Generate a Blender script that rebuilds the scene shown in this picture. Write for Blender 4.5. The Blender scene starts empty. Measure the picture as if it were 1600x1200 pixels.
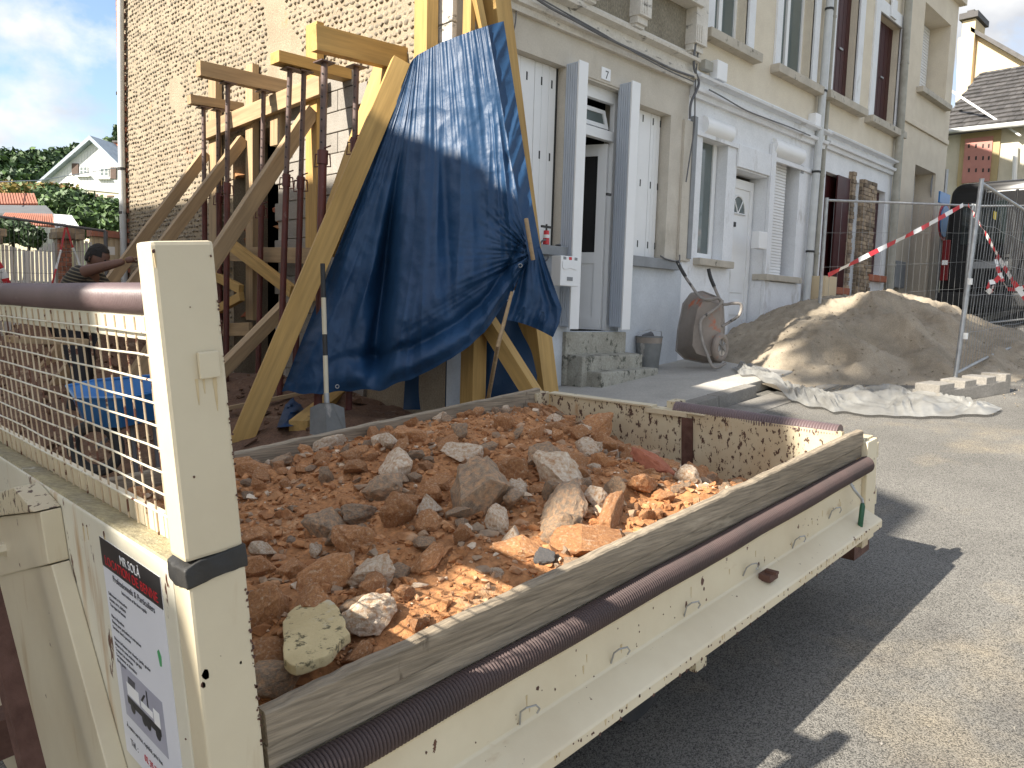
import bpy, bmesh, math, random
from mathutils import Vector, Matrix, noise
from math import radians, cos, sin, pi, tan, atan2, hypot
random.seed(7)
SC = bpy.context.scene
COL = SC.collection
# ---------------------------------------------------------------- camera
FPX = 1200.0
pitch, roll, yaw = radians(5.6), radians(1.7), radians(44.6)
CF = Vector((cos(yaw)*cos(pitch), sin(yaw)*cos(pitch), -sin(pitch)))
_R = Vector((sin(yaw), -cos(yaw), 0)); _U = _R.cross(CF)
CR = _R*cos(roll) + _U*sin(roll)
CU = -_R*sin(roll) + _U*cos(roll)
cd = bpy.data.cameras.new('camera'); cam = bpy.data.objects.new('camera', cd); COL.objects.link(cam)
cd.sensor_fit = 'HORIZONTAL'; cd.sensor_width = 36; cd.lens = FPX/1600*36; cd.clip_start = .02; cd.clip_end = 1500
mw = Matrix.Identity(4)
for i in range(3):
    mw[i][0] = CR[i]; mw[i][1] = CU[i]; mw[i][2] = -CF[i]
cam.matrix_world = mw
SC.camera = cam
# ---------------------------------------------------------------- world, sun
sun_az_travel = radians(-10.0); SUN_EL = radians(36)
sd = Vector((cos(sun_az_travel)*cos(SUN_EL), sin(sun_az_travel)*cos(SUN_EL), -sin(SUN_EL)))
w = bpy.data.worlds.new('World'); SC.world = w; w.use_nodes = True
nt = w.node_tree; nt.nodes.clear()
out = nt.nodes.new('ShaderNodeOutputWorld'); bg = nt.nodes.new('ShaderNodeBackground')
sky = nt.nodes.new('ShaderNodeTexSky'); sky.sky_type = 'NISHITA'; sky.sun_disc = False
sky.sun_elevation = SUN_EL
ts = -sd
sky.sun_rotation = atan2(ts.x, ts.y)
sky.air_density = 1.0; sky.dust_density = 1.2; sky.ozone_density = 1.2
tc = nt.nodes.new('ShaderNodeTexCoord'); mp = nt.nodes.new('ShaderNodeMapping'); mp.inputs['Scale'].default_value = (1, 1, 1.7)
mp.inputs['Location'].default_value = (.35, .5, .12)
n1 = nt.nodes.new('ShaderNodeTexNoise'); n1.inputs['Scale'].default_value = 3.1; n1.inputs['Detail'].default_value = 9; n1.inputs['Roughness'].default_value = .56; n1.inputs['Distortion'].default_value = .15
cr = nt.nodes.new('ShaderNodeValToRGB'); cr.color_ramp.elements[0].position = .42; cr.color_ramp.elements[1].position = .53
n2 = nt.nodes.new('ShaderNodeTexNoise'); n2.inputs['Scale'].default_value = 6.5; n2.inputs['Detail'].default_value = 8
cr2 = nt.nodes.new('ShaderNodeValToRGB')
cr2.color_ramp.elements[0].position = .40; cr2.color_ramp.elements[0].color = (2.7, 2.8, 3.0, 1)
cr2.color_ramp.elements[1].position = .64; cr2.color_ramp.elements[1].color = (4.5, 4.45, 4.35, 1)
mx = nt.nodes.new('ShaderNodeMix'); mx.data_type = 'RGBA'
L = nt.links.new
L(tc.outputs['Generated'], mp.inputs['Vector']); L(mp.outputs[0], n1.inputs['Vector']); L(mp.outputs[0], n2.inputs['Vector'])
L(n1.outputs['Fac'], cr.inputs[0]); L(n2.outputs['Fac'], cr2.inputs[0])
L(cr.outputs[0], mx.inputs['Factor']); L(sky.outputs[0], mx.inputs['A']); L(cr2.outputs[0], mx.inputs['B'])
L(mx.outputs['Result'], bg.inputs['Color']); bg.inputs['Strength'].default_value = .092
L(bg.outputs[0], out.inputs['Surface'])
sl = bpy.data.lights.new('sun', 'SUN'); so = bpy.data.objects.new('sun', sl); COL.objects.link(so)
sl.energy = 4.0; sl.angle = radians(.53); sl.color = (1, .93, .82)
so.rotation_euler = sd.to_track_quat('-Z', 'Y').to_euler()
SC.view_settings.view_transform = 'Standard'; SC.view_settings.look = 'None'
SC.view_settings.gamma = 1; SC.view_settings.use_curve_mapping = False
SC.view_settings.exposure = 1.56
# ---------------------------------------------------------------- helpers
EX, EY, EZ = Vector((1, 0, 0)), Vector((0, 1, 0)), Vector((0, 0, 1))
TA = radians(5.3)
TU = Vector((cos(TA), 0, sin(TA))); TV = EY.copy(); TN = Vector((-sin(TA), 0, cos(TA)))
def ray(px, py): return CF + CR*((px-800)/FPX) - CU*((py-600)/FPX)
def onp(px, py, p0, n):
    d = ray(px, py); return d*(Vector(p0).dot(n)/d.dot(n))
def PX(px, py, x): return onp(px, py, (x, 0, 0), EX)
def PY(px, py, y): return onp(px, py, (0, y, 0), EY)
def PG(px, py, h=0): return onp(px, py, TN*(-1.414+h), TN)   # on the sloping ground, h above it
def PD(px, py, d): return ray(px, py)*d
def road_z(x, y=0):
    return -1.42 + .0928*min(x, 45)
ST = 1.08
def TR(a, b, c): return (TU*a + TV*b + TN*c)*ST
def lerp(a, b, t): return a + (b-a)*t
def poly(pts, t):
    """piecewise linear: pts=[(t,value..)]"""
    for i in range(len(pts)-1):
        if t <= pts[i+1][0]:
            k = (t-pts[i][0])/(pts[i+1][0]-pts[i][0]); k = max(0, k)
            return tuple(lerp(pts[i][j], pts[i+1][j], k) for j in range(1, len(pts[i])))
    return pts[-1][1:]

class MB:
    def __init__(s): s.v = []; s.f = []; s.m = []
    def add(s, vs, fs, m=0):
        o = len(s.v); s.v += [tuple(x) for x in vs]
        for f in fs: s.f.append(tuple(i+o for i in f)); s.m.append(m)
        return s
    def hexa(s, p, m=0):   # 8 points: bottom 4 ccw, top 4 ccw
        return s.add(p, [(3,2,1,0),(4,5,6,7),(0,1,5,4),(1,2,6,5),(2,3,7,6),(3,0,4,7)], m)
    def box(s, a, b, m=0, T=None):
        x0,y0,z0 = [min(a[i],b[i]) for i in range(3)]; x1,y1,z1 = [max(a[i],b[i]) for i in range(3)]
        p = [(x0,y0,z0),(x1,y0,z0),(x1,y1,z0),(x0,y1,z0),(x0,y0,z1),(x1,y0,z1),(x1,y1,z1),(x0,y1,z1)]
        if T: p = [T(*q) for q in p]
        return s.hexa(p, m)
    def beam(s, p0, p1, w, h, up=EZ, m=0):
        p0 = Vector(p0); p1 = Vector(p1); d = (p1-p0).normalized(); r = d.cross(up)
        if r.length < 1e-4: r = d.cross(EX)
        r.normalize(); q = r.cross(d)
        r = r*w/2; q = q*h/2
        return s.hexa([p0-r-q, p0+r-q, p0+r+q, p0-r+q, p1-r-q, p1+r-q, p1+r+q, p1-r+q], m)
    def tube(s, pts, r, seg=8, m=0, cap=True):
        pts = [Vector(p) for p in pts]; n = len(pts); rr = r if isinstance(r, (list, tuple)) else [r]*n
        o = len(s.v); ref = None
        for i, p in enumerate(pts):
            d = (pts[min(i+1, n-1)]-pts[max(i-1, 0)]).normalized()
            if ref is None:
                ref = d.cross(EZ)
                if ref.length < .01: ref = d.cross(EX)
            ref = (ref - d*ref.dot(d)).normalized(); q = d.cross(ref)
            for k in range(seg):
                a = 2*pi*k/seg; s.v.append(tuple(p + (ref*cos(a)+q*sin(a))*rr[i]))
        for i in range(n-1):
            for k in range(seg):
                k2 = (k+1) % seg
                s.f.append((o+i*seg+k, o+i*seg+k2, o+(i+1)*seg+k2, o+(i+1)*seg+k)); s.m.append(m)
        if cap:
            s.f.append(tuple(o+k for k in range(seg))[::-1]); s.m.append(m)
            s.f.append(tuple(o+(n-1)*seg+k for k in range(seg))); s.m.append(m)
        return s
    def prism(s, prof, T0, T1, m=0):
        """closed profile: list of 2d pts; T0/T1 map a 2d pt to 3d at both ends"""
        n = len(prof); vs = [T0(*p) for p in prof] + [T1(*p) for p in prof]
        fs = [(i, (i+1) % n, n+(i+1) % n, n+i) for i in range(n)] + [tuple(range(n))[::-1], tuple(range(n, 2*n))]
        return s.add(vs, fs, m)
    def grid(s, fn, nu, nv, m=0):
        o = len(s.v)
        for j in range(nv+1):
            for i in range(nu+1): s.v.append(tuple(fn(i/nu, j/nv)))
        for j in range(nv):
            for i in range(nu):
                a = o+j*(nu+1)+i; s.f.append((a, a+1, a+nu+2, a+nu+1)); s.m.append(m)
        return s

def newobj(name, me, mats=None, parent=None, base=None):
    o = bpy.data.objects.new(name, me); COL.objects.link(o)
    if mats:
        for m_ in (mats if isinstance(mats, (list, tuple)) else [mats]): me.materials.append(m_)
    if parent is not None:
        o.parent = parent; o.location = -Vector(parent.get('_b', (0, 0, 0)))
    return o
def finish(me, smooth=False, bevel=0, angle=40, fix=True):
    bm = bmesh.new(); bm.from_mesh(me)
    if fix: bmesh.ops.recalc_face_normals(bm, faces=bm.faces)
    if bevel:
        es = [e for e in bm.edges if len(e.link_faces) == 2 and e.calc_face_angle(0) > radians(25)]
        bmesh.ops.bevel(bm, geom=es, offset=bevel, segments=2, profile=.6, affect='EDGES', clamp_overlap=True)
    for f in bm.faces: f.smooth = smooth
    if smooth:
        for e in bm.edges:
            if len(e.link_faces) == 2 and e.calc_face_angle(0) > radians(angle): e.smooth = False
    bm.to_mesh(me); bm.free()
def build(name, mb, mats, parent=None, smooth=False, bevel=0, angle=40, fix=True):
    me = bpy.data.meshes.new(name); me.from_pydata(mb.v, [], mb.f); me.update()
    for i, p in enumerate(me.polygons): p.material_index = mb.m[i]
    o = newobj(name, me, mats, parent)
    finish(me, smooth, bevel, angle, fix)
    return o
def thing(name, label, cat, base, group=None):
    o = bpy.data.objects.new(name, None); COL.objects.link(o); o.location = base; o['_b'] = tuple(base)
    o.empty_display_size = .1
    return tag(o, label, cat, group)
def tag(o, label, cat, group=None):
    o['label'] = label; o['category'] = cat
    if group: o['group'] = group
    return o
def structure(o): o['kind'] = 'structure'; return o
def stuff(o, label=None, cat=None):
    o['kind'] = 'stuff'
    if label: o['label'] = label; o['category'] = cat
    return o
def lbeam(name, p0, p1, w_, h_, mat, up=EZ, bevel=.004, parent=None, nseg=1):
    """a beam with its own local axes (x along), for wood grain"""
    p0 = Vector(p0); p1 = Vector(p1); d = p1-p0; Lg = d.length; d.normalize(); r = d.cross(up).normalized(); q = r.cross(d)
    mb = MB().box((-Lg/2, -w_/2, -h_/2), (Lg/2, w_/2, h_/2))
    o = build(name, mb, mat, None, bevel=bevel)
    M_ = Matrix.Identity(4)
    for i in range(3): M_[i][0] = d[i]; M_[i][1] = -r[i]; M_[i][2] = q[i]; M_[i][3] = (p0[i]+p1[i])/2
    if parent is not None:
        o.parent = parent; M_ = Matrix.Translation(-Vector(parent['_b'])) @ M_
    o.matrix_local = M_
    return o
# ---------------------------------------------------------------- materials
def rgb(c): return (c[0], c[1], c[2], 1)
def mat(name, c1, c2=None, scale=3., rough=.8, bump=.0, bscale=30., stretch=(1, 1, 1), metal=0, spots=None, spots2=None,
        fine=None, rnd=0, spec=.5, detail=6, contrast=(.35, .65), bdist=.01, coord='Object', coat=0, bstretch=None, vor=None):
    m = bpy.data.materials.new(name); m.use_nodes = True; nt = m.node_tree; N = nt.nodes; LK = nt.links.new
    b = N['Principled BSDF']; b.inputs['Roughness'].default_value = rough; b.inputs['Metallic'].default_value = metal
    b.inputs['Specular IOR Level'].default_value = spec; b.inputs['Coat Weight'].default_value = coat
    tc = N.new('ShaderNodeTexCoord')
    vec = tc.outputs[coord]
    if rnd:
        oi = N.new('ShaderNodeObjectInfo'); va = N.new('ShaderNodeVectorMath'); va.operation = 'ADD'
        cx = N.new('ShaderNodeMath'); cx.operation = 'MULTIPLY'; cx.inputs[1].default_value = 37.
        LK(oi.outputs['Random'], cx.inputs[0]); LK(vec, va.inputs[0]); LK(cx.outputs[0], va.inputs[1]); vec = va.outputs[0]
    def mapped(st):
        mp = N.new('ShaderNodeMapping'); mp.inputs['Scale'].default_value = st; LK(vec, mp.inputs['Vector']); return mp.outputs[0]
    def noi(sc, st=(1, 1, 1), det=detail, ro=.6, dist=0):
        n = N.new('ShaderNodeTexNoise'); n.inputs['Scale'].default_value = sc; n.inputs['Detail'].default_value = det; n.inputs['Roughness'].default_value = ro
        n.inputs['Distortion'].default_value = dist
        LK(mapped(st), n.inputs['Vector']); return n.outputs['Fac']
    def ramp(f, a, bb, inv=False):
        r = N.new('ShaderNodeMapRange'); r.inputs[1].default_value = a; r.inputs[2].default_value = bb
        if inv: r.inputs[3].default_value = 1; r.inputs[4].default_value = 0
        LK(f, r.inputs[0]); return r.outputs[0]
    def mixc(f, A, B):
        x = N.new('ShaderNodeMix'); x.data_type = 'RGBA'
        LK(f, x.inputs['Factor'])
        for k, v in (('A', A), ('B', B)):
            if isinstance(v, (tuple, list)): x.inputs[k].default_value = rgb(v)
            else: LK(v, x.inputs[k])
        return x.outputs['Result']
    c2 = c2 or tuple(x*.75 for x in c1)
    col = mixc(ramp(noi(scale, stretch), *contrast), c1, c2)
    if fine:   # (scale, strength) multiply speckle
        f = ramp(noi(fine[0], fine[2] if len(fine) > 2 else (1, 1, 1), 3), .3, .7)
        x = N.new('ShaderNodeMix'); x.data_type = 'RGBA'; x.blend_type = 'MULTIPLY'; x.inputs['Factor'].default_value = fine[1]
        rr = N.new('ShaderNodeCombineColor'); [LK(f, rr.inputs[i]) for i in range(3)]
        LK(col, x.inputs['A']); LK(rr.outputs[0], x.inputs['B']); col = x.outputs['Result']
    rf = None
    for sp in (spots, spots2):
        if sp:   # (color, scale, threshold, stretch, softness)
            st = sp[3] if len(sp) > 3 else (1, 1, 1); so_ = sp[4] if len(sp) > 4 else .02
            f = ramp(noi(sp[1], st, 5, .65), sp[2], sp[2]+so_)
            col = mixc(f, col, sp[0]); rf = f
    if vor:   # aggregate: (scale, darkcolor mix)
        vn = N.new('ShaderNodeTexVoronoi'); vn.inputs['Scale'].default_value = vor[0]; LK(mapped((1, 1, 1)), vn.inputs['Vector'])
        sep = N.new('ShaderNodeSeparateColor'); LK(vn.outputs['Color'], sep.inputs[0])
        x = N.new('ShaderNodeMix'); x.data_type = 'RGBA'; x.blend_type = 'MULTIPLY'; x.inputs['Factor'].default_value = vor[1]
        rr = N.new('ShaderNodeCombineColor'); rm = ramp(sep.outputs[0], -.1, .75); [LK(rm, rr.inputs[i]) for i in range(3)]
        LK(col, x.inputs['A']); LK(rr.outputs[0], x.inputs['B']); col = x.outputs['Result']
    if rnd:
        hs = N.new('ShaderNodeHueSaturation'); r2 = N.new('ShaderNodeMapRange'); r2.inputs[3].default_value = 1-rnd; r2.inputs[4].default_value = 1+rnd
        LK(oi.outputs['Random'], r2.inputs[0]); LK(r2.outputs[0], hs.inputs['Value']); LK(col, hs.inputs['Color']); col = hs.outputs[0]
    LK(col, b.inputs['Base Color'])
    if bump:
        bn = N.new('ShaderNodeBump'); bn.inputs['Strength'].default_value = bump; bn.inputs['Distance'].default_value = bdist
        h = noi(bscale, bstretch or stretch, 8, .65)
        LK(h, bn.inputs['Height']); LK(bn.outputs[0], b.inputs['Normal'])
        if vor:
            b2 = N.new('ShaderNodeBump'); b2.inputs['Strength'].default_value = .6; b2.inputs['Distance'].default_value = bdist
            b2.invert = True
            LK(vn.outputs['Distance'], b2.inputs['Height']); LK(bn.outputs[0], b2.inputs['Normal']); LK(b2.outputs[0], b.inputs['Normal'])
    return m
RUST = (.10, .035, .018)
M = {}
M['wirerust'] = mat('chipped_cream_wire', (.55, .46, .32), (.38, .27, .17), 14, .6, spots=(RUST, 20, .56, (1, 1, 1), .03))
M['ledgedirt'] = mat('sandy_ledge_dirt', (.52, .45, .27), (.36, .32, .22), 12, .95, .8, 60, fine=(90, .4), spots=((.60, .57, .48), 6, .62, (1, 1, 1), .05))
M['cream'] = mat('cream_paint', (.63, .56, .405), (.56, .485, .345), 2.2, .42, .06, 60, spots=((.42, .30, .16), 4, .60, (3, 3, .35), .2), spots2=(RUST, 22, .695, (1, 1, .7), .012))
M['creampanel'] = mat('cream_panel_paint', (.68, .65, .54), (.60, .56, .44), 2., .4, .05, 60, spots=((.42, .26, .12), 6, .55, (2.5, 2.5, .18), .16), spots2=(RUST, 22, .635, (1, 1, .3), .015))
M['creamside'] = mat('cream_side_paint', (.70, .62, .45), (.62, .53, .37), 3., .45, .08, 50, spots=((.46, .33, .18), 6, .62, (.6, 1, 1.5), .14), spots2=(RUST, 26, .672, (1, 1, .8), .012))
M['creamrust'] = mat('cream_rusted_paint', (.58, .52, .37), (.50, .41, .27), 5., .6, .15, 50, spots=((.42, .26, .13), 7, .60, (1, 1, .4), .09), spots2=((.085, .045, .032), 48, .57, (1, 1, .6), .02))
M['rust'] = mat('rusty_steel', (.12, .06, .045), (.07, .03, .02), 20, .8, .3, 60)
M['hose'] = mat('ribbed_brown_hose', (.082, .052, .048), (.058, .040, .037), 6, .72, .1, 40, spots=((.25, .18, .15), 9, .68, (1, 1, 1), .1))
M['hosesunlit'] = mat('sunlit_faded_mauve_hose', (.165, .115, .115), (.12, .085, .085), 6, .45, .1, 40, spots=((.34, .26, .25), 9, .62, (1, 1, 1), .12))  # weathered hose colour, lightened to hold the sunlit tone
M['board'] = mat('weathered_board', (.42, .345, .25), (.31, .25, .175), 9., .85, .8, 90, (.12, 1, 1), fine=(150, .55, (.05, 1, 1)), spots=((.50, .42, .31), 4, .60, (.5, 2, 2), .12), spots2=((.10, .075, .05), 7, .66, (1.6, .5, .5), .06), bdist=.004, rnd=.08)
M['boardtop'] = M['board']
M['black'] = mat('black_rubber', (.02, .02, .02), (.035, .033, .03), 12, .6, .3, 30)
M['steel'] = mat('galvanised_steel', (.42, .43, .43), (.33, .33, .33), 12, .42, .1, 50, metal=.6)
M['wire'] = mat('fence_wire', (.30, .31, .31), (.24, .24, .24), 12, .5, metal=.6)
M['green'] = mat('green_plastic', (.015, .10, .05), (.012, .08, .04), 12, .4)
M['paper'] = mat('poster_paper', (.72, .73, .78), (.68, .69, .74), 4, .35)
M['ink'] = mat('poster_black', (.02, .02, .022), (.03, .03, .03), 6, .35)
M['redink'] = mat('poster_red', (.65, .02, .03), None, 6, .4)
M['greyink'] = mat('poster_grey_text', (.10, .10, .12), None, 6, .4)
M['whiteink'] = mat('poster_white', (.85, .85, .85), (.8, .8, .8), 6, .4)
M['photoink'] = mat('poster_picture', (.40, .40, .47), (.33, .33, .40), 9, .4)
M['greenink'] = mat('poster_green', (.08, .4, .15), None, 6, .4)
M['wood'] = mat('yellow_timber', (.57, .36, .12), (.46, .28, .085), 5., .7, .25, 26, (.12, 1, 1), fine=(30, .3, (.06, 1, 1)), spots=((.28, .14, .05), 5, .74, (1, 1, 1), .03), bdist=.004, rnd=.08)
M['woodpale'] = mat('pale_timber', (.48, .34, .19), (.38, .26, .145), 5., .75, .25, 26, (.12, 1, 1), fine=(30, .35, (.06, 1, 1)), spots=((.24, .13, .06), 5, .74, (1, 1, 1), .03), bdist=.004, rnd=.1)
M['prop'] = mat('red_brown_prop_paint', (.13, .032, .026), (.09, .03, .024), 9, .55, .2, 40, spots=((.2, .12, .1), 12, .66, (1, 1, .5), .05))
M['propin'] = mat('bare_brown_prop_tube', (.15, .10, .085), (.10, .06, .05), 9, .55, .2, 40)
M['tarp'] = mat('blue_tarpaulin', (.018, .063, .145), (.012, .046, .112), 2.5, .46, .35, 40, spots=((.09, .13, .18), 6, .71, (1, 1, 1), .12), bdist=.006, fine=(160, .18), spec=.35)
M['dirt'] = mat('orange_soil', (.62, .295, .12), (.47, .215, .085), 6, .95, .9, 45, fine=(60, .5), spots=((.62, .40, .23), 9, .61, (1, 1, 1), .1), bdist=.012)
M['dirtg'] = mat('brown_earth', (.22, .125, .075), (.16, .085, .05), 3, .95, .9, 30, fine=(50, .5), spots=((.30, .22, .15), 5, .6, (1, 1, 1), .1), bdist=.015)
M['rorange'] = mat('ochre_stone', (.66, .33, .14), (.44, .19, .075), 9, .85, .8, 25, fine=(40, .4), spots=((.66, .49, .33), 6, .54, (1, 1, 1), .2), rnd=.2, bdist=.01)
M['rgrey'] = mat('grey_flint', (.42, .31, .205), (.25, .18, .125), 9, .7, .8, 22, fine=(50, .4), spots=((.54, .31, .16), 6, .44, (1, 1, 1), .28), rnd=.2, bdist=.01)
M['rwhite'] = mat('chalky_stone', (.86, .75, .60), (.68, .50, .33), 8, .85, .8, 22, fine=(40, .3), spots=((.46, .25, .12), 5, .47, (1, 1, 1), .2), rnd=.1, bdist=.01)
M['rblack'] = mat('dark_flint', (.05, .05, .055), (.10, .09, .08), 9, .4, .5, 22, rnd=.1)
M['slab'] = mat('mossy_cement_slab', (.60, .49, .27), (.48, .38, .20), 10, .9, .5, 50, spots=((.12, .10, .05), 45, .56, (1, 1, 1), .08), spots2=((.50, .47, .36), 9, .60, (1, 1, 1), .1))
M['brickred'] = mat('broken_brick', (.42, .15, .08), (.34, .12, .07), 10, .9, .4, 50, rnd=.1)
M['asphalt'] = mat('asphalt', (.255, .242, .215), (.19, .18, .16), 1.3, .92, .6, 90, vor=(270, .9), spots=((.40, .335, .235), .9, .54, (1, 1, 1), .22), spots2=((.13, .12, .11), .7, .60, (1, 1, 1), .12), bdist=.006)
M['concrete'] = mat('concrete_paving', (.50, .475, .43), (.41, .39, .35), 2.5, .9, .4, 40, fine=(60, .25), spots=((.42, .38, .32), 3, .6, (1, 1, 1), .15), bdist=.006)
M['kerb'] = mat('kerb_stone', (.30, .28, .25), (.22, .205, .18), 4, .9, .4, 40, fine=(60, .3))
M['step'] = mat('mossy_step_concrete', (.46, .44, .37), (.36, .34, .28), 6, .92, .6, 30, spots=((.06, .062, .045), 9, .56, (1, 1, .8), .1), fine=(60, .3), bdist=.008)
M['sand'] = mat('damp_sand', (.50, .42, .315), (.34, .285, .21), 2.5, .97, .8, 60, fine=(140, .5), spots=((.38, .32, .23), 1.6, .6, (1, 1, 1), .2), bdist=.012)
M['render7'] = mat('grey_beige_render', (.62, .57, .485), (.54, .49, .41), 3, .9, .35, 25, spots=((.40, .36, .29), 2.2, .60, (1, 1, .4), .15), fine=(60, .12), bdist=.006)
M['roughgrey'] = mat('pebbledash_grey_render', (.40, .355, .27), (.31, .27, .20), 6, .95, .9, 70, (1, 1, .6), fine=(60, .5, (1, 1, .5)), spots=((.16, .14, .11), 2, .6, (1, 1, .3), .15), bdist=.02)
M['cornice'] = mat('stained_white_stone', (.74, .70, .63), (.62, .58, .51), 4, .85, .25, 30, spots=((.08, .075, .065), 5, .60, (1, 1, 2.2), .12), fine=(50, .15))
M['bluegrey'] = mat('pale_blue_base_paint', (.60, .63, .66), (.52, .55, .58), 2.5, .8, .25, 22, spots=((.28, .28, .27), 3, .66, (1, 1, .4), .15), fine=(50, .12))
M['white'] = mat('white_painted_render', (.82, .83, .84), (.74, .75, .76), 3, .8, .25, 25, spots=((.46, .44, .40), 3.5, .60, (1, 1, .35), .14), fine=(50, .1))
M['pvc'] = mat('white_pvc', (.83, .83, .82), (.79, .79, .78), 3, .4, .02, 20)
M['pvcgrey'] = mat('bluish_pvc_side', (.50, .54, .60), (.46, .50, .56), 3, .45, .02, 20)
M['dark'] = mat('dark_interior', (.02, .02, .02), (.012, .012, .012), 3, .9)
M['slot'] = mat('dark_slot', (.03, .03, .03), None, 3, .8)
M['cream2'] = mat('cream_yellow_render', (.76, .68, .54), (.69, .61, .48), 3, .9, .3, 40, spots=((.42, .36, .25), 2.2, .67, (1, 1, .25), .15), fine=(60, .15))
M['cream4'] = mat('pink_cream_render', (.74, .655, .52), (.67, .585, .46), 3, .9, .25, 40, spots=((.42, .36, .27), 2.2, .67, (1, 1, .25), .15), fine=(60, .15))
M['lit_beige'] = mat('beige_far_render', (.66, .53, .34), (.60, .47, .30), 2, .9, .2, 20)
M['pale_far'] = mat('pale_yellow_render', (.60, .56, .45), (.50, .46, .36), 2, .9, .3, 20, spots=((.4, .37, .27), 2.4, .6, (1, 1, .6), .15))
M['sillgrey'] = mat('grey_sill_paint', (.27, .28, .29), (.22, .23, .235), 6, .7, .2, 30)
M['sillstone'] = mat('dirty_sill_stone', (.52, .47, .39), (.42, .38, .31), 6, .85, .3, 30, spots=((.12, .11, .09), 8, .60, (1, 1, 1), .1))
M['darkred'] = mat('dark_red_shutter_paint', (.055, .008, .008), (.040, .006, .006), 6, .5, .1, 30)
M['glass'] = mat('window_glass', (.10, .125, .12), (.13, .155, .15), 1.2, .08, 0, spec=.8)
M['curtain'] = mat('net_curtain', (.45, .48, .5), (.38, .41, .43), 6, .8, .2, 10, (6, 6, .3))
M['zinc'] = mat('zinc_pipe', (.58, .59, .58), (.5, .51, .5), 6, .5, .08, 30, metal=.1)
M['pipe4'] = mat('grey_mossy_pipe', (.40, .38, .33), (.30, .29, .24), 6, .75, .2, 30)
M['cable'] = mat('grey_cable', (.10, .10, .105), (.15, .15, .155), 6, .6)
M['cladding'] = mat('cladding_stone', (.34, .26, .17), (.17, .13, .10), 9, .85, .5, 30, rnd=.45)
M['mortar'] = mat('pale_mortar', (.42, .345, .245), (.35, .285, .20), 4, .95, .8, 40, fine=(60, .4), spots=((.50, .22, .11), 1.6, .675, (1, 1, 1), .06), bdist=.012)
M['flint'] = mat('wall_flint', (.40, .335, .245), (.22, .185, .14), 9, .75, .5, 30, fine=(16, .55), spots=((.50, .21, .11), 1.6, .67, (1, 1, 1), .06), bdist=.01)
M['block'] = mat('concrete_block', (.36, .33, .29), (.31, .285, .25), 5, .95, .6, 70, fine=(90, .35), rnd=.08, bdist=.006)
M['brick'] = mat('house_brick', (.36, .15, .09), (.28, .11, .07), 6, .9, .3, 40, rnd=.25)
M['mortarj'] = mat('mortar_joint', (.42, .38, .32), None, 6, .95)
M['vanpaint'] = mat('dark_grey_van_paint', (.020, .020, .021), (.017, .017, .018), 1, .22, 0, coat=0, spec=.3)
M['vanglass'] = mat('dark_van_glass', (.008, .012, .013), (.012, .018, .018), 1, .05, 0, spec=.8)
M['vanblack'] = mat('black_van_trim', (.015, .015, .015), None, 3, .6)
M['tail'] = mat('red_tail_lamp', (.16, .008, .01), (.12, .006, .008), 3, .2)
M['tyre'] = mat('tyre_rubber', (.03, .03, .03), (.045, .042, .04), 10, .8, .2)
M['plate'] = mat('number_plate', (.5, .5, .48), None, 3, .4)
M['slate'] = mat('slate_tile', (.085, .08, .078), (.06, .057, .056), 6, .7, .3, 20, rnd=.25)
M['pink'] = mat('pink_shutter_paint', (.46, .21, .17), (.40, .18, .15), 4, .7, .1)
M['ochre'] = mat('ochre_frame_paint', (.40, .32, .17), (.36, .28, .14), 4, .7)
M['barrow'] = mat('cement_crusted_tray', (.30, .26, .22), (.24, .20, .17), 4, .85, .5, 30, spots=((.44, .13, .06), 3.5, .60, (1, 1, 1), .1))
M['barrowtube'] = mat('crusted_tube', (.33, .30, .27), (.22, .20, .18), 8, .8, .4, 40, spots=((.04, .04, .04), 6, .60, (1, 1, 1), .05))
M['bucket'] = mat('cement_crusted_bucket', (.20, .205, .20), (.15, .155, .15), 7, .85, .4, 30, spots=((.36, .34, .31), 7, .60, (1, 1, .5), .1))
M['blue'] = mat('blue_tray_paint', (.03, .19, .48), (.025, .16, .42), 4, .35)
M['plasticsheet'] = mat('dusty_plastic_sheet', (.34, .34, .325), (.22, .215, .20), 5, .35, .25, 25, spots=((.40, .34, .25), 4, .62, (1, 1, 1), .2))
M['tapered'] = mat('tape_red', (.62, .03, .04), None, 3, .45)
M['tapewhite'] = mat('tape_white', (.82, .82, .80), (.78, .78, .76), 3, .45)
M['yellow'] = mat('yellow_tag', (.80, .60, .04), None, 3, .5)
M['skin'] = mat('skin', (.17, .085, .058), (.14, .07, .048), 4, .6)
M['hair'] = mat('dark_hair', (.014, .011, .009), None, 20, .8, .5, 80)
M['shirt'] = mat('dark_shirt', (.035, .032, .028), None, 3, .9)
M['stripe'] = mat('shirt_stripe', (.20, .17, .12), None, 3, .9)
M['trousers'] = mat('dark_trousers', (.03, .03, .035), None, 3, .9)
M['leaf'] = mat('hedge_leaf', (.10, .17, .045), (.05, .10, .025), 1.5, .6, 0, rnd=0, contrast=(.3, .7))
M['leafy'] = mat('yellow_leaf', (.26, .23, .05), (.24, .13, .05), 1.2, .6, 0, contrast=(.3, .7))
M['leafd'] = mat('dark_leaf', (.045, .085, .025), (.025, .055, .018), .6, .6, 0, contrast=(.3, .7))
M['ivy'] = mat('ivy_leaf', (.05, .09, .03), (.03, .06, .02), 3, .5)
M['bark'] = mat('bark', (.06, .045, .03), None, 5, .9)
M['tile'] = mat('red_corrugated_roof', (.42, .17, .11), (.34, .14, .09), 4, .85, .2)
M['bitumen'] = mat('grey_roof_sheet', (.12, .125, .13), (.10, .105, .11), 4, .8)
M['whitewood'] = mat('white_boarding', (.72, .72, .70), (.66, .66, .65), 2, .6)
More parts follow.
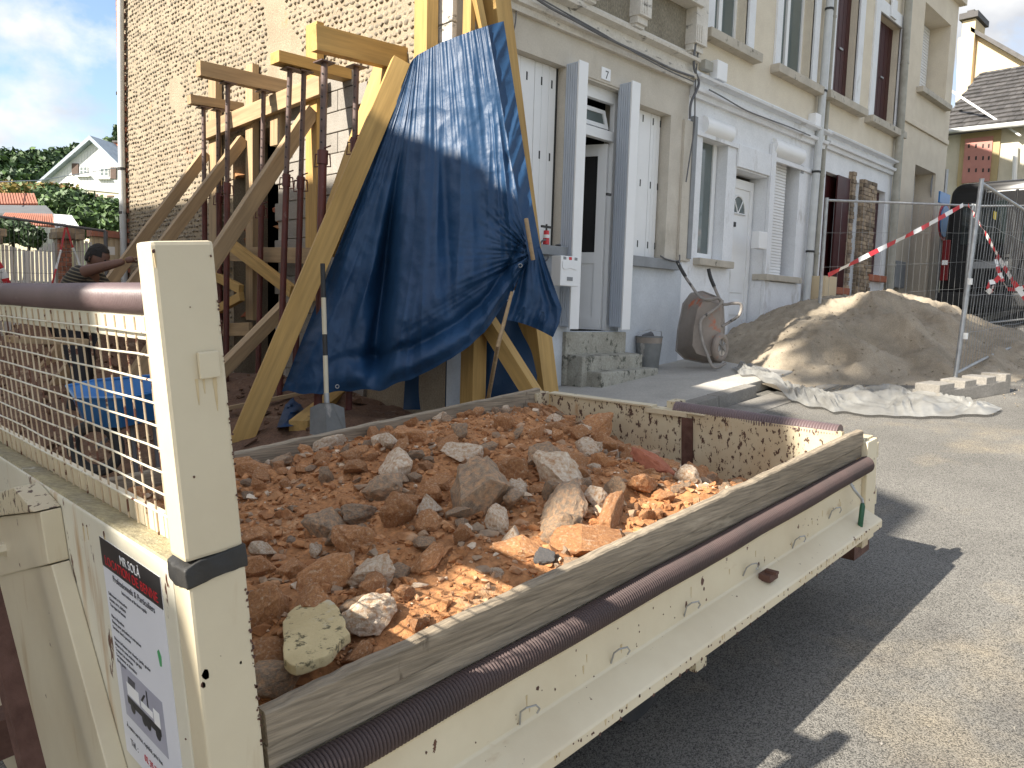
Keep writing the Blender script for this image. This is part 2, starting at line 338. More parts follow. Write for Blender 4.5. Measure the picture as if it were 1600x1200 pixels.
M['whitefence'] = mat('white_fence_plastic', (.74, .72, .68), (.68, .66, .62), 2, .5)
M['creamfar'] = mat('far_cream_wall', (.68, .62, .46), None, 2, .9)
M['bluetrim'] = mat('blue_grey_trim', (.36, .42, .48), None, 2, .6)
M['brownsh'] = mat('brown_shutter', (.10, .06, .045), (.08, .05, .035), 4, .7)
M['ruststain'] = mat('rust_stain', (.56, .45, .27), (.50, .38, .21), 20, .6, .1, 40)
M['grass'] = mat('rough_grass', (.07, .10, .03), (.05, .075, .025), .5, .9)
_b = M['plasticsheet'].node_tree.nodes['Principled BSDF']; _b.inputs['Alpha'].default_value = .66
# ================================================================ GROUND
def terrain_z(x, y):
    z = road_z(max(x, -40))
    if y > 16: z += (y-16)*.085
    if y > 60: z += (y-60)*.05
    return z
g = MB(); xs = [-60, -20, -8, 0, 4, 10, 20, 32, 45, 70, 110, 180, 300]; ys = [-60, -30, -12, 0, 8, 14, 16, 22, 30, 45, 60, 80, 110, 150, 220, 300]
g.grid(lambda u_, v_: (xs[round(u_*(len(xs)-1))], ys[round(v_*(len(ys)-1))], terrain_z(xs[round(u_*(len(xs)-1))], ys[round(v_*(len(ys)-1))])-.03), len(xs)-1, len(ys)-1)
structure(build('ground', g, M['grass']))
g = MB()
g.grid(lambda a, b: (lerp(-20, 45, a), lerp(-14, 3.62, b), road_z(lerp(-20, 45, a))), 26, 8)
g.grid(lambda a, b: (lerp(-20, 4.45, a), lerp(3.62, 14, b), road_z(lerp(-20, 4.45, a))), 10, 4)
structure(build('road', g, M['asphalt']))
# pavement slab with kerb, ending in a dropped kerb at the sand
def pv(x, y, h): return (x, y, road_z(x)+h)
KX = 6.86
g = MB()
g.hexa([pv(4.75, 3.62, .0), pv(KX, 3.60, .0), pv(KX, 5.1, .0), pv(4.75, 5.1, .0), pv(4.75, 3.62, .125), pv(KX, 3.60, .115), pv(KX, 5.1, .125), pv(4.75, 5.1, .13)])
g.hexa([pv(KX, 3.60, .0), pv(45, 3.60, .0), pv(45, 5.1, .0), pv(KX, 5.1, .0), pv(KX, 3.60, .115), pv(45, 3.60, .05), pv(45, 5.1, .12), pv(KX, 5.1, .125)])
pav = structure(build('pavement', g, M['concrete'], bevel=.012))
for k in range(3):
    x0 = 4.76+k*.70; x1 = min(x0+.692, KX-.01)
    kb = build('kerb_stone', MB().hexa([pv(x0, 3.46, .0), pv(x1, 3.46, 0), pv(x1, 3.597, 0), pv(x0, 3.60, 0), pv(x0, 3.47, .128), pv(x1, 3.47, .126), pv(x1, 3.597, .128), pv(x0, 3.60, .13)]), M['kerb'], bevel=.008)
    kb.parent = pav
# gutter slabs
gs = MB()
for k in range(9):
    x0 = 4.8+k*.8
    gs.hexa([pv(x0, 3.12, .0), pv(x0+.79, 3.12, .0), pv(x0+.79, 3.45, .0), pv(x0, 3.45, .0), pv(x0, 3.12, .006), pv(x0+.79, 3.12, .006), pv(x0+.79, 3.45, .014), pv(x0, 3.45, .014)])
structure(build('gutter', gs, M['kerb']))
# dug dirt area at the foot of the gable
def dirt_h(x, y):
    h = noise.fractal(Vector((x*1.3, y*1.3, 2.)), 1, 2, 5)*.05 + noise.fractal(Vector((x*6, y*6, 5.)), 1, 2, 4)*.018
    e = min(1, max(0, (y-3.1)/.8), 1); e2 = min(1, max(0, (13.5-y)/1.0)); e3 = min(1, max(0, (x+1.5)/1.5))
    h += .0
    h += .13*math.exp(-((x-3.35)**2/.35+(y-5.45)**2/.45))
    h += .80*math.exp(-((x-2.7)**2/1.1+(y-10.6)**2/.9))+.30*math.exp(-((x-3.7)**2/.3+(y-10.)**2/1.2))
    # spoil heaps behind the mesh
    h += .34*math.exp(-((x-2.7)**2/.9+(y-8.9)**2/2.0)) + .22*math.exp(-((x-1.6)**2/.5+(y-7.9)**2/.9))
    h += .26*math.exp(-((x-3.9)**2/.3+(y-7.2)**2/1.6))
    return (h)*e*e2*e3 - .02*(1-e)
def dirt_pt(x, y): return Vector((x, y, road_z(x)+.012+dirt_h(x, y)))
g = MB().grid(lambda a, b: dirt_pt(lerp(-1.5, 4.72, a), lerp(3.05, 13.3, b)), 150, 240)
o = build('dirt_ground', g, M['dirtg'], smooth=True); structure(o)
# loose clods
g = MB(); rc = random.Random(4)
def clod(g, c, r, rnd, sq=.7):
    pts = []
    bm = bmesh.new()
    for _ in range(9):
        v = Vector((rnd.gauss(0, 1), rnd.gauss(0, 1), rnd.gauss(0, 1))).normalized()
        bm.verts.new((v.x*r*rnd.uniform(.8, 1.2), v.y*r*rnd.uniform(.8, 1.2), v.z*r*sq))
    res = bmesh.ops.convex_hull(bm, input=bm.verts)
    bm.verts.index_update()
    vs = [tuple(v.co+c) for v in bm.verts]; fs = [tuple(v.index for v in f.verts) for f in bm.faces]
    bm.free(); g.add(vs, fs)
    return g
for k in range(900):
    x = rc.uniform(-.5, 4.2); y = rc.uniform(4.4, 12.); r = rc.uniform(.008, .045)*(1 if rc.random() > .1 else 1.8)
    clod(g, dirt_pt(x, y)+Vector((0, 0, r*.3)), r, rc)
stuff(build('earth_clods', g, M['dirtg']), 'brown earth clods scattered over the dug ground beside the gable', 'earth')

# ================================================================ HOUSES
F = 5.05
def wallgrid(mb, x0, x1, z0, z1, holes, y=F, depth=.32, m=0, rm=None):
    """front wall facing -Y with real openings; holes (xa,xb,za,zb[,depth])"""
    if rm is None: rm = m
    X_ = sorted(set([x0, x1] + [min(max(h[i], x0), x1) for h in holes for i in (0, 1)])); Z_ = sorted(set([z0, z1] + [min(max(h[i], z0), z1) for h in holes for i in (2, 3)]))
    for i in range(len(X_)-1):
        for j in range(len(Z_)-1):
            cx = (X_[i]+X_[i+1])/2; cz = (Z_[j]+Z_[j+1])/2
            if any(h[0] < cx < h[1] and h[2] < cz < h[3] for h in holes): continue
            mb.add([(X_[i], y, Z_[j]), (X_[i+1], y, Z_[j]), (X_[i+1], y, Z_[j+1]), (X_[i], y, Z_[j+1])], [(0, 1, 2, 3)], m)
    for h in holes:
        a, b, c, d = h[:4]; e = h[4] if len(h) > 4 else depth
        mb.add([(a, y, c), (a, y+e, c), (a, y+e, d), (a, y, d)], [(0, 1, 2, 3)], rm)
        mb.add([(b, y, c), (b, y+e, c), (b, y+e, d), (b, y, d)], [(3, 2, 1, 0)], rm)
        if d < z1-1e-4: mb.add([(a, y, d), (b, y, d), (b, y+e, d), (a, y+e, d)], [(3, 2, 1, 0)], rm)
        if c > z0+1e-4: mb.add([(a, y, c), (b, y, c), (b, y+e, c), (a, y+e, c)], [(0, 1, 2, 3)], rm)
    return mb
def fx(px, py, y=F): return PY(px, py, y).x
def fz(px, py, y=F): return PY(px, py, y).z
def bx(x0, x1, y0, y1, z0, z1): return MB().box((x0, y0, z0), (x1, y1, z1))
def part(name, mb, m, par, **k): return build(name, mb, m, par, **k)
def textmesh(name, s, size, origin, xdir, ydir, mat_, parent, align='CENTER', ext=.0008):
    c = bpy.data.curves.new(name, 'FONT'); c.body = s; c.size = size; c.extrude = ext; c.align_x = align
    t = bpy.data.objects.new(name, c); COL.objects.link(t)
    dg = bpy.context.evaluated_depsgraph_get(); me = bpy.data.meshes.new_from_object(t.evaluated_get(dg))
    bpy.data.objects.remove(t); bpy.data.curves.remove(c)
    xd = Vector(xdir).normalized(); yd = Vector(ydir).normalized(); zd = xd.cross(yd)
    for v in me.vertices:
        q = Vector(origin)+xd*v.co.x+yd*v.co.y+zd*v.co.z; v.co = q
    me.materials.clear(); me.materials.append(mat_)
    return newobj(name, me, None, parent)
def cornice(par, x0, x1, zb, H=.34, name='cornice', m='cornice', y=F):
    prof = [(y+.02, zb), (y-.05, zb), (y-.06, zb+.05), (y-.10, zb+.06), (y-.11, zb+.10), (y-.04, zb+.12), (y-.04, zb+H*.62), (y-.13, zb+H*.66), (y-.14, zb+H*.74), (y-.02, zb+H*.80), (y-.015, zb+H), (y+.02, zb+H)]
    return part(name, MB().prism(prof, lambda a, b: (x0, a, b), lambda a, b: (x1, a, b)), M[m], par)

# ---------- house 7
x7, x9, x11, x13 = 4.3, 7.90, fx(1280, 300), fx(1400, 200)
XE = fx(1487, 150)
h7 = thing('terraced_house', 'grey beige terraced house with number 7 plaque and flint gable', 'house', (x7, F, -1.1))
zl = .62; zt7 = fz(1000, 158+8)  # shutter window top
zt7 = fz(1035, 178); 
LW = (4.62, fx(880, 240), .615, fz(880, 103))
DR = (fx(897, 300), fx(973, 300), fz(940, 517, F+.1), fz(955, 133))
RW = (fx(990, 300), fx(1043, 300), .60, fz(1043, 178))
wall = MB()
wallgrid(wall, x7, x9, .60, 2.62, [LW, (DR[0], DR[1], .60, DR[3]), (RW[0], RW[1], .60, RW[3])], depth=.28)
wall.add([(x7, F, 2.95), (x9, F, 2.95), (x9, F, 7.2), (x7, F, 7.2)], [(0, 1, 2, 3)], 1)
wall.add([(x7, F, 2.62), (x9, F, 2.62), (x9, F, 2.95), (x7, F, 2.95)], [(0, 1, 2, 3)], 0)
part('wall', wall, [M['render7'], M['roughgrey']], h7, fix=False)
bw = MB(); yb = F-.015
wallgrid(bw, x7, x9, -1.6, .60, [(DR[0], DR[1], DR[2], .60)], y=yb, depth=.295)
part('base_wall', bw, M['bluegrey'], h7, fix=False)
cornice(h7, x7-.06, x9, 2.62, .36)
# stone consoles above cornice
for (pa, pb, pt) in ((908, 925, 14), (982, 1000, 54), (1069, 1087, 96)):
    xa, xb = fx(pa, pt), fx(pb, pt); zb = fz(pb, pt-4)
    c = MB().box((xa, F-.14, zb+.10), (xb, F+.01, zb+.75)); c.box((xa+.01, F-.10, zb+.03), (xb-.01, F+.01, zb+.10)); c.box((xa+.02, F-.07, zb), (xb-.02, F+.01, zb+.03))
    for q in range(3): c.box((xa+.02+q*.045, F-.15, zb+.12), (xa+.035+q*.045, F-.14, zb+.30))
    part('console', c, M['cornice'], h7, bevel=.004)
# upstairs sill band and windows (mostly out of the frame)
zs = fz(1088, 40)
for (xa, xb) in ((fx(1000, 20)-.1, x9-.05), (5.2, fx(925, 0)+.3)):
    part('upper_sill', bx(xa, xb, F-.18, F+.02, zs+.12, zs+.30), M['cornice'], h7, bevel=.01)
    wf = part('window', bx(xa+.18, xb-.18, F-.01, F+.04, zs+.30, zs+1.9), M['pvc'], h7)
    part('pane', bx(xa+.26, xb-.26, F-.016, F-.011, zs+.38, zs+1.8), M['glass'], wf)
# left window: two closed shutter leaves of boards
def slots(par, x, z, y, w_=.018, h_=.075): return part('slot', bx(x-w_/2, x+w_/2, y-.004, y-.001, z-h_/2, z+h_/2), M['slot'], par)
def shutter(par, xa, xb, za, zb, y, nb, slotrows, slotx, m='pvc'):
    s = part('shutter', bx(xa, xb, y+.004, y+.03, za, zb), M[m], par)
    wb = (xb-xa)/nb
    for i in range(nb): part('board', bx(xa+i*wb+.0015, xa+(i+1)*wb-.0015, y-.002, y+.0035, za+.003, zb-.003), M[m], s, bevel=.0015)
    for z in slotrows:
        for x in slotx: slots(s, x, z, y)
    return s
yS = F+.10
shutter(h7, LW[0], fx(833, 200, yS)-.004, LW[2], LW[3], yS, 4, [fz(822, 118, yS), fz(822, 243, yS)], [fx(806, 112, yS), fx(823, 117, yS)])
shutter(h7, fx(833, 200, yS), LW[1]-.03, LW[2], LW[3], yS, 3, [fz(847, 127, yS), fz(847, 243, yS)], [fx(846, 127, yS), fx(862, 131, yS)])
part('window_gap', bx(LW[1]-.03, LW[1], yS, yS+.03, LW[2], LW[3]), M['slot'], h7)
yR = F+.13
xr0, xr1 = RW[0]+.0, fx(1042, 300, yR)
rows = [fz(1020, 190, yR), fz(1010, 288, yR), fz(1005, 382, yR)]
shutter(h7, xr0, fx(1012, 300, yR)-.004, RW[2], RW[3], yR, 2, rows, [fx(1000, 286, yR)])
shutter(h7, fx(1012, 300, yR), RW[1]-.02, RW[2], RW[3], yR, 3, rows, [fx(1016, 286, yR), fx(1027, 290, yR)])
# stone jamb right of the window
part('jamb', bx(fx(1062, 290), fx(1080, 290), F-.035, F, .62, RW[3]), M['render7'], h7, bevel=.004)
part('window_sill', bx(fx(985, 410, F-.08), fx(1062, 410, F-.08), F-.09, F+.05, .50, .61), M['sillgrey'], h7, bevel=.006)
part('window_sill', bx(4.55, fx(902, 392, F-.10), F-.10, F+.05, .52, .61), M['sillgrey'], h7, bevel=.006)
# door shutters folded out as box columns
def column(xa, xb, ya, zt_, zb_):
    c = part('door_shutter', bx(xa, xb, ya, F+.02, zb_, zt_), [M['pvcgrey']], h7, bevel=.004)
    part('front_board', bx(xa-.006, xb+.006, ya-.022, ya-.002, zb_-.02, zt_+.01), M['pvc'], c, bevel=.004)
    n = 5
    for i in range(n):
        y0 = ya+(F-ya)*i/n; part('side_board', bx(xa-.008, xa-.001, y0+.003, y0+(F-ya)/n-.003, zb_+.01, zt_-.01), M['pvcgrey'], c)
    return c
yc = F-.14
cz0 = fz(905, 508, yc); cz1 = fz(905, 96, yc)
column(fx(896, 300, yc), fx(909, 300, yc), yc, cz1, cz0-.02)
czr1 = fz(990, 129, yc)
column(fx(977, 300, yc)+.02, fx(989, 300, yc)+.02, yc, czr1, fz(972, 512, yc))
# door frame, transom window and leaf standing open
yd = F+.10; d0, d1 = DR[0], DR[1]; zb, zt = DR[2], DR[3]
part('ceiling_reveal', bx(d0, d1, F+.01, F+.3, zt-.02, zt+.02), M['render7'], h7)
dk = MB().add([(d0-.3, yd+.05, zb), (d0-.3, yd+1.4, zb), (d0-.3, yd+1.4, zt), (d0-.3, yd+.05, zt)], [(0, 1, 2, 3)]).add([(d1+.3, yd+.05, zb), (d1+.3, yd+1.4, zb), (d1+.3, yd+1.4, zt), (d1+.3, yd+.05, zt)], [(3, 2, 1, 0)])
dk.add([(d0-.3, yd+1.4, zb), (d1+.3, yd+1.4, zb), (d1+.3, yd+1.4, zt), (d0-.3, yd+1.4, zt)], [(0, 1, 2, 3)]).add([(d0-.3, yd, zb), (d1+.3, yd, zb), (d1+.3, yd+1.4, zb), (d0-.3, yd+1.4, zb)], [(0, 1, 2, 3)])
dk.add([(d0-.3, yd, zt), (d1+.3, yd, zt), (d1+.3, yd+1.4, zt), (d0-.3, yd+1.4, zt)], [(0, 1, 2, 3)])
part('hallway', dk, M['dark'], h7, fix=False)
ztr = fz(925, 205, yd)
fr = part('door_frame', MB().box((d0, yd, zb), (d0+.06, yd+.06, zt)).box((d1-.07, yd, zb), (d1, yd+.06, zt)).box((d0+.06, yd+.001, zt-.14), (d1-.07, yd+.059, zt)).box((d0+.06, yd-.01, ztr-.05), (d1-.07, yd+.059, ztr+.05)), M['pvc'], h7, bevel=.004)
# tilted transom sash
tz0 = ztr+.07; tz1 = zt-.20
def sashT(x, z, q): return (x, yd+.02+q + (z-tz0)*.28, z)
sa, sb = d0+.10, d1-.13
s = MB()
for (x0, x1, z0, z1) in ((sa, sb, tz0, tz0+.045), (sa, sb, tz1-.045, tz1), (sa, sa+.045, tz0+.045, tz1-.045), (sb-.045, sb, tz0+.045, tz1-.045)):
    s.hexa([sashT(x0, z0, 0), sashT(x1, z0, 0), sashT(x1, z0, .04), sashT(x0, z0, .04), sashT(x0, z1, 0), sashT(x1, z1, 0), sashT(x1, z1, .04), sashT(x0, z1, .04)])
sash = part('transom_sash', s, M['pvc'], h7)
part('pane', MB().hexa([sashT(sa+.045, tz0+.045, .015), sashT(sb-.045, tz0+.045, .015), sashT(sb-.045, tz0+.045, .02), sashT(sa+.045, tz0+.045, .02), sashT(sa+.045, tz1-.045, .015), sashT(sb-.045, tz1-.045, .015), sashT(sb-.045, tz1-.045, .02), sashT(sa+.045, tz1-.045, .02)]), M['glass'], sash)
# leaf hinged at the right, swung inwards
hx, hy = d1-.08, yd+.05; la = radians(112); lw = .62
dv = Vector((cos(la), sin(la), 0)); dn = Vector((-sin(la), cos(la), 0))
def LF(s_, q, z): p = Vector((hx, hy, 0))+dv*s_+dn*q; return (p.x, p.y, z)
lz0, lz1 = zb+.01, ztr-.07
def lbx(s0, s1, q0, q1, z0, z1): return MB().box((s0, q0, z0), (s1, q1, z1), T=LF)
zr = zb+.72
leaf = MB()
for a in ((0, .10, lz0, lz1), (lw-.10, lw, lz0, lz1), (.10, lw-.10, lz0, lz0+.13), (.10, lw-.10, zr, zr+.12), (.10, lw-.10, lz1-.12, lz1)): leaf.box((a[0], 0, a[2]), (a[1], .045, a[3]), T=LF)
lf = part('door', leaf, M['pvc'], h7)
part('door_panel', lbx(.10, lw-.10, .012, .034, lz0+.13, zr), M['pvc'], lf)
part('pane', lbx(.10, lw-.10, .018, .026, zr+.12, lz1-.12), M['dark'], lf)
part('handle', lbx(.52, .58, .045, .075, zr+.16, zr+.19), M['black'], lf)
# threshold and steps
part('threshold', bx(fx(884, 540, F-.06), fx(978, 540, F-.06), F-.06, F+.30, -.75, zb-.005), M['step'], h7, bevel=.012)
part('number_plate', bx(fx(940, 117, F-.01), fx(954, 117, F-.01), F-.012, F+.002, fz(947, 126), fz(947, 107)), M['whiteink'], h7, bevel=.002)
textmesh('number', '7', .115, (fx(947, 117), F-.0125, fz(947, 124)), EX, EZ, M['ink'], h7)
# iron latch on the right shutter
part('latch', bx(fx(957, 304, yc-.03)-.02, fx(957, 304, yc-.03)+.05, yc+.02, yc+.04, fz(957, 306, yc), fz(957, 302, yc)), M['black'], h7)

# door steps: two blocks
st = thing('doorstep', 'mossy two-tread concrete doorstep before the number 7 door', 'steps', (6.3, 4.8, -.85))
p = PY(939, 603, 4.62); q = PY(1034, 583, 4.62); zt2 = PY(940, 582, 4.62).z
part('lower_step', MB().hexa([(p.x, 4.62, p.z-.1), (q.x, 4.66, q.z-.08), (q.x, 4.94, q.z-.08), (p.x, 4.90, p.z-.1), (p.x, 4.62, zt2), (q.x, 4.66, zt2+.005), (q.x, 4.94, zt2+.005), (p.x, 4.90, zt2)]), M['step'], st, bevel=.018)
p = PY(909, 590, 4.80); q = PY(1007, 556, 4.80); z1 = PY(910, 557, 4.80).z
xl = PY(882, 550, 4.99).x
part('upper_step', MB().hexa([(p.x, 4.80, -.95), (q.x, 4.82, -.95), (q.x, 5.03, -.95), (p.x, 5.03, -.95), (p.x, 4.80, z1), (q.x, 4.82, z1), (q.x, 5.03, z1+.01), (p.x, 5.03, z1+.01)]), M['step'], st, bevel=.02)

# ---------- gable wall, flint built
GXX = x7; gy0, gy1 = F, PX(187, 200, x7).y
gable = MB()
# opening in the gable (dark hole) between y 7.95 and 9.4
hole = (7.92, 9.05, -1.3, 1.93)
def ggrid(mb, holes):
    Y_ = sorted(set([gy0, gy1] + [h[i] for h in holes for i in (0, 1)])); Z_ = sorted(set([-1.5, 7.4] + [h[i] for h in holes for i in (2, 3)]))
    for i in range(len(Y_)-1):
        for j in range(len(Z_)-1):
            cy = (Y_[i]+Y_[i+1])/2; cz = (Z_[j]+Z_[j+1])/2
            if any(h[0] < cy < h[1] and h[2] < cz < h[3] for h in holes): continue
            mb.add([(x7, Y_[i], Z_[j]), (x7, Y_[i+1], Z_[j]), (x7, Y_[i+1], Z_[j+1]), (x7, Y_[i], Z_[j+1])], [(3, 2, 1, 0)])
    for h in holes:
        a, b, c, d = h; e = .45
        for fce in ([(x7, a, c), (x7+e, a, c), (x7+e, a, d), (x7, a, d)], [(x7, b, c), (x7+e, b, c), (x7+e, b, d), (x7, b, d)], [(x7, a, d), (x7, b, d), (x7+e, b, d), (x7+e, a, d)]):
            mb.add(fce, [(0, 1, 2, 3)])
    return mb
part('gable_wall', ggrid(gable, [hole]), M['mortar'], h7, fix=False)
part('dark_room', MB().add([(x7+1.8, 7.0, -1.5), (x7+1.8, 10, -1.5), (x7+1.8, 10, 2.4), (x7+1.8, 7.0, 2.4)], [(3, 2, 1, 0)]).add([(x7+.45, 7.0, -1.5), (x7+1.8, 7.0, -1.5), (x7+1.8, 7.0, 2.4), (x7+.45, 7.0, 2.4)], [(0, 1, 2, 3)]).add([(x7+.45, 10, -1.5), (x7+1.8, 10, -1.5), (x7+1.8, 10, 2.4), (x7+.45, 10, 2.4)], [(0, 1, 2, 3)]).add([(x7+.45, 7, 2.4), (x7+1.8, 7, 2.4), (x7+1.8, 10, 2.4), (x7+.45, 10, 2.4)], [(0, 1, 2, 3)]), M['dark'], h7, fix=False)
fl = MB(); rf = random.Random(3)
z = -.9
while z < 5.6:
    hrow = rf.uniform(.046, .066); y = gy0+.14
    while y < gy1-.15:
        wst = rf.uniform(.045, .10)
        cy = y+wst/2; cz = z+hrow/2+rf.uniform(-.008, .008)+noise.noise(Vector((y*.8, z*.5, 0)))*.05
        y += wst+rf.uniform(.004, .02)
        if hole[0]-.05 < cy < hole[1]+.05 and cz < hole[3]+.04: continue
        if 6.45 < cy < 7.95 and cz < 2.28: continue
        if cy < 6.45 and cz < 1.4: continue
        vis = noise.noise(Vector((cy*.7, cz*.7, 7)))
        if vis > .42 or rf.random() < .05: continue
        if z > 4.4 and rf.random() < .3: continue
        r1, r2 = wst/2, hrow/2*.86; e = rf.uniform(.006, .024); th = rf.uniform(-.4, .4)
        n_ = 6; ring = []; ring2 = []
        for k in range(n_):
            a = 2*pi*k/n_+th; jj = rf.uniform(.55, 1.15)
            ring.append((x7-.001, cy+cos(a)*r1*jj, cz+sin(a)*r2*jj)); ring2.append((x7-e*.8, cy+cos(a)*r1*jj*.7, cz+sin(a)*r2*jj*.7))
        fl.add(ring+ring2+[(x7-e, cy+rf.uniform(-.3, .3)*r1, cz+rf.uniform(-.3, .3)*r2)], [(k, (k+1) % n_, n_+(k+1) % n_, n_+k) for k in range(n_)] + [(n_+k, n_+(k+1) % n_, 2*n_) for k in range(n_)])
    z += hrow+.008
fo = part('flints', fl, M['flint'], h7, smooth=True, angle=50); fo['kind'] = 'stuff'
# brick quoin column at far end
q = MB()
for k in range(60):
    pass
zq = -1.2; k = 0
bme = None
while zq < 4.6:
    wq = .30 if k % 2 else .22
    b = MB().box((-.02, -.0, 0), (.02, wq, .062))
    key = 'q%d' % (k % 2)
    if key not in bpy.data.meshes:
        o = build('brick', b, M['brick']); o.data.name = key; COL.objects.unlink(o); bpy.data.objects.remove(o)
    o = bpy.data.objects.new('brick', bpy.data.meshes[key]); COL.objects.link(o); o.parent = h7; o.location = Vector((x7-.015, gy1-.04-wq, zq))-Vector(h7['_b'])
    zq += .075; k += 1
# stone quoins at the street corner (seen between the timbers)
for k in range(9):
    z0 = .9+k*.36; wq = .30 if k % 2 else .20
    part('quoin', bx(x7-.035, x7+.02, F-.03, F+wq, z0, z0+.35), M['cornice'], h7, bevel=.008)
# concrete block infill
bl = MB().box((-.02, -.245, -.095), (.14, .245, .095))
o = build('block', bl, M['block'], bevel=.006); bme = o.data; COL.objects.unlink(o); bpy.data.objects.remove(o)
part('block_mortar', bx(x7-.012, x7+.12, 6.46, 7.93, -1.3, 2.26), M['mortarj'], h7)
for r_ in range(17):
    z0 = -1.12+r_*.2; off = (r_ % 2)*.25
    for c_ in range(4):
        yc_ = 6.47+.25+c_*.5-off
        if yc_-.24 < 6.2 or yc_+.2 > 8.05 or z0 > 2.15: continue
        if r_ > 14 and c_ > 2: continue
        o = bpy.data.objects.new('block', bme); COL.objects.link(o); o.parent = h7; o.location = Vector((x7-.016+rf.uniform(-.004, .004), yc_, z0+.1))-Vector(h7['_b'])
# broken masonry lumps in the hole's edge
for k in range(34):
    side = rf.random(); 
    yy = rf.uniform(8.0, 9.0); zz = rf.choice((rf.uniform(-1.1, -.5), rf.uniform(-1.1, 1.8)))
    xx = x7+rf.uniform(.2, .9)
    g_ = clod(MB(), Vector((xx, yy, zz if zz < -.4 else zz)), rf.uniform(.06, .14), rf)
    if zz > -.5:
        yy = rf.choice((7.96, 9.02)); g_ = clod(MB(), Vector((x7+rf.uniform(.02, .3), yy, zz)), rf.uniform(.05, .1), rf)
    part('broken_stone', g_, M['rorange'] if k % 3 else M['brickred'], h7)
part('roof', MB().hexa([(x7-.3, F-.35, 7.2), (x9, F-.35, 7.2), (x9, gy1+.2, 7.2), (x7-.3, gy1+.2, 7.2), (x7-.3, 8.6, 9.6), (x9, 8.6, 9.6), (x9, 9.2, 9.6), (x7-.3, 9.2, 9.6)]), M['slate'], h7)
part('back_wall', MB().add([(x7, gy1, -1.5), (XE, gy1, -1.5), (XE, gy1, 7.4), (x7, gy1, 7.4)], [(0, 1, 2, 3)]), M['render7'], h7)
# downpipe at the gable's far corner with collars
pp = [PX(188, -40, x7-.08), PX(189, 200, x7-.08), PX(193, 380, x7-.08)]
pbm = Vector((pp[2].x, pp[2].y, -1.15))
dp = part('downpipe', MB().tube([pp[0], pp[1], pp[2], pbm], .05, 10), M['zinc'], h7, smooth=True)
for z_ in (1.25, 1.9, 3.0):
    part('pipe_collar', MB().tube([(pp[1].x, pp[1].y, z_), (pp[1].x, pp[1].y, z_+.04)], .058, 10), M['black'], dp)

# ---------- house 9 (white base, beige upper)
h9 = thing('terraced_house', 'white ground floor terraced house with arched-light door and beige upper storey', 'house', (x9, F, -.7))
zc9 = 2.52
P_ = lambda a, b: fx(a, b)
W1 = (P_(1094, 300), P_(1134, 300), fz(1130, 408), fz(1130, 226)+.22)
D9 = (P_(1146, 350), P_(1195, 350), -.42, fz(1180, 272))
W2 = (P_(1200, 330), P_(1246, 330), fz(1230, 432), fz(1240, 252)+.1)
wl = MB(); wallgrid(wl, x9, x11, -1.4, zc9, [W1, (D9[0], D9[1], D9[2], D9[3]), W2], depth=.26)
part('ground_floor_wall', wl, M['white'], h9, fix=False)
U1 = (P_(1112, 60), P_(1166, 60), fz(1165, 78), 5.4); U2 = (P_(1217, 90), P_(1268, 90), fz(1264, 130), 5.4)
wu = MB(); wallgrid(wu, x9, x11, zc9+.30, 7.6, [U1, U2], depth=.22)
part('upper_wall', wu, M['cream2'], h9, fix=False)
cornice(h9, x9+.01, x11-.02, zc9-.02, .32, m='white')
part('lintel_moulding', bx(x9+.15, x11-.25, F-.03, F, zc9-.42, zc9-.36), M['white'], h9, bevel=.006)
def upwin(par, U, shutter_m='white', both=True):
    a, b, c, d = U
    for (x0, x1) in ((a-.16, a), (b, b+.16)): part('surround', bx(x0, x1, F-.03, F+.02, c-.05, d), M['white'], par, bevel=.005)
    part('window_sill', bx(a-.22, b+.22, F-.13, F+.03, c-.13, c-.02), M['sillstone'], par, bevel=.008)
    wf = part('window', MB().box((a, F+.15, c), (a+.05, F+.20, d)).box((b-.05, F+.15, c), (b, F+.20, d)).box((a+.05, F+.15, c), (b-.05, F+.20, c+.06)).box(((a+b)/2-.04, F+.14, c+.06), ((a+b)/2+.04, F+.20, d)), M['pvc'], par)
    part('pane', bx(a+.05, (a+b)/2-.04, F+.17, F+.18, c+.06, d), M['glass'], wf)
    part('pane', bx((a+b)/2+.04, b-.05, F+.17, F+.18, c+.06, d), M['glass'], wf)
    part('curtain', bx(a, b, F+.22, F+.23, c, d), M['curtain'], wf)
upwin(h9, U1); upwin(h9, U2)
# window with roller box
def rollerbox(par, a, b, z0, h_=.22):
    prof = [(F+.16, z0), (F+.02, z0), (F-.06, z0+h_*.25), (F-.085, z0+h_*.6), (F-.06, z0+h_*.9), (F-.02, z0+h_), (F+.16, z0+h_)]
    part('roller_box', MB().prism(prof, lambda u_, v_: (a, u_, v_), lambda u_, v_: (b, u_, v_)), M['pvc'], par, smooth=True, angle=45)
rollerbox(h9, W1[0]-.02, W1[1]+.02, fz(1130, 224), .24)
wf = part('window', MB().box((W1[0], F+.14, W1[2]), (W1[0]+.06, F+.2, W1[3])).box((W1[1]-.10, F+.14, W1[2]), (W1[1]-.02, F+.2, W1[3])).box((W1[0]+.06, F+.14, W1[2]), (W1[1]-.1, F+.2, W1[2]+.08)), M['pvc'], h9, bevel=.004)
part('pane', bx(W1[0]+.06, W1[1]-.10, F+.16, F+.17, W1[2]+.08, W1[3]), M['glass'], wf)
part('curtain', bx(W1[0]+.06, W1[1]-.1, F+.19, F+.2, W1[2]+.08, W1[3]), M['glass'], wf)
part('window_sill', bx(W1[0]-.08, W1[1]+.14, F-.10, F+.13, W1[2]-.09, W1[2]-.005), M['sillstone'], h9, bevel=.01)
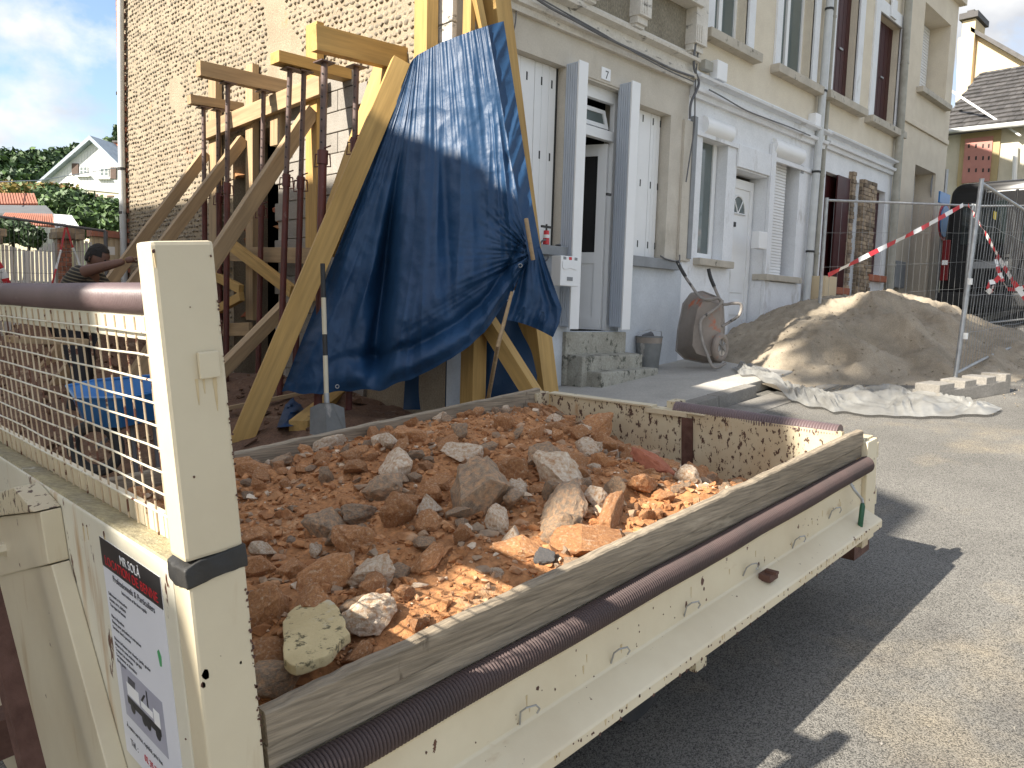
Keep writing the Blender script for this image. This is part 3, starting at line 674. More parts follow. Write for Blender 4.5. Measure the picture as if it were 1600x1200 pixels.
# door with panels and fan light
yd9 = F+.20
dr = part('door', bx(D9[0]+.02, D9[1]-.10, yd9, yd9+.05, D9[2], D9[3]-.18), M['pvc'], h9, bevel=.004)
part('door_frame', MB().box((D9[1]-.10, yd9-.02, D9[2]), (D9[1]-.02, yd9+.06, D9[3]-.06)).box((D9[0], yd9-.02, D9[3]-.18), (D9[1]-.10, yd9+.06, D9[3]-.06)), M['pvc'], h9, bevel=.004)
cx9 = PY(1152, 335, yd9).x; z9 = fz(1152, 334, yd9); ra = .19
fan = MB(); n_ = 10
fan.add([(cx9+cos(pi*k/n_)*ra, yd9-.003, z9+sin(pi*k/n_)*ra*1.25) for k in range(n_+1)], [tuple(range(n_+1))])
part('fan_light', fan, M['glass'], dr)
sp = MB(); sp.tube([(cx9+cos(pi*k/n_)*ra, yd9-.008, z9+sin(pi*k/n_)*ra*1.25) for k in range(n_+1)]+[(cx9+ra, yd9-.008, z9)], .014, 6)
for a in (50, 130): sp.tube([(cx9, yd9-.008, z9), (cx9+cos(radians(a))*ra, yd9-.008, z9+sin(radians(a))*ra*1.25)], .010, 5)
sp.tube([(cx9-ra, yd9-.008, z9), (cx9+ra, yd9-.008, z9)], .014, 6)
part('fan_bars', sp, M['pvc'], dr)
for (za, zb_) in ((z9-.55, z9-1.05), (z9-1.15, z9-1.35)):
    part('door_panel', MB().box((cx9-.22, yd9-.012, za), (cx9+.22, yd9-.001, zb_)), M['pvc'], dr, bevel=.01)
part('door_lock', bx(PY(1145, 343, yd9).x-.05, PY(1145, 343, yd9).x+.04, yd9-.03, yd9, z9-.18, z9-.12), M['black'], dr)
part('door_jamb', bx(D9[1], D9[1]+.13, F-.05, F-.002, -.6, fz(1205, 225)), M['white'], h9, bevel=.006)
part('door_hood', bx(D9[0]-.02, D9[1]+.12, F-.035, F-.003, D9[3]+.02, D9[3]+.30), M['white'], h9, bevel=.006)
rollerbox(h9, W2[0]-.0, W2[1]+.0, fz(1240, 256), .24)
rs = part('roller_shutter', bx(W2[0]+.02, W2[1]-.14, F+.15, F+.17, W2[2], W2[3]), M['pvc'], h9)
zz = W2[2]+.01
while zz < W2[3]-.1:
    part('slat', bx(W2[0]+.02, W2[1]-.14, F+.135, F+.149, zz, zz+.034), M['pvc'], rs, bevel=.006); zz += .042
part('window_sill', bx(W2[0]-.1, W2[1]+.08, F-.10, F+.13, W2[2]-.09, W2[2]-.005), M['sillstone'], h9, bevel=.01)
part('meter_panel', bx(W2[0]-.02, W2[1]+.2, F-.04, F-.002, -.6, W2[2]-.10), M['white'], h9, bevel=.006)
for (pa, pb, pz) in ((1190, 1199, 0),): pass
mbx = PY(1195, 375, F-.12)
part('letter_box', bx(PY(1186, 375, F-.16).x, PY(1199, 375, F-.16).x, F-.16, F-.051, fz(1193, 389, F-.16), fz(1193, 362, F-.16)), M['pvc'], h9, bevel=.008)
part('house_sign', bx(fx(1251, 265), fx(1255, 265), F-.01, F-.001, fz(1253, 271), fz(1253, 259)), M['sillgrey'], h9)
# junction boxes
part('junction_box', bx(fx(1108, 118), fx(1124, 118), F-.11, F, fz(1115, 128), fz(1115, 98)), M['pvc'], h9, bevel=.01)
part('junction_box', bx(fx(1091, 110), fx(1104, 110), F-.09, F, fz(1098, 112), fz(1098, 97)), M['pipe4'], h9, bevel=.01)
part('junction_box', bx(fx(1262, 190), fx(1276, 190), F-.12, F, fz(1268, 204), fz(1268, 180)), M['pvc'], h9, bevel=.01)
def pipe(par, px1, py1, px2, py2, r=.05, m='zinc', y=F-.09, ztop=7.4):
    a = PY(px1, py1, y); b = PY(px2, py2, y); d = (a-b)/(a.z-b.z)
    top = b+d*(ztop-b.z); bot = b+d*(-.5-b.z)
    o = part('downpipe', MB().tube([top, bot], r, 12), M[m], par, smooth=True)
    z = -.2
    while z < ztop:
        p = b+d*(z-b.z); part('pipe_collar', MB().tube([p, p+d*.03], r+.008, 12), M['black' if m == 'zinc' else m], o); z += 1.15
    return o
pipe(h9, 1297, 0, 1262, 440, .055, 'zinc')
pipe(h9, 1305, 0, 1273, 440, .03, 'pipe4', y=F-.03)
part('roof', MB().hexa([(x9, F-.35, 7.6), (x11, F-.35, 7.6), (x11, gy1, 7.6), (x9, gy1, 7.6), (x9, 8.6, 9.8), (x11, 8.6, 9.8), (x11, 9.2, 9.8), (x9, 9.2, 9.8)]), M['slate'], h9)

# ---------- house 11 (dark red shutters)
h11 = thing('terraced_house', 'beige terraced house with dark red shutters and stone-clad door pier', 'house', (x11, F, -.4))
A1 = (fx(1302, 80), fx(1338, 80), fz(1330, 165), 5.9); A2 = (fx(1366, 130), fx(1401, 130), fz(1390, 200), fz(1392, 32))
zc11 = 2.55
G1 = (fx(1285, 350), fx(1322, 350), fz(1318, 425)-.25, fz(1320, 278)); G2 = (fx(1322, 350)+.24, fx(1338, 350), -.5, G1[3]); G3 = (fx(1360, 350)-.02, fx(1380, 350), fz(1370, 430), G1[3])
wl = MB(); wallgrid(wl, x11, x13, -1.2, zc11, [G1, G2, G3], depth=.22); part('ground_floor_wall', wl, M['white'], h11, fix=False)
wu = MB(); wallgrid(wu, x11, x13, zc11+.28, 7.6, [A1, A2], depth=.3); part('upper_wall', wu, M['cream2'], h11, fix=False)
cornice(h11, x11+.06, x13-.02, zc11-.02, .30, m='white')
for A in (A1, A2):
    a, b, c, d = A
    for (x0, x1) in ((a-.2, a), (b, b+.2)): part('surround', bx(x0, x1, F-.03, F+.02, c-.05, d+(.2 if A is A2 else 0)), M['white'], h11, bevel=.005)
    if A is A2:
        part('surround', bx(a, b, F-.03, F+.02, d, d+.2), M['white'], h11, bevel=.005)
        part('keystone', bx((a+b)/2-.12, (a+b)/2+.12, F-.06, F-.031, d+.02, d+.32), M['white'], h11, bevel=.006)
    part('window_sill', bx(a-.3, b+.3, F-.14, F+.03, c-.12, c-.01), M['sillstone'], h11, bevel=.008)
    s = part('shutter', bx(a, b, F+.14, F+.17, c, d), M['darkred'], h11)
    nb = 6
    for i in range(nb): part('board', bx(a+(b-a)*i/nb+.006, a+(b-a)*(i+1)/nb-.006, F+.125, F+.139, c+.01, d-.01), M['darkred'], s)
    part('shutter_catch', bx((a+b)/2+.05, (a+b)/2+.17, F+.10, F+.12, c+.8, c+.83), M['steel'], s)
for G in (G1, G3):
    a, b, c, d = G; s = part('shutter', bx(a, b, F+.12, F+.15, c, d), M['darkred'], h11)
    for i in range(4): part('board', bx(a+(b-a)*i/4+.006, a+(b-a)*(i+1)/4-.006, F+.105, F+.119, c+.01, d-.01), M['darkred'], s)
    part('window_sill', bx(a-.1, b+.1, F-.10, F+.1, c-.12, c-.01), M['brickred'], h11, bevel=.01)
# open leaf folded against first pier
part('shutter', bx(G1[1]-.5, G1[1]-.02, F-.03, F-.005, G1[2], G1[3]), M['darkred'], h11)
# clad piers: many small stone pieces
rs_ = random.Random(9)
def clad(xa, xb, z0, z1, yf):
    core = part('clad_pier', bx(xa, xb, yf+.02, F+.2, z0, z1), M['mortarj'], h11)
    z = z0
    while z < z1-.01:
        hh = .062; x = xa
        while x < xb-.01:
            ww = min(rs_.uniform(.10, .26), xb-x)
            if xb-(x+ww) < .06: ww = xb-x
            o = part('stone', bx(x+.003, x+ww-.003, yf-rs_.uniform(0, .02), yf+.0205, z+.003, z+hh-.003), M['cladding'], core); x += ww
        # left side face pieces
        part('stone', bx(xa-.02-rs_.uniform(0, .01), xa-.0005, yf+.02, F+.0, z+.003, z+hh-.003), M['cladding'], core)
        z += hh
clad(fx(1339, 350), fx(1360, 350)-.04, -.45, G1[3]+.06, F-.07)
clad(fx(1322, 350), fx(1322, 350)+.14, -.45, G1[3]+.12, F-.05)
part('door', bx(G2[0], G2[1], F+.15, F+.19, -.5, G2[3]), M['pvcgrey'], h11)
n_ = (fx(1337, 275), fz(1337, 275))
textmesh('number', '11', .09, (n_[0], F-.004, n_[1]), EX, EZ, M['brickred'], h11)
pipe(h11, 1420, 0, 1391, 440, .065, 'pipe4', y=F-.10)
part('roof', MB().hexa([(x11, F-.35, 7.6), (x13, F-.35, 7.6), (x13, gy1, 7.6), (x11, gy1, 7.6), (x11, 8.6, 9.8), (x13, 8.6, 9.8), (x13, 9.2, 9.8), (x11, 9.2, 9.8)]), M['slate'], h11)

# ---------- house 13 (plain cream)
h13 = thing('terraced_house', 'plain pinkish cream terraced house at the end of the row behind the van', 'house', (x13, F, 0))
B1 = (fx(1436, 80), fx(1462, 80), fz(1462, 150), fz(1480, 33)); B1 = (fx(1440, 90), fx(1482, 90), fz(1470, 160), fz(1482, 36))
B2 = (fx(1424, 340), fx(1457, 340), .35, fz(1455, 268))
wl = MB(); wallgrid(wl, x13, XE, -1., 8.2, [B1, B2], depth=.42); 
wl.add([(XE, F, -1), (XE, gy1, -1), (XE, gy1, 8.2), (XE, F, 8.2)], [(0, 1, 2, 3)])
part('wall', wl, M['cream4'], h13, fix=False)
for B in (B1, B2):
    a, b, c, d = B
    s = part('roller_shutter', bx(a, b, F+.38, F+.40, c, d), M['pvcgrey'], h13)
    zz = c+.01
    while zz < d-.02:
        part('slat', bx(a+.05, b-.05, F+.365, F+.379, zz, zz+.045), M['pvc'], s); zz += .055
    part('window_sill', bx(a-.14, b+.1, F-.12, F+.05, c-.11, c-.01), M['sillstone'], h13, bevel=.008)
zb13 = fz(1460, 212)
part('string_course', bx(x13+.2, XE-.05, F-.04, F+.02, zb13-.05, zb13+.04), M['cream4'], h13, bevel=.01)
part('eaves_band', bx(x13, XE+.1, F-.12, F+.02, fz(1495, 5), fz(1495, 5)+.2), M['cream4'], h13, bevel=.01)
part('letter_box', bx(fx(1388, 430), fx(1403, 430), F-.13, F, fz(1395, 450), fz(1395, 408)), M['sillgrey'], h13, bevel=.02)
part('roof', MB().hexa([(x13, F-.35, 8.2), (XE+.1, F-.35, 8.2), (XE+.1, gy1, 8.2), (x13, gy1, 8.2), (x13, 8.6, 10), (XE+.1, 8.6, 10), (XE+.1, 9.2, 10), (x13, 9.2, 10)]), M['slate'], h13)

# ---------- slate-roofed house beyond, with pink shutter, and tall beige gable
hs = thing('slate_roofed_house', 'low pale house with grey slate roof and pink shutter behind the van', 'house', PY(1540, 330, 7)*1.0)
YS = 7.0
def S(px, py, y=YS): return PY(px, py, y)
base = S(1500, 320)
xs0, xs1 = S(1478, 230).x, S(1478, 230).x+14
# facade facing the camera: plane x = const
XS = 24.
def Q(px, py, x=XS): return PX(px, py, x)
ya, yb_ = Q(1472, 260).y, Q(1700, 260).y
ze = Q(1520, 203).z
w_ = MB()
w_.box((XS, yb_, -.5), (XS+7, ya, ze))
part('wall', w_, M['pale_far'], hs)
shp = [Q(1508, 214), Q(1556, 214), Q(1556, 276), Q(1508, 276)]
fo_ = part('window_frame', MB().box((XS-.06, Q(1562, 240).y, Q(1530, 290).z), (XS-.005, Q(1500, 240).y, Q(1530, 207).z)), M['ochre'], hs)
sh = part('shutter', MB().box((XS-.10, Q(1551, 240).y, Q(1530, 285).z), (XS-.061, Q(1508, 240).y, Q(1530, 216).z)), M['pink'], hs)
for zz in (228, 247, 266):
    for xx in (1514, 1525, 1536, 1545):
        c = Q(xx, zz, XS-.10); part('slot', MB().box((XS-.106, c.y-.02, c.z-.05), (XS-.1005, c.y+.02, c.z+.05)), M['slot'], sh)
# slate roof: eave at ze rising to ridge behind
e0 = Vector((XS-.35, ya+.15, ze)); e1 = Vector((XS-.35, yb_-.3, ze)); r0 = Q(1487, 122, XS+3.2); r1 = Vector((XS+3.2, yb_, r0.z))
rt = Vector((XS+3.2, ya-.3, r0.z))
hip = Vector((XS+.4, ya+.05, Q(1487, 122, XS+.4).z))
rf_ = part('roof', MB().add([e0, e1, r1, Vector((XS+3.2, ya+.1, r0.z))], [(0, 1, 2, 3)]).add([e0-EZ*.15, e1-EZ*.15, e1, e0], [(0, 1, 2, 3)]), M['slate'], hs, fix=False)
# slate tiles as pieces
rows_ = 14; cols = 22
sd_ = random.Random(5)
stile = MB()
for i in range(rows_):
    for j in range(cols):
        t0, t1 = i/rows_, (i+1.25)/rows_; s0 = (j+(.5 if i % 2 else 0))/cols; s1 = s0+1/cols*.96
        if s1 > 1.02: continue
        A_ = lambda s_, t_, up: (e0.lerp(e1, s_)).lerp(Vector((XS+3.2, ya+.1, r0.z)).lerp(r1, s_), t_)+Vector((-.02, 0, .03))*up
        up = 1+sd_.uniform(-.1, .3)
        o = MB().add([A_(s0, t0, up+.8), A_(s1, t0, up+.8), A_(s1, min(t1, 1), up*.3), A_(s0, min(t1, 1), up*.3), A_(s0, t0, 0), A_(s1, t0, 0)], [(0, 1, 2, 3), (4, 5, 1, 0)])
        if len([1 for c in rf_.children]) < 290: part('slate', o, M['slate'], rf_, fix=False)
gt = part('gutter', MB().tube([Vector((XS-.4, ya+.2, ze-.03)), Vector((XS-.4, yb_, ze-.12))], .07, 8), M['zinc'], hs)
rdp = part('downpipe', MB().tube([Q(1587, 226, XS-.15), Q(1583, 330, XS-.15)], .06, 8), M['whitewood'], hs)
flash = part('flashing', MB().beam(Q(1484, 140, XS-.0), Q(1595, 212, XS-.2), .12, .05), M['whitewood'], hs)
# tall beige gable behind
XB = 34.
hb = thing('beige_gable_house', 'tall sunlit beige gable house with chimney at the right edge', 'house', (XB, 8, 0))
def QB(px, py, x=XB): return PX(px, py, x)
pts = [QB(1497, 60), QB(1521, 48), QB(1600, 93), QB(1760, 185), QB(1760, 420), QB(1484, 420)]
g_ = MB(); n_ = len(pts); g_.add(pts+[p+EX*8 for p in pts], [tuple(range(n_)), tuple(range(n_, 2*n_))[::-1]] + [(i, (i+1) % n_, n_+(i+1) % n_, n_+i) for i in range(n_)])
part('wall', g_, M['lit_beige'], hb)
rfb = part('roof', MB().hexa([p for p in (QB(1520, 52)-EX*.3, QB(1520, 52)+EX*8, QB(1770, 196)+EX*8, QB(1770, 196)-EX*.3, QB(1520, 45)-EX*.3, QB(1520, 45)+EX*8, QB(1770, 184)+EX*8, QB(1770, 184)-EX*.3)]), M['slate'], hb)
ch = MB(); c0 = QB(1500, 130); c1 = QB(1520, 130)
ch.box((XB-.3, c1.y, c0.z-3), (XB+1, c0.y, QB(1510, 36).z))
cm = part('chimney', ch, M['lit_beige'], hb)
part('chimney_cap', MB().box((XB-.45, c1.y-.1, QB(1510, 35).z), (XB+1.1, c0.y+.1, QB(1510, 26).z)).box((XB-.2, c1.y+.1, QB(1510, 26).z), (XB+.8, c0.y-.1, QB(1510, 20).z)), M['slate'], cm)
# road signs behind the van
sg = thing('road_sign', 'round no-stopping sign and blue plate on a post beside the van', 'sign', (16.8, 4.85, 0))
yy = 4.8
def SG(px, py): return PY(px, py, yy)
part('post', MB().tube([Vector((SG(1472, 400).x, yy+.04, 0)), Vector((SG(1472, 400).x, yy+.04, SG(1475, 260).z))], .03, 8), M['steel'], sg)
def disc(px, py, r, m, y_, name, par):
    c = SG(px, py); n_ = 24
    vs = [(c.x+cos(2*pi*k/n_)*r, y_, c.z+sin(2*pi*k/n_)*r) for k in range(n_)] + [(c.x+cos(2*pi*k/n_)*r, y_+.012, c.z+sin(2*pi*k/n_)*r) for k in range(n_)]
    return part(name, MB().add(vs, [tuple(range(n_)), tuple(range(n_, 2*n_))[::-1]]+[(k, (k+1) % n_, n_+(k+1) % n_, n_+k) for k in range(n_)]), m, par)
disc(1474, 346, .36, M['tapered'], yy-.02, 'sign_rim', sg); disc(1474, 346, .30, M['blue'], yy-.036, 'sign_face', sg)
part('sign_plate', MB().box((SG(1466, 310).x, yy-.03, SG(1470, 318).z), (SG(1482, 310).x, yy, SG(1470, 300).z)), M['blue'], sg)
disc(1490, 292, .38, M['sillgrey'], yy+.3, 'mirror_disc', sg)
# ================================================================ TIPPER BODY
tb = thing('tipper_trailer', 'cream rusty tipper trailer loaded with rubble, side boards and mesh headboard', 'trailer', TR(1.6, 1.75, -1.31))
def tbox(a0, a1, b0, b1, c0, c1): return MB().box((a0, b0, c0), (a1, b1, c1), T=TR)
def tp(name, mb, m, par=None, **k): return build(name, mb, m, par or tb, **k)
def TP(px, py, **k):   # truck coords from a pixel on a truck plane
    if 'a' in k: P = onp(px, py, TU*k['a']*ST, TU)
    elif 'b' in k: P = onp(px, py, TV*k['b']*ST, TV)
    else: P = onp(px, py, TN*k['c']*ST, TN)
    return (P.dot(TU)/ST, P.dot(TV)/ST, P.dot(TN)/ST)
B0, B1_ = 1.0, 2.553
# floor, chassis, wheels
tp('bed_floor', tbox(.46, 2.74, B0+.02, B1_-.02, -1.06, -1.02), M['rust'])
tp('chassis_beam', tbox(.2, 2.7, 1.35, 1.43, -1.16, -1.061), M['rust']); tp('chassis_beam', tbox(.2, 2.7, 2.1, 2.18, -1.16, -1.061), M['rust'])
for a_ in (1.15, 1.65):
    for b_ in (1.25, 2.25):
        wc = TR(a_, b_, -1.414/ST+.135)
        wh = tp('wheel', MB().tube([wc-TV*.07, wc+TV*.07], .145, 20), M['tyre'], smooth=True)
        tp('rim', MB().tube([wc-TV*.075, wc+TV*.075], .08, 14), M['creamrust'], wh, smooth=True)
# side drop panels (extruded profile)
prof = [(.020, -.745), (.020, -.7985), (.0, -.8005), (-.009, -.804), (-.009, -.813), (0, -.822), (.0, -.920), (-.004, -.925), (-.072, -.957), (-.076, -.962), (-.076, -.987), (-.05, -.991), (.10, -1.01), (.10, -1.03), (.03, -1.03), (.03, -.745)]
dsp = tp('side_panel', MB().prism(prof, lambda u_, v_: TR(.462, B0+u_, v_), lambda u_, v_: TR(2.742, B0+u_, v_)), M['creamside'], bevel=.002)
tp('side_panel', MB().prism([(B1_-B0-x, y) for x, y in prof], lambda u_, v_: TR(.462, B0+u_, v_), lambda u_, v_: TR(2.742, B0+u_, v_)), M['creamrust'])
# side boards: upper and lower plank each side, uneven top edge
def plank(a0, a1, b0, b1, c0, c1, seed, nseg=40, mt='board', endcut=0):
    rr = random.Random(seed); mb = MB()
    def row(a, t):
        w1 = noise.noise(Vector((a*9, seed, 0)))*.004; w2 = noise.noise(Vector((a*40, seed, 3)))*.0022
        cc = c1+w1+w2; ch_ = .004
        return [(b0, c0), (b1, c0), (b1, cc-ch_), (b1-ch_, cc), (b0+ch_+noise.noise(Vector((a*50, seed, 8)))*.003, cc), (b0+.0004, cc-ch_)]
    n_ = nseg; k_ = 6
    for i in range(n_+1):
        a = lerp(a0, a1, i/n_)
        for (b, c) in row(a, i/n_): mb.v.append(tuple(TR(a, b, c)))
    for i in range(n_):
        for k in range(k_): mb.f.append((i*k_+k, i*k_+(k+1) % k_, (i+1)*k_+(k+1) % k_, (i+1)*k_+k)); mb.m.append(0)
    mb.f.append(tuple(range(k_))[::-1]); mb.m.append(0); mb.f.append(tuple(n_*k_+k for k in range(k_))); mb.m.append(0)
    return mb
pu = tp('side_board', plank(.462, 2.742, 1.0, 1.028, -.7005, -.645, 11, 150), M['board'])
tp('side_board', plank(.462, 2.742, 1.004, 1.027, -.742, -.7030, 12, 60), M['board'])
tp('side_board', plank(.462, 2.70, 2.515, 2.55, -.733, -.635, 13, 90), M['board'])
# ribbed hoses
def hose(pts, r, pitch_, name='hose', par=None, seg=16, m='hose', dp=.90):
    mb = MB(); P = [Vector(p) for p in pts]; Lt = sum((P[i+1]-P[i]).length for i in range(len(P)-1))
    n_ = int(Lt/pitch_*3); out_ = []; rr_ = []
    for i in range(n_+1):
        s_ = Lt*i/n_; k = 0
        while k < len(P)-2 and s_ > (P[k+1]-P[k]).length: s_ -= (P[k+1]-P[k]).length; k += 1
        out_.append(P[k].lerp(P[k+1], s_/(P[k+1]-P[k]).length)); rr_.append(r*(1 if i % 3 else dp))
    mb.tube(out_, rr_, seg); return tp(name, mb, M[m], par, smooth=True, angle=80)
def bowpts(p0, p1, n_, amp, seed):
    p0 = Vector(p0); p1 = Vector(p1)
    return [p0.lerp(p1, i/n_)+Vector((noise.noise(Vector((i*.6, seed, 0))), noise.noise(Vector((i*.6, seed, 5))), noise.noise(Vector((i*.6, seed, 9)))))*amp*min(1, i, n_-i) for i in range(n_+1)]
hose(bowpts(TR(.47, .985, -.768), TR(2.735, .985, -.768), 14, .003, 1), .0325, .0080, dp=.86)
hose(bowpts(TR(.47, 2.56, -.775), TR(2.70, 2.56, -.775), 10, .004, 2), .038, .0105)
# side hooks
hk = [(815, 1112), (860+10, 1000+30), (960, 1018), (1073, 945), (1163, 885), (1240, 842), (1300, 798)]
for (px, py) in ((815, 1108), (960, 1017), (1073, 945), (1166, 885), (1242, 842), (1299, 797)):
    a_, b_, c_ = TP(px, py, b=.995)
    _j = noise.noise(Vector((px*.1, 0, 0)))*.008; pts = [TR(a_-.008+_j, .999, c_-.028-_j), TR(a_-.008, .990, c_-.0), TR(a_-.004, .978, c_+.012), TR(a_+.018, .972, c_+.010), TR(a_+.030, .974, c_-.004), TR(a_+.026, .978, c_-.014)]
    tp('rope_hook', MB().tube(pts, .0022, 6), M['steel'], smooth=True)
a_, b_, c_ = TP(1203, 900, b=.965)
tp('rusty_catch', MB().box((a_-.03, .95, c_-.008), (a_+.02, .985, c_+.012), T=TR).box((a_-.012, .94, c_+.0121), (a_+.004, .975, c_+.02), T=TR), M['rust'])
a_, b_, c_ = TP(1073, 950, b=.99)
# latch lever with green grip
a1, _, c1 = TP(1335, 765, b=.97); a2, _, c2 = TP(1342, 786, b=.96); a3, _, c3 = TP(1336, 828, b=.96)
lv = tp('latch_lever', MB().tube([TR(a1-.01, .985, c1+.03), TR(a1-.01, .965, c1), TR(a2+.012, .955, c2+.012), TR(a2+.006, .95, c2)], .0055, 8), M['steel'], smooth=True)
tp('grip', MB().tube([TR(a2+.006, .95, c2), TR(a2+.004, .949, c2-.01), TR(a3+.01, .948, c3+.005), TR(a3+.01, .948, c3)], [.007, .0095, .0095, .006], 10), M['green'], lv, smooth=True)
A0, A1 = .371, .452
# paint chips along the flange lip and the flat of the near side
gch = MB(); rch = random.Random(77)
def chip(a, c, r, b=None, m=0):
    n_ = 7
    if b is None: b = 1.0
    pr_ = [(a+cos(2*pi*k/n_)*r*rch.uniform(.5, 1.2)*.8, c+sin(2*pi*k/n_)*r*rch.uniform(.5, 1.3)) for k in range(n_)]
    gch.prism(pr_, lambda u_, v_: TR(u_, b-.0008, v_), lambda u_, v_: TR(u_, b+.001, v_), m)
for k in range(70): chip(rch.uniform(.5, 2.72), -.962-abs(rch.gauss(0, .006)), rch.uniform(.0015, .0045), .924)
for k in range(34): chip(rch.uniform(.5, 2.72), -.987, rch.uniform(.002, .006), .924)
for k in range(26): chip(rch.uniform(.5, 2.72), rch.uniform(-.915, -.83), rch.uniform(.0012, .0035))
for (px, py, r_) in ((1097, 908, .011), (1072, 945, .009), (1185, 882, .009), (928, 1060, .007), (840, 1075, .006), (1100, 920, .006)):
    q_ = TP(px, py, b=1.0); chip(q_[0], q_[2], r_)
for (px, py, r_) in ((322, 1055, .0075), (318, 1070, .005), (345, 1025, .001), (376, 1035, .003), (330, 400, .002), (392, 985, .003), (396, 1010, .003)):
    q_ = TP(px, py, b=.995); chip(q_[0], q_[2], r_, .9958)
for k in range(34): chip(A1-.001+rch.uniform(-.003, .001), rch.uniform(-.70, -.42), rch.uniform(.001, .0032), .9948)
for k in range(30): chip(A1-.001+rch.uniform(-.002, .001), rch.uniform(-.37, -.02), rch.uniform(.0006, .0022), .9968)
for (px, py, r_) in ((240, 392, .003), (297, 480, .001), (303, 745, .002), (352, 1120, .002), (290, 1155, .0015)):
    q_ = TP(px, py, b=.997); chip(q_[0], q_[2], r_, .9968)
gst = MB()
def streak(pl, x, c, ln, w_, off):
    n_ = 5; L_ = []; R_2 = []
    for i in range(n_+1):
        t = i/n_; ww = w_*(1-t)**.7*rch.uniform(.7, 1.2)+.0002; L_.append((x-ww, c-ln*t)); R_2.append((x+ww, c-ln*t))
    pr_ = L_+R_2[::-1]
    if pl == 'a': gst.prism(pr_, lambda u_, v_: TR(off-.0004, u_, v_), lambda u_, v_: TR(off+.001, u_, v_))
    else: gst.prism(pr_, lambda u_, v_: TR(u_, off-.0004, v_), lambda u_, v_: TR(u_, off+.001, v_))
for (px, py, ln, w_) in ((100, 955, .07, .0022), (108, 985, .10, .003), (92, 905, .04, .0015), (118, 985, .05, .0015), (140, 1040, .05, .002), (150, 1075, .06, .0025), (168, 1140, .06, .003), (130, 820, .03, .0015), (136, 822, .025, .0012), (163, 835, .02, .003), (88, 1000, .04, .0015), (120, 1060, .05, .002)):
    q_ = TP(px, py, a=.371); streak('a', q_[1], q_[2], ln, w_, .3706)
    pr_ = [(q_[1]+cos(2*pi*k/7)*w_*rch.uniform(.7, 1.4), q_[2]+sin(2*pi*k/7)*w_*rch.uniform(.8, 2.2)) for k in range(7)]
    gch.prism(pr_, lambda u_, v_: TR(.3698, u_, v_), lambda u_, v_: TR(.372, u_, v_))
for (px, py, ln, w_) in ((307, 592, .035, .004), (335, 590, .045, .005), (318, 592, .02, .003), (241, 393, .02, .0025), (318, 1075, .03, .003)):
    q_ = TP(px, py, b=.997); streak('b', q_[0], q_[2], ln, w_*.55, .9967)
for k in range(16): streak('b', rch.uniform(.55, 2.7), rch.uniform(-.91, -.84), rch.uniform(.01, .03), rch.uniform(.001, .003), .9996)
for k in range(30): streak('b', rch.uniform(.5, 2.72), -.963, rch.uniform(.008, .018), rch.uniform(.0015, .004), .9236)
gst_o = tp('rust_streaks', gst, M['ruststain']); gst_o['kind'] = 'stuff'
gch_o = tp('paint_chips', gch, M['rust']); gch_o['kind'] = 'stuff'
# tail corner posts and hinges
cp = tp('corner_post', tbox(2.748, 2.84, .985, 1.075, -1.065, -.690), M['creamside'], bevel=.004)
tp('post_cap', tbox(2.752, 2.835, 1.0, 1.075, -.689, -.683), M['creamrust'], cp)
for c_ in (-.72, -.90):
    tp('hinge', tbox(2.841, 2.885, 1.0, 1.03, c_-.05, c_-.012), M['creamrust'], cp, bevel=.003)
    q_ = TR(2.89, 1.015, 0); d_ = TN*ST
    tp('hinge_pin', MB().tube([q_+d_*(c_-.055), q_+d_*(c_-.0)], .018, 10), M['creamside'], cp, smooth=True)
    tp('bolt', MB().tube([q_+d_*(c_), q_+d_*(c_+.016)], .013, 6), M['rust'], cp)
tp('foot_bracket', tbox(2.70, 2.84, 1.0, 1.09, -1.12, -1.066), M['rust'])
for a_ in (2.62, 1.55): tp('tie_lug', tbox(a_, a_+.05, .945, 1.05, -1.035, -1.006), M['creamrust'])
tp('corner_post', tbox(2.66, 2.75, 2.50, 2.56, -1.06, -.655), M['creamrust'], bevel=.004)
# tailgate
tg = tp('tailgate', tbox(2.752, 2.775, 1.08, 2.50, -1.05, -.668), M['creamrust'])
tp('tailgate_lip', tbox(2.745, 2.79, 1.9, 2.50, -.6675, -.660), M['cream'], tg)
tp('tailgate_lip', MB().box((2.742, 1.72, -.690), (2.751, 1.93, -.674), T=TR).box((2.742, 1.64, -.674), (2.80, 1.93, -.669), T=TR), M['cream'], tg)
tp('rust_stiffener', tbox(2.7405, 2.7515, 1.695, 1.745, -1.05, -.692), M['rust'], tg)
hose(bowpts(TR(2.785, 1.80, -.668), TR(2.785, 1.10, -.680), 7, .004, 5), .036, .0115, par=tg, m='hosesunlit', dp=.86)
tp('hose_bracket', tbox(2.79, 2.86, 1.80, 1.85, -.67, -.640), M['creamrust'], tg)
tp('tail_rail', tbox(2.776, 2.83, 1.08, 2.5, -1.05, -.98), M['creamrust'], tg)
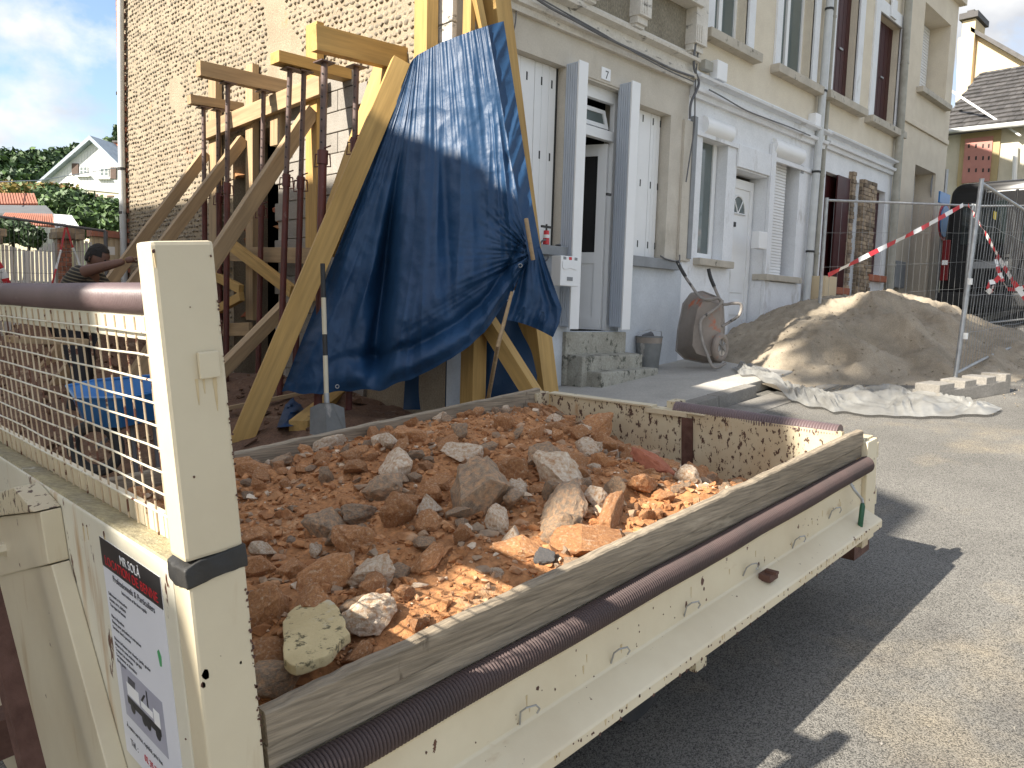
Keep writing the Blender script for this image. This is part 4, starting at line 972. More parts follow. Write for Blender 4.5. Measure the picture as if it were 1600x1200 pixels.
# ------------ headboard
A0, A1 = .371, .452
post_prof = lambda c: None
hp = tp('headboard_post', tbox(A0, A1, .997, 1.048, -.385, .036), M['cream'], bevel=.006)
tp('headboard_post_foot', tbox(A0, A1, .995, 1.05, -1.1, -.412), M['cream'], bevel=.005)
strap = tp('rubber_strap', MB().prism([(A0-.004, -.395), (A0-.004, -.42), (A1+.002, -.414), (A1+.002, -.380), (A0+.02, -.384)], lambda u_, v_: TR(u_, .992, v_), lambda u_, v_: TR(u_, 1.054, v_)), M['black'], bevel=.003)
_bm = bmesh.new(); _bm.from_mesh(strap.data); bmesh.ops.triangulate(_bm, faces=_bm.faces[:])
for _k in range(4): bmesh.ops.subdivide_edges(_bm, edges=[e for e in _bm.edges if e.calc_length() > .006], cuts=1)
bmesh.ops.triangulate(_bm, faces=_bm.faces[:])
for v in _bm.verts: v.co += Vector((noise.noise(v.co*30), noise.noise(v.co*30+EX*7), noise.noise(v.co*26+EY*5)*1.6))*.0035+Vector((0, 0, noise.noise(v.co*90)*.0015))
for f in _bm.faces: f.smooth = True
_bm.to_mesh(strap.data); _bm.free()
a_, _, c_ = TP(303, 566, b=.997); a2_, _, c2_ = TP(342, 588, b=.997)
tp('welded_plate', MB().box((a_+.004, .990, c2_-.0), (a2_, .9968, TP(320, 549, b=.997)[2]), T=TR), M['cream'], hp, bevel=.002)
tp('headboard_post', tbox(A0, A1, 2.50, 2.56, -1.1, .036), M['cream'], bevel=.006)
rail = tp('top_rail', tbox(.412, .452, 1.0485, 2.4995, -.100, -.060), M['creampanel'], bevel=.003)
hose(bowpts(TR(.422, 1.05, -.041), TR(.422, 2.50, -.041), 10, .003, 8), .0265, .0075, m='hosesunlit', dp=.84)
nB = 36
for i in range(nB):
    b_ = 1.070+i*.0425
    if b_ > 2.49: break
    tp('wire', MB().tube([TR(.411, b_+noise.noise(Vector((i, 0, 0)))*.003, -.404), TR(.411, b_, -.066)], .0018, 6), M['wirerust'], smooth=True)
for j in range(9):
    c_ = -.087-j*.0343
    pts = [TR(.406+noise.noise(Vector((q*.7, j, 0)))*.002, lerp(1.048, 2.5, q/10), c_+noise.noise(Vector((q*.7, j, 4)))*.0025) for q in range(11)]
    tp('wire', MB().tube(pts, .0019, 6), M['creampanel'], smooth=True)
tp('bottom_strip', tbox(.420, .430, 1.0485, 2.4995, -.43, -.372), M['creamside'], bevel=.002)
# front panel with ledge
pn = tp('front_panel', tbox(.371, .3965, 1.0505, 2.50, -1.1, -.4045), M['creampanel'], bevel=.004)
tp('ledge', MB().hexa([TR(.374, 1.0505, -.406), TR(.4195, 1.0505, -.416), TR(.4195, 2.5, -.416), TR(.374, 2.5, -.406), TR(.376, 1.0505, -.4005), TR(.4195, 1.0505, -.410), TR(.4195, 2.5, -.410), TR(.376, 2.5, -.4005)]), M['ledgedirt'], pn)
tp('panel_fold', tbox(.3966, .432, 1.0505, 2.50, -1.1, -.4305), M['creampanel'], pn)
# bracket with bolt on the left of the panel
aB = .335
def tb_at(px, py, a=aB): return TP(px, py, a=a)
def gus(pxs, a0, a1, name, m, bev=.003):
    q = [tb_at(x, y) for x, y in pxs]
    return tp(name, MB().prism([(b, c) for (_, b, c) in q], lambda u_, v_: TR(a0, u_, v_), lambda u_, v_: TR(a1, u_, v_)), M[m], bevel=bev)
gus([(-60, 815), (62, 800), (75, 882), (-60, 915)], aB, .3705, 'hinge_plate', 'cream')
gus([(-60, 905), (76, 884), (170, 1230), (-60, 1260)], aB+.004, .3705, 'lower_plate', 'cream')
gus([(-60, 790), (30, 760), (62, 798), (-60, 812)], aB-.01, .3705, 'plate_flange', 'creamrust')
p_ = TR(*tb_at(8, 858)); 
bo = tp('bolt', MB().tube([p_-TU*.02, p_+TU*.0], [.013, .017], 6), M['cream'], smooth=False)
# dark A-frame strut in the lower left corner
tp('strut', MB().beam(TR(*TP(-30, 880, a=.25)), TR(*TP(60, 1240, a=.25)), .035, .03), M['rust'])
# ------------ poster
po = tp('poster', tbox(.3697, .3708, 1.0, 1.1, -.5, -.4), M['paper'])
pl = TP(155, 835, a=.37); pr_ = TP(250, 905, a=.37)
bL, cT = pl[1], (pl[2]+pr_[2])/2; bR = pr_[1]
bpy.data.objects.remove(po)
po = tp('poster', tbox(.3699, .3708, bR, bL, cT-.39, cT), M['paper'])
W_ = bL-bR
tp('header_band', tbox(.3694, .3698, bR, bL, cT-.050, cT), M['ink'], po)
XD, YD = -TV, TN
def ptxt(s, size, bfrac, c, m, al='CENTER'):
    return textmesh('lettering', s, size*ST, TR(.3692, bL-W_*bfrac, c), XD, YD, M[m], po, al, .0002)
ptxt('MR SOLÀ', .021, .52, cT-.024, 'whiteink'); ptxt('LOCATION DE BENNE', .0225, .50, cT-.044, 'redink')
ptxt('Professionnels & Particuliers', .0155, .52, cT-.066, 'greyink'); ptxt('Intervention et livraison rapide', .0085, .52, cT-.078, 'greyink')
rows = ['Enlèvement et évacuation', 'Gravats, terre, déchets', 'Tous types de bennes', '', 'Mise à disposition', 'Bennes pour particuliers et entreprises', 'Livraison dans la journée', '', 'Dépose de bennes pour chantier, jardin, grenier', 'Débarras de caves, maisons, garages', 'Transport de matériaux', 'Terrassement et démolition', 'Devis gratuit']
for i, s_ in enumerate(rows):
    if s_: ptxt(s_, .0082, .05, cT-.098-i*.0100, 'greyink', 'LEFT')
tp('green_mark', MB().prism([(bL-W_*.82, cT-.130), (bL-W_*.85, cT-.124), (bL-W_*.88, cT-.133), (bL-W_*.87, cT-.150), (bL-W_*.84, cT-.152)], lambda u_, v_: TR(.3696, u_, v_), lambda u_, v_: TR(.3698, u_, v_)), M['greenink'], po)
px0, px1, pc0, pc1 = bL-W_*.10, bL-W_*.80, cT-.31, cT-.215
pic = tp('picture', MB().box((.3695, px1, pc0), (.3698, px0, pc1), T=TR), M['photoink'], po)
def pq(x0, y0, x1, y1, m, sl=0):
    B_ = lambda x: px0+(px1-px0)*x; C_ = lambda y: pc0+(pc1-pc0)*y
    tp('picture_shape', MB().prism([(B_(x0), C_(y0)), (B_(x1), C_(y0)), (B_(x1+sl), C_(y1)), (B_(x0+sl), C_(y1))], lambda u_, v_: TR(.3692, u_, v_), lambda u_, v_: TR(.3694, u_, v_)), M[m], pic)
pq(.12, .48, .42, .72, 'whiteink'); pq(.16, .72, .34, .86, 'greyink', .02); pq(.1, .3, .9, .44, 'ink'); pq(.46, .5, .74, .62, 'whiteink'); pq(.76, .44, .9, .72, 'whiteink'); pq(.62, .62, .65, .92, 'ink'); pq(.46, .62, .5, .8, 'ink', .1)
for x_ in (.22, .5, .6, .82):
    cb = px0+(px1-px0)*x_; cc = pc0+(pc1-pc0)*.28
    tp('picture_wheel', MB().prism([(cb+cos(2*pi*k/12)*.010, cc+sin(2*pi*k/12)*.010) for k in range(12)], lambda u_, v_: TR(.3690, u_, v_), lambda u_, v_: TR(.3692, u_, v_)), M['ink'], pic)
ptxt('À votre service, rapidité, prix bas', .0115, .08, cT-.335, 'greyink', 'LEFT')
ptxt('Tél. :', .017, .12, cT-.365, 'greyink', 'LEFT'); ptxt('02 35 75 9', .017, .36, cT-.365, 'redink', 'LEFT')

# ================================================================ RUBBLE
def heap_c(a, b):
    c = -.705
    c += .095*math.exp(-(((a-1.75)/.75)**2+((b-1.95)/.5)**2))
    c += .035*math.exp(-(((a-2.25)/.35)**2+((b-2.15)/.25)**2))
    c += .030*math.exp(-(((a-1.3)/.4)**2+((b-1.35)/.25)**2))
    # fall towards the near tail corner
    k = max(0, (a-1.75))/1.0
    c -= k*k*.34*min(1, max(0, (2.55-b)/.9))
    c -= max(0, .62-a)*.08
    c -= max(0, 1.14-b)*.20
    c += .022*math.exp(-(((a-.75)/.3)**2+((b-1.45)/.4)**2))
    c += max(0, (2.35-b)*0)
    f1 = noise.fractal(Vector((a*5, b*5, 1)), 1, 2, 4)*.022; f2 = noise.fractal(Vector((a*22, b*22, 3)), 1, 2, 4)*.008
    return c+f1+f2
def heap_p(a, b): return TR(a, b, heap_c(a, b))
g = MB().grid(lambda u_, v_: heap_p(lerp(.462, 2.750, u_), lerp(1.036, 2.513, v_)), 260, 180)
o = build('soil_load', g, M['dirt'], smooth=True, angle=70)
stuff(o, 'orange clay soil filling the tipper bed beneath the rubble', 'soil')
# rock meshes
def rockmesh(name, seed, sub=2, flat=1., facets=9, rough=.06):
    r_ = random.Random(seed); bm = bmesh.new()
    bmesh.ops.create_icosphere(bm, subdivisions=sub, radius=1)
    pl_ = []
    for _ in range(facets):
        n_ = Vector((r_.gauss(0, 1), r_.gauss(0, 1), r_.gauss(0, 1))).normalized(); pl_.append((n_, r_.uniform(.55, .84)))
    sx = (r_.uniform(.85, 1.2), r_.uniform(.75, 1.0), r_.uniform(.8, 1.0)*flat)
    for v in bm.verts:
        p = v.co.copy()
        for n_, d in pl_:
            k = p.dot(n_)
            if k > d: p -= n_*(k-d)
        q = v.co*3+Vector((seed, 0, 0))
        p += v.co.normalized()*(noise.noise(q*.6)*.07 + noise.noise(q*1.7)*rough+noise.noise(q*4)*rough*.4)
        v.co = Vector((p.x*sx[0], p.y*sx[1], p.z*sx[2]))
    me = bpy.data.meshes.new(name); bm.to_mesh(me); bm.free()
    finish(me, True, 0, 28)
    return me
def rockmesh2(name, seed, n_=15, cuts=3, rough=.035):
    r_ = random.Random(seed); bm = bmesh.new()
    for _ in range(n_):
        v = Vector((r_.gauss(0, 1), r_.gauss(0, 1), r_.gauss(0, 1))).normalized()*r_.uniform(.82, 1.12); bm.verts.new((v.x*r_.uniform(.95, 1.1), v.y*.92, v.z*.9))
    bmesh.ops.convex_hull(bm, input=bm.verts)
    bmesh.ops.delete(bm, geom=[v for v in bm.verts if not v.link_faces], context='VERTS')
    bmesh.ops.bevel(bm, geom=bm.edges[:], offset=.05, segments=1, affect='EDGES', clamp_overlap=True)
    bmesh.ops.triangulate(bm, faces=bm.faces[:])
    bmesh.ops.subdivide_edges(bm, edges=[e for e in bm.edges if e.calc_length() > .22], cuts=cuts, use_grid_fill=True)
    bmesh.ops.triangulate(bm, faces=bm.faces[:])
    for v in bm.verts:
        q = v.co*2.2+Vector((seed*1.7, 0, 0)); nn = noise.fractal(q*1.6, 1, 2, 5)
        v.co += v.co.normalized()*(nn*rough*1.6+(1-abs(noise.noise(q*1.3))*2)*rough*.7)
    me = bpy.data.meshes.new(name); bm.to_mesh(me); bm.free(); finish(me, True, 0, 24)
    return me
def rock(me, pos, r, mt, rot, label, cat='rubble stone', group=None, name='rubble_stone', sc=(1, 1, 1)):
    o = bpy.data.objects.new(name, me); COL.objects.link(o); o.location = pos; o.rotation_euler = rot; o.scale = (r*sc[0], r*sc[1], r*sc[2])
    o.material_slots[0].link = 'OBJECT'; o.material_slots[0].material = M[mt]
    return tag(o, label, cat, group)
def on_heap(px, py):
    a, b, c = TP(px, py, c=-.66)
    for _ in range(6):
        a, b, c = TP(px, py, c=heap_c(min(max(a, .47), 2.74), min(max(b, 1.04), 2.5)))
    return a, b, c
# the stones the photograph shows large: (px, py, width px, material, aspect, label)
named = [
 (615, 738, 64, 'rwhite', (1.25, .9, .7), 'white chalky flat-topped stone in the upper left of the load'),
 (579, 908, 66, 'rwhite', (1, 1, .95), 'cream and ochre mottled stone left of the soil patch'),
 (584, 976, 74, 'rwhite', (1.1, .9, .9), 'large pinkish white stone leaning beside the slab'),
 (623, 822, 52, 'rorange', (.9, .9, 1.1), 'upright pale orange stone in the middle left of the load'),
 (484, 958, 58, 'rorange', (1, 1, 1), 'brown glossy round stone resting on the yellow slab'),
 (420, 968, 60, 'rorange', (1, 1, 1.1), 'rounded ochre stone with grey face against the headboard post'),
 (512, 834, 58, 'rgrey', (1, 1, .8), 'dark grey angular flint left of the centre'),
 (552, 855, 60, 'rorange', (1.2, .9, .8), 'orange blocky stone below the dark grey flint'),
 (510, 918, 70, 'rorange', (1.1, .9, .9), 'smooth orange slab-sided stone above the brown round stone'),
 (548, 950, 50, 'rgrey', (1, 1, .8), 'brown grey wedge stone above the yellow slab corner'),
 (604, 775, 56, 'rgrey', (1, 1, .9), 'grey brown faceted stone under the white flat-topped stone'),
 (560, 812, 50, 'rgrey', (1.1, 1, .7), 'earthy grey stone beside the pale orange upright stone'),
 (745, 800, 96, 'rgrey', (1.0, .8, 1.15), 'largest grey stone standing in the middle of the load'),
 (781, 828, 44, 'rwhite', (.8, .8, 1.2), 'pointed white stone right of the largest grey stone'),
 (872, 748, 66, 'rwhite', (1.2, .9, .75), 'long pale stone in the centre right of the load'),
 (919, 711, 36, 'rwhite', (1, 1, .9), 'small rounded pale stone behind the long pale stone'),
 (722, 728, 52, 'rwhite', (1, 1, .8), 'pale rimmed orange stone near the far heap crest'),
 (641, 690, 44, 'rorange', (1.1, 1, .8), 'orange block on the crest near the far board'),
 (789, 668, 34, 'rorange', (.9, .9, 1), 'pinkish stone at the highest point of the heap'),
 (500, 704, 40, 'rwhite', (1.2, .9, .7), 'white stone lying by the far board at the left'),
 (540, 712, 22, 'rgrey', (.6, .6, 1.2), 'small upright grey flint beside the white stone at the far board'),
 (510, 752, 28, 'rgrey', (.7, .7, 1.1), 'bluish grey shard sticking out of the soil at the left'),
 (672, 782, 44, 'rorange', (1.2, .9, .8), 'orange stone left of the largest grey stone'),
 (670, 825, 40, 'rorange', (1, 1, .9), 'reddish blocky stone under the largest grey stone'),
 (870, 783, 44, 'rgrey', (.8, .6, 1.2), 'pointed grey shard under the long pale stone'),
 (905, 778, 40, 'rorange', (1, .9, .8), 'orange brown stone under the right end of the long pale stone'),
 (880, 808, 76, 'rgrey', (1.5, .8, .7), 'long grey and ochre flint block at the centre right'),
 (878, 842, 56, 'rgrey', (1.1, 1, .9), 'tan knobbly stone near the near board'),
 (925, 858, 78, 'rorange', (1.6, .8, .6), 'long tan stone touching the near board'),
 (852, 878, 34, 'rblack', (1, 1, .8), 'black flint lump beside the near board'),
 (816, 868, 54, 'rorange', (1.3, 1, .6), 'flat reddish stone left of the black flint'),
 (958, 775, 40, 'rgrey', (.8, .7, 1), 'grey triangular stone in the right of the load'),
 (960, 815, 62, 'rorange', (1.5, .7, .7), 'long pinkish orange slab stone at the right'),
 (1062, 768, 34, 'rgrey', (1.2, 1, .7), 'grey flint at the tail corner by the near board'),
 (1020, 735, 50, 'brickred', (1.4, .8, .7), 'broken red brick piece near the tailgate'),
 (1075, 755, 40, 'rwhite', (1, .9, .9), 'pinkish white stone at the tailgate foot'),
 (990, 720, 40, 'rorange', (1, .9, .8), 'orange stone in the dip before the tailgate'),
 (850, 720, 50, 'rgrey', (1, .9, .8), 'grey brown crusted stone behind the long pale stone'),
 (930, 680, 56, 'rorange', (1.3, .9, .7), 'earthy pink stone beside the tailgate at the far side'),
 (800, 745, 50, 'rorange', (1, .9, .9), 'ochre stone above the largest grey stone'),
 (775, 898, 20, 'rwhite', (1, 1, .7), 'small pale pebble lying alone on the soil patch'),
 (655, 975, 36, 'rorange', (1.1, .9, .8), 'sunlit orange shard against the near board'),
 (632, 935, 36, 'rorange', (1.1, .9, .8), 'flat-sided orange stone right of the mottled cream stone'),
 (430, 1078, 70, 'rgrey', (1.2, .9, .8), 'grey earthy stone in the near corner against the headboard post'),
 (420, 1030, 60, 'rorange', (1.2, .9, .8), 'dark orange stone just above the near corner stone'),
 (455, 905, 46, 'rorange', (1, .9, .9), 'round orange stone near the headboard post'),
 (400, 890, 46, 'rorange', (1, .9, .9), 'orange stone tucked against the headboard post strap'),
 (405, 850, 52, 'rorange', (1.3, .9, .6), 'flat red brown stone above the strap of the post'),
 (700, 700, 34, 'rorange', (1.2, .9, .7), 'brown stone on the far slope beside the pale rimmed stone'),
 (755, 705, 30, 'rgrey', (1.2, .9, .6), 'small grey slab on the far slope'),
 (1005, 765, 46, 'rorange', (1.3, .9, .7), 'earth covered stone in the right hollow of the load'),
 (905, 745, 30, 'rorange', (1, .9, .8), 'small ochre stone right of the long pale stone'),
]
BIG = [rockmesh2('rubble_big_hull_%d' % i, 200+i, 15+i % 4, 5, .05) for i in range(8)]
MID = [rockmesh2('rubble_mid_hull_%d' % i, 300+i, 12+i % 5, 3, .045) for i in range(10)]
for me in BIG+MID: me.materials.append(M['rorange'])
placed = []
rr = random.Random(21)
for i, (px, py, wpx, mt, asp, lab) in enumerate(named):
    a, b, c = on_heap(px, py); P = TR(a, b, c); dist = (P).dot(CF); r = wpx/1200*dist/2*1.27
    b = min(max(b, 1.036+r/ST*.9), 2.51-r/ST*.9); a = min(max(a, .462+r/ST), 2.745-r/ST); 
    P = TR(a, b, heap_c(a, b))+TN*r*asp[2]*.42
    rock(BIG[i % 8], P, r, mt, (rr.uniform(-.4, .4), rr.uniform(-.4, .4), rr.uniform(0, 6.3)), lab, sc=asp)
    placed.append((a, b, r/ST))
kinds = [('rorange', 'ochre brown', 'orange earthy stone half sunk in the soil of the load'), ('rgrey', 'grey', 'grey brown flint piece half sunk in the soil of the load'), ('rwhite', 'pale', 'pale chalky piece half sunk in the soil of the load')]
fillers = []
cnt = 0; tries = 0
while cnt < 240 and tries < 6000:
    tries += 1
    a = rr.uniform(.49, 2.70); b = rr.uniform(1.05, 2.48); r = rr.choice((.028, .033, .038, .044, .052))*rr.uniform(.85, 1.15)
    # bare soil patches
    if ((a-1.05)/.22)**2+((b-1.19)/.10)**2 < 1 or ((a-.95)/.3)**2+((b-1.85)/.25)**2 < 1 and r > .02 or ((a-1.95)/.35)**2+((b-2.1)/.22)**2 < 1 and r > .022: continue
    if any((a-x)**2+(b-y)**2 < (r/ST+q)**2*.50 for x, y, q in placed): continue
    k = rr.choices((0, 1, 2), (62, 25, 13))[0]
    P = TR(a, b, heap_c(a, b))+TN*r*.35
    ro_ = rock(MID[rr.randrange(10)], P, r, kinds[k][0], (rr.uniform(-.6, .6), rr.uniform(-.6, .6), rr.uniform(0, 6.3)), kinds[k][2], group='%s stones mixed through the load' % kinds[k][1], sc=(rr.uniform(.8, 1.35), rr.uniform(.7, 1.1), rr.uniform(.6, 1)))
    fillers.append((ro_, P, r, kinds[k][1])); placed.append((a, b, r/ST)); cnt += 1
# name each filler stone by the nearest landmark stone, as seen in the picture
landm = [(615, 738, 'white chalky flat-topped stone'), (579, 908, 'cream and ochre mottled stone'), (584, 976, 'large pinkish white stone'), (623, 822, 'upright pale orange stone'), (484, 958, 'brown glossy round stone'), (512, 834, 'dark grey angular flint'), (745, 800, 'largest grey stone'), (781, 828, 'pointed white stone'), (872, 748, 'long pale stone'), (722, 728, 'pale rimmed orange stone'), (852, 878, 'black flint lump'), (925, 858, 'long tan stone'), (1020, 735, 'broken red brick piece'), (958, 775, 'grey triangular stone'), (500, 704, 'white stone by the far board'), (430, 1078, 'grey stone in the near corner'), (878, 842, 'tan knobbly stone'), (420, 968, 'round stone by the headboard post'), (1075, 755, 'stone at the tailgate foot'), (405, 850, 'flat red brown stone by the strap'), (789, 668, 'pinkish stone at the top'), (641, 690, 'orange block on the crest'), (930, 680, 'pink stone by the tailgate')]
def topx(P): z_ = P.dot(CF); return 800+FPX*P.dot(CR)/z_, 600-FPX*P.dot(CU)/z_
buckets = {}
for ro_, P, r, cw in fillers:
    x, y = topx(P); lx, ly, nm = min(landm, key=lambda q: (q[0]-x)**2+((q[1]-y)*1.3)**2)
    dx, dy = x-lx, y-ly; w_ = ('right of' if dx > 0 else 'left of') if abs(dx) > abs(dy) else ('in front of' if dy > 0 else 'behind')
    sz = 'large' if r > .046 else 'medium' if r > .032 else 'small'
    buckets.setdefault((sz, cw, w_, nm), []).append((hypot(dx, dy), ro_))
for (sz, cw, w_, nm), L_ in buckets.items():
    L_.sort(key=lambda q: q[0])
    for i, (d_, ro_) in enumerate(L_[:2]):
        ro_['label'] = '%s %s stone %s %s the %s' % (sz, cw, ('directly' if len(L_) > 1 else 'just') if i == 0 else 'farther', w_, nm)
# crumbs
g = MB(); mats_ = [M['rorange'], M['rgrey'], M['rwhite'], M['dirt']]
cb_ = []
for q in range(10): cb_.append(clod(MB(), Vector((0, 0, 0)), 1., rr, .8))
for k in range(9500):
    a = rr.uniform(.465, 2.745); b = rr.uniform(1.04, 2.508); r = rr.uniform(.0025, .007)*(1 if rr.random() > .17 else rr.uniform(1.6, 3.2))
    P = TR(a, b, heap_c(a, b)-.001)+TN*r*.3; t = cb_[rr.randrange(10)]; ang = rr.uniform(0, 6.3); ca, sa_ = cos(ang), sin(ang)
    o_ = len(g.v); g.v += [(P.x+(v[0]*ca-v[1]*sa_)*r, P.y+(v[0]*sa_+v[1]*ca)*r, P.z+v[2]*r) for v in t.v]
    mi = rr.choices((0, 1, 2, 3), (30, 9, 4, 57))[0]
    for f in t.f: g.f.append(tuple(i+o_ for i in f)); g.m.append(mi)
stuff(build('gravel_crumbs', g, mats_), 'loose crumbs and pebbles strewn over the soil in the tipper bed', 'gravel')
# small broken stones filling the gaps
SM = [rockmesh2('rubble_small_%d' % i, 400+i, 11, 1, .03) for i in range(8)]
g = MB()
for k in range(1900):
    a = rr.uniform(.47, 2.74); b = rr.uniform(1.045, 2.50); r = rr.uniform(.007, .018) if k < 1250 else rr.uniform(.016, .027)
    if ((a-1.05)/.2)**2+((b-1.17)/.08)**2 < 1 and r > .010 and rr.random() < .7: continue
    if ((a-1.95)/.35)**2+((b-2.1)/.22)**2 < 1 and rr.random() < .6: continue
    P = TR(a, b, heap_c(a, b))+TN*r*.3; me = SM[rr.randrange(8)]
    R_ = Matrix.Rotation(rr.uniform(0, 6.3), 3, 'Z') @ Matrix.Rotation(rr.uniform(-1, 1), 3, 'X') @ Matrix.Diagonal((rr.uniform(.8, 1.4), rr.uniform(.7, 1), rr.uniform(.5, .9)))
    o_ = len(g.v); g.v += [tuple(P+(R_ @ v.co)*r) for v in me.vertices]; mi = rr.choices((0, 1, 2, 3), (55, 20, 5, 20))[0]
    for p_ in me.polygons: g.f.append(tuple(i+o_ for i in p_.vertices)); g.m.append(mi)
stuff(build('stone_fragments', g, mats_), 'small broken stones and clods packed between the larger rubble in the load', 'rubble')
# yellow cement slab piece
q = [(443, 992), (446, 1048), (462, 1062), (510, 1045), (547, 1008), (532, 968), (503, 952), (462, 968)]
q2 = []
for i in range(len(q)):
    for t in (0, .25, .5, .75):
        A_, B_ = q[i], q[(i+1) % len(q)]; q2.append((lerp(A_[0], B_[0], t)+rr.uniform(-2, 2), lerp(A_[1], B_[1], t)+rr.uniform(-2, 2)))
pts = [TP(x, y, c=-.668) for x, y in q2]
slab = MB().prism([(a, b) for a, b, c in pts], lambda u_, v_: TR(u_, v_, -.664+.03*(v_-1.1)), lambda u_, v_: TR(u_, v_, -.645+.03*(v_-1.1)))
tag(build('cement_slab', slab, M['slab'], bevel=.003), 'yellow mossy cement slab fragment lying by the near board', 'slab')
# roofing sliver near tailgate
o = build('slate_shard', MB().hexa([TR(*x) for x in ((2.25, 1.75, -.80), (2.40, 1.62, -.76), (2.42, 1.65, -.76), (2.27, 1.79, -.80), (2.25, 1.75, -.79), (2.40, 1.62, -.75), (2.42, 1.65, -.75), (2.27, 1.79, -.79))]), M['rgrey'])
tag(o, 'thin grey slate shard propped near the tailgate', 'slate')
# ================================================================ SHORING TIMBERS
gx = x7
def tt(name, p0, p1, w_, h_, m, label, cat='timber', up=EZ, group=None):
    return tag(lbeam(name, p0, p1, w_, h_, M[m], up), label, cat, group)
# needles through the wall
tt('needle_beam', (3.39, 5.70, 2.12), (gx+.1, 5.70, 2.17), .09, .20, 'wood', 'thickest yellow needle beam, highest and nearest the street corner')
tt('needle_beam', (3.51, 6.56, 2.17), (gx+.1, 6.56, 2.19), .16, .10, 'wood', 'flat yellow needle beam second from the street corner')
tt('needle_beam', (3.35, 7.79, 2.27), (gx+.1, 7.79, 2.29), .10, .145, 'woodpale', 'split-ended tan needle beam third from the street corner')
tt('needle_beam', (3.68, 8.81, 2.21), (gx+.1, 8.81, 2.25), .10, .10, 'woodpale', 'short thin needle beam farthest from the street')
wa, wb_ = PX(320, 207, gx-.13), PX(503, 133, gx-.13)
tt('wall_beam', wa, wb_, .07, .19, 'woodpale', 'long pale beam fixed level across the flint gable above the opening')
def gpost(px, y0, y1, wpx, label, m='woodpale', x=gx-.06, d=.08):
    a = PX(px, y0, x); b = PX(px-1, y1, x); w_ = wpx/1200*a.dot(CF)/.72
    return tt('wall_post', a, Vector((x, (a.y+b.y)/2, b.z)), d, w_, m, label, up=EY)
gpost(336, 118, 560, 19, 'pale upright post at the left edge of the gable opening')
gpost(394, 102, 500, 17, 'pale upright post in the middle of the gable opening')
gpost(492, 38, 470, 24, 'yellow upright post crossing the waling beam before the concrete blocks', 'wood')
gpost(435, 172, 228, 22, 'short timber block hanging under the waling beam')
gpost(667, -60, 110, 23, 'tall bright yellow post at the house corner above the tarpaulin', 'wood', x=gx-.12, d=.12)
def gz_(p): return road_z(p.x)+.03
def raker(pa, pb, w_, h_, m, label, x=gx-.12, ydrift=0.):
    a = PX(pa[0], pa[1], x); last = a
    for i in range(1, 400):
        t = i*.01
        px = lerp(pa[0], pb[0], t); py = lerp(pa[1], pb[1], t)
        p = PY(px, py, a.y+ydrift*t)
        last = p
        if p.z < gz_(p) or p.x < 1.2: break
    return tt('raking_shore', a, last, w_, h_, m, label)
raker((322, 240), (227, 367), .09, .12, 'woodpale', 'tan raking shore farthest from the street, left of the props')
raker((380, 218), (267, 367), .09, .12, 'woodpale', 'tan raking shore second from the left')
raker((487, 173), (337, 400), .10, .14, 'woodpale', 'pale raking shore running from the yellow upright down behind the trailer post')
R4a, R4b = PD(628, 98, 6.32), PG(374, 696, .0)
R4 = tt('raking_shore', R4a, R4b, .13, .17, 'wood', 'thick yellow raking shore along the left edge of the tarpaulin')
a = PX(600, 102, gx-.16); b = Vector((3.72, a.y+.35, road_z(3.7)))
b = PY(498, 400, a.y+.25)
tt('raking_shore', a, b, .20, .07, 'wood', 'broad yellow plank raking down behind the thick shore', up=EX)
a2 = a+Vector((.05, -.12, .0)); b2 = b+Vector((.05, -.12, 0))
tt('raking_shore', a2, b2, .05, .09, 'wood', 'narrow yellow batten beside the broad raking plank', up=EX)
# braces and boards low down
def gb(pa, pb, x, w_, h_, m, label, xb=None): return tt('brace', PX(pa[0], pa[1], x), PX(pb[0], pb[1], xb or x), w_, h_, m, label)
gb((362, 383), (458, 456), 3.95, .07, .12, 'wood', 'short brace falling to the right behind the props')
gb((330, 428), (377, 452), 4.0, .06, .10, 'wood', 'small upper brace left of the middle opening post')
gb((330, 490), (378, 463), 4.0, .06, .10, 'wood', 'small lower brace left of the middle opening post')
gb((336, 590), (446, 478), 3.1, .10, .12, 'woodpale', 'pale low brace rising to the right behind the trailer post', xb=3.9)
gb((320, 396), (490, 400), 4.12, .05, .16, 'woodpale', 'level grey board nailed across the opening posts')
gb((322, 516), (392, 514), 4.12, .05, .15, 'woodpale', 'lower level board between the opening posts')
gb((330, 600), (470, 640), 3.85, .05, .16, 'woodpale', 'board lying along the foot of the gable')
# timbers lying on the ground by the shovel
a = PG(466, 668, .15); b = PG(560, 592, .16)
tt('loose_beam', a, b, .15, .11, 'wood', 'cut yellow beam lying on the dirt left of the shovel')
a = PG(345, 640, .16); b = PG(510, 607, .24)
tt('loose_board', a, b, .05, .035, 'woodpale', 'thin board lying on the dirt behind the cut beam')
# street side frame under the tarpaulin
Ra, Rb = PY(768, -30, 4.93), PG(853, 650, .0)
RR = tt('raking_shore', Ra, Rb, .21, .19, 'wood', 'thick yellow leg standing at the tailgate corner under the tarpaulin', up=EX)
a, b = PX(700, 440, 4.45), PG(838, 640, .05)
tt('raking_shore', PD(848, 640, 6.30), PD(700, 405, 6.55), .15, .12, 'wood', 'inclined yellow beam crossing behind the tailgate corner leg')
c = PD(740, 560, 6.5)
tt('wall_post', Vector((c.x, c.y, -1.0)), Vector((c.x, c.y, .5)), .15, .16, 'wood', 'dark yellow upright post in the shade under the tarpaulin hem', up=EY)
c = PY(733, 20, 4.92); tt('wall_post', Vector((c.x, 4.92, .9)), Vector((c.x, 4.92, 3.6)), .05, .10, 'wood', 'thin yellow upright at the house corner above the tarpaulin', up=EY)
c1 = PY(741, -20, 4.85); c2 = PY(757, 60, 4.85)
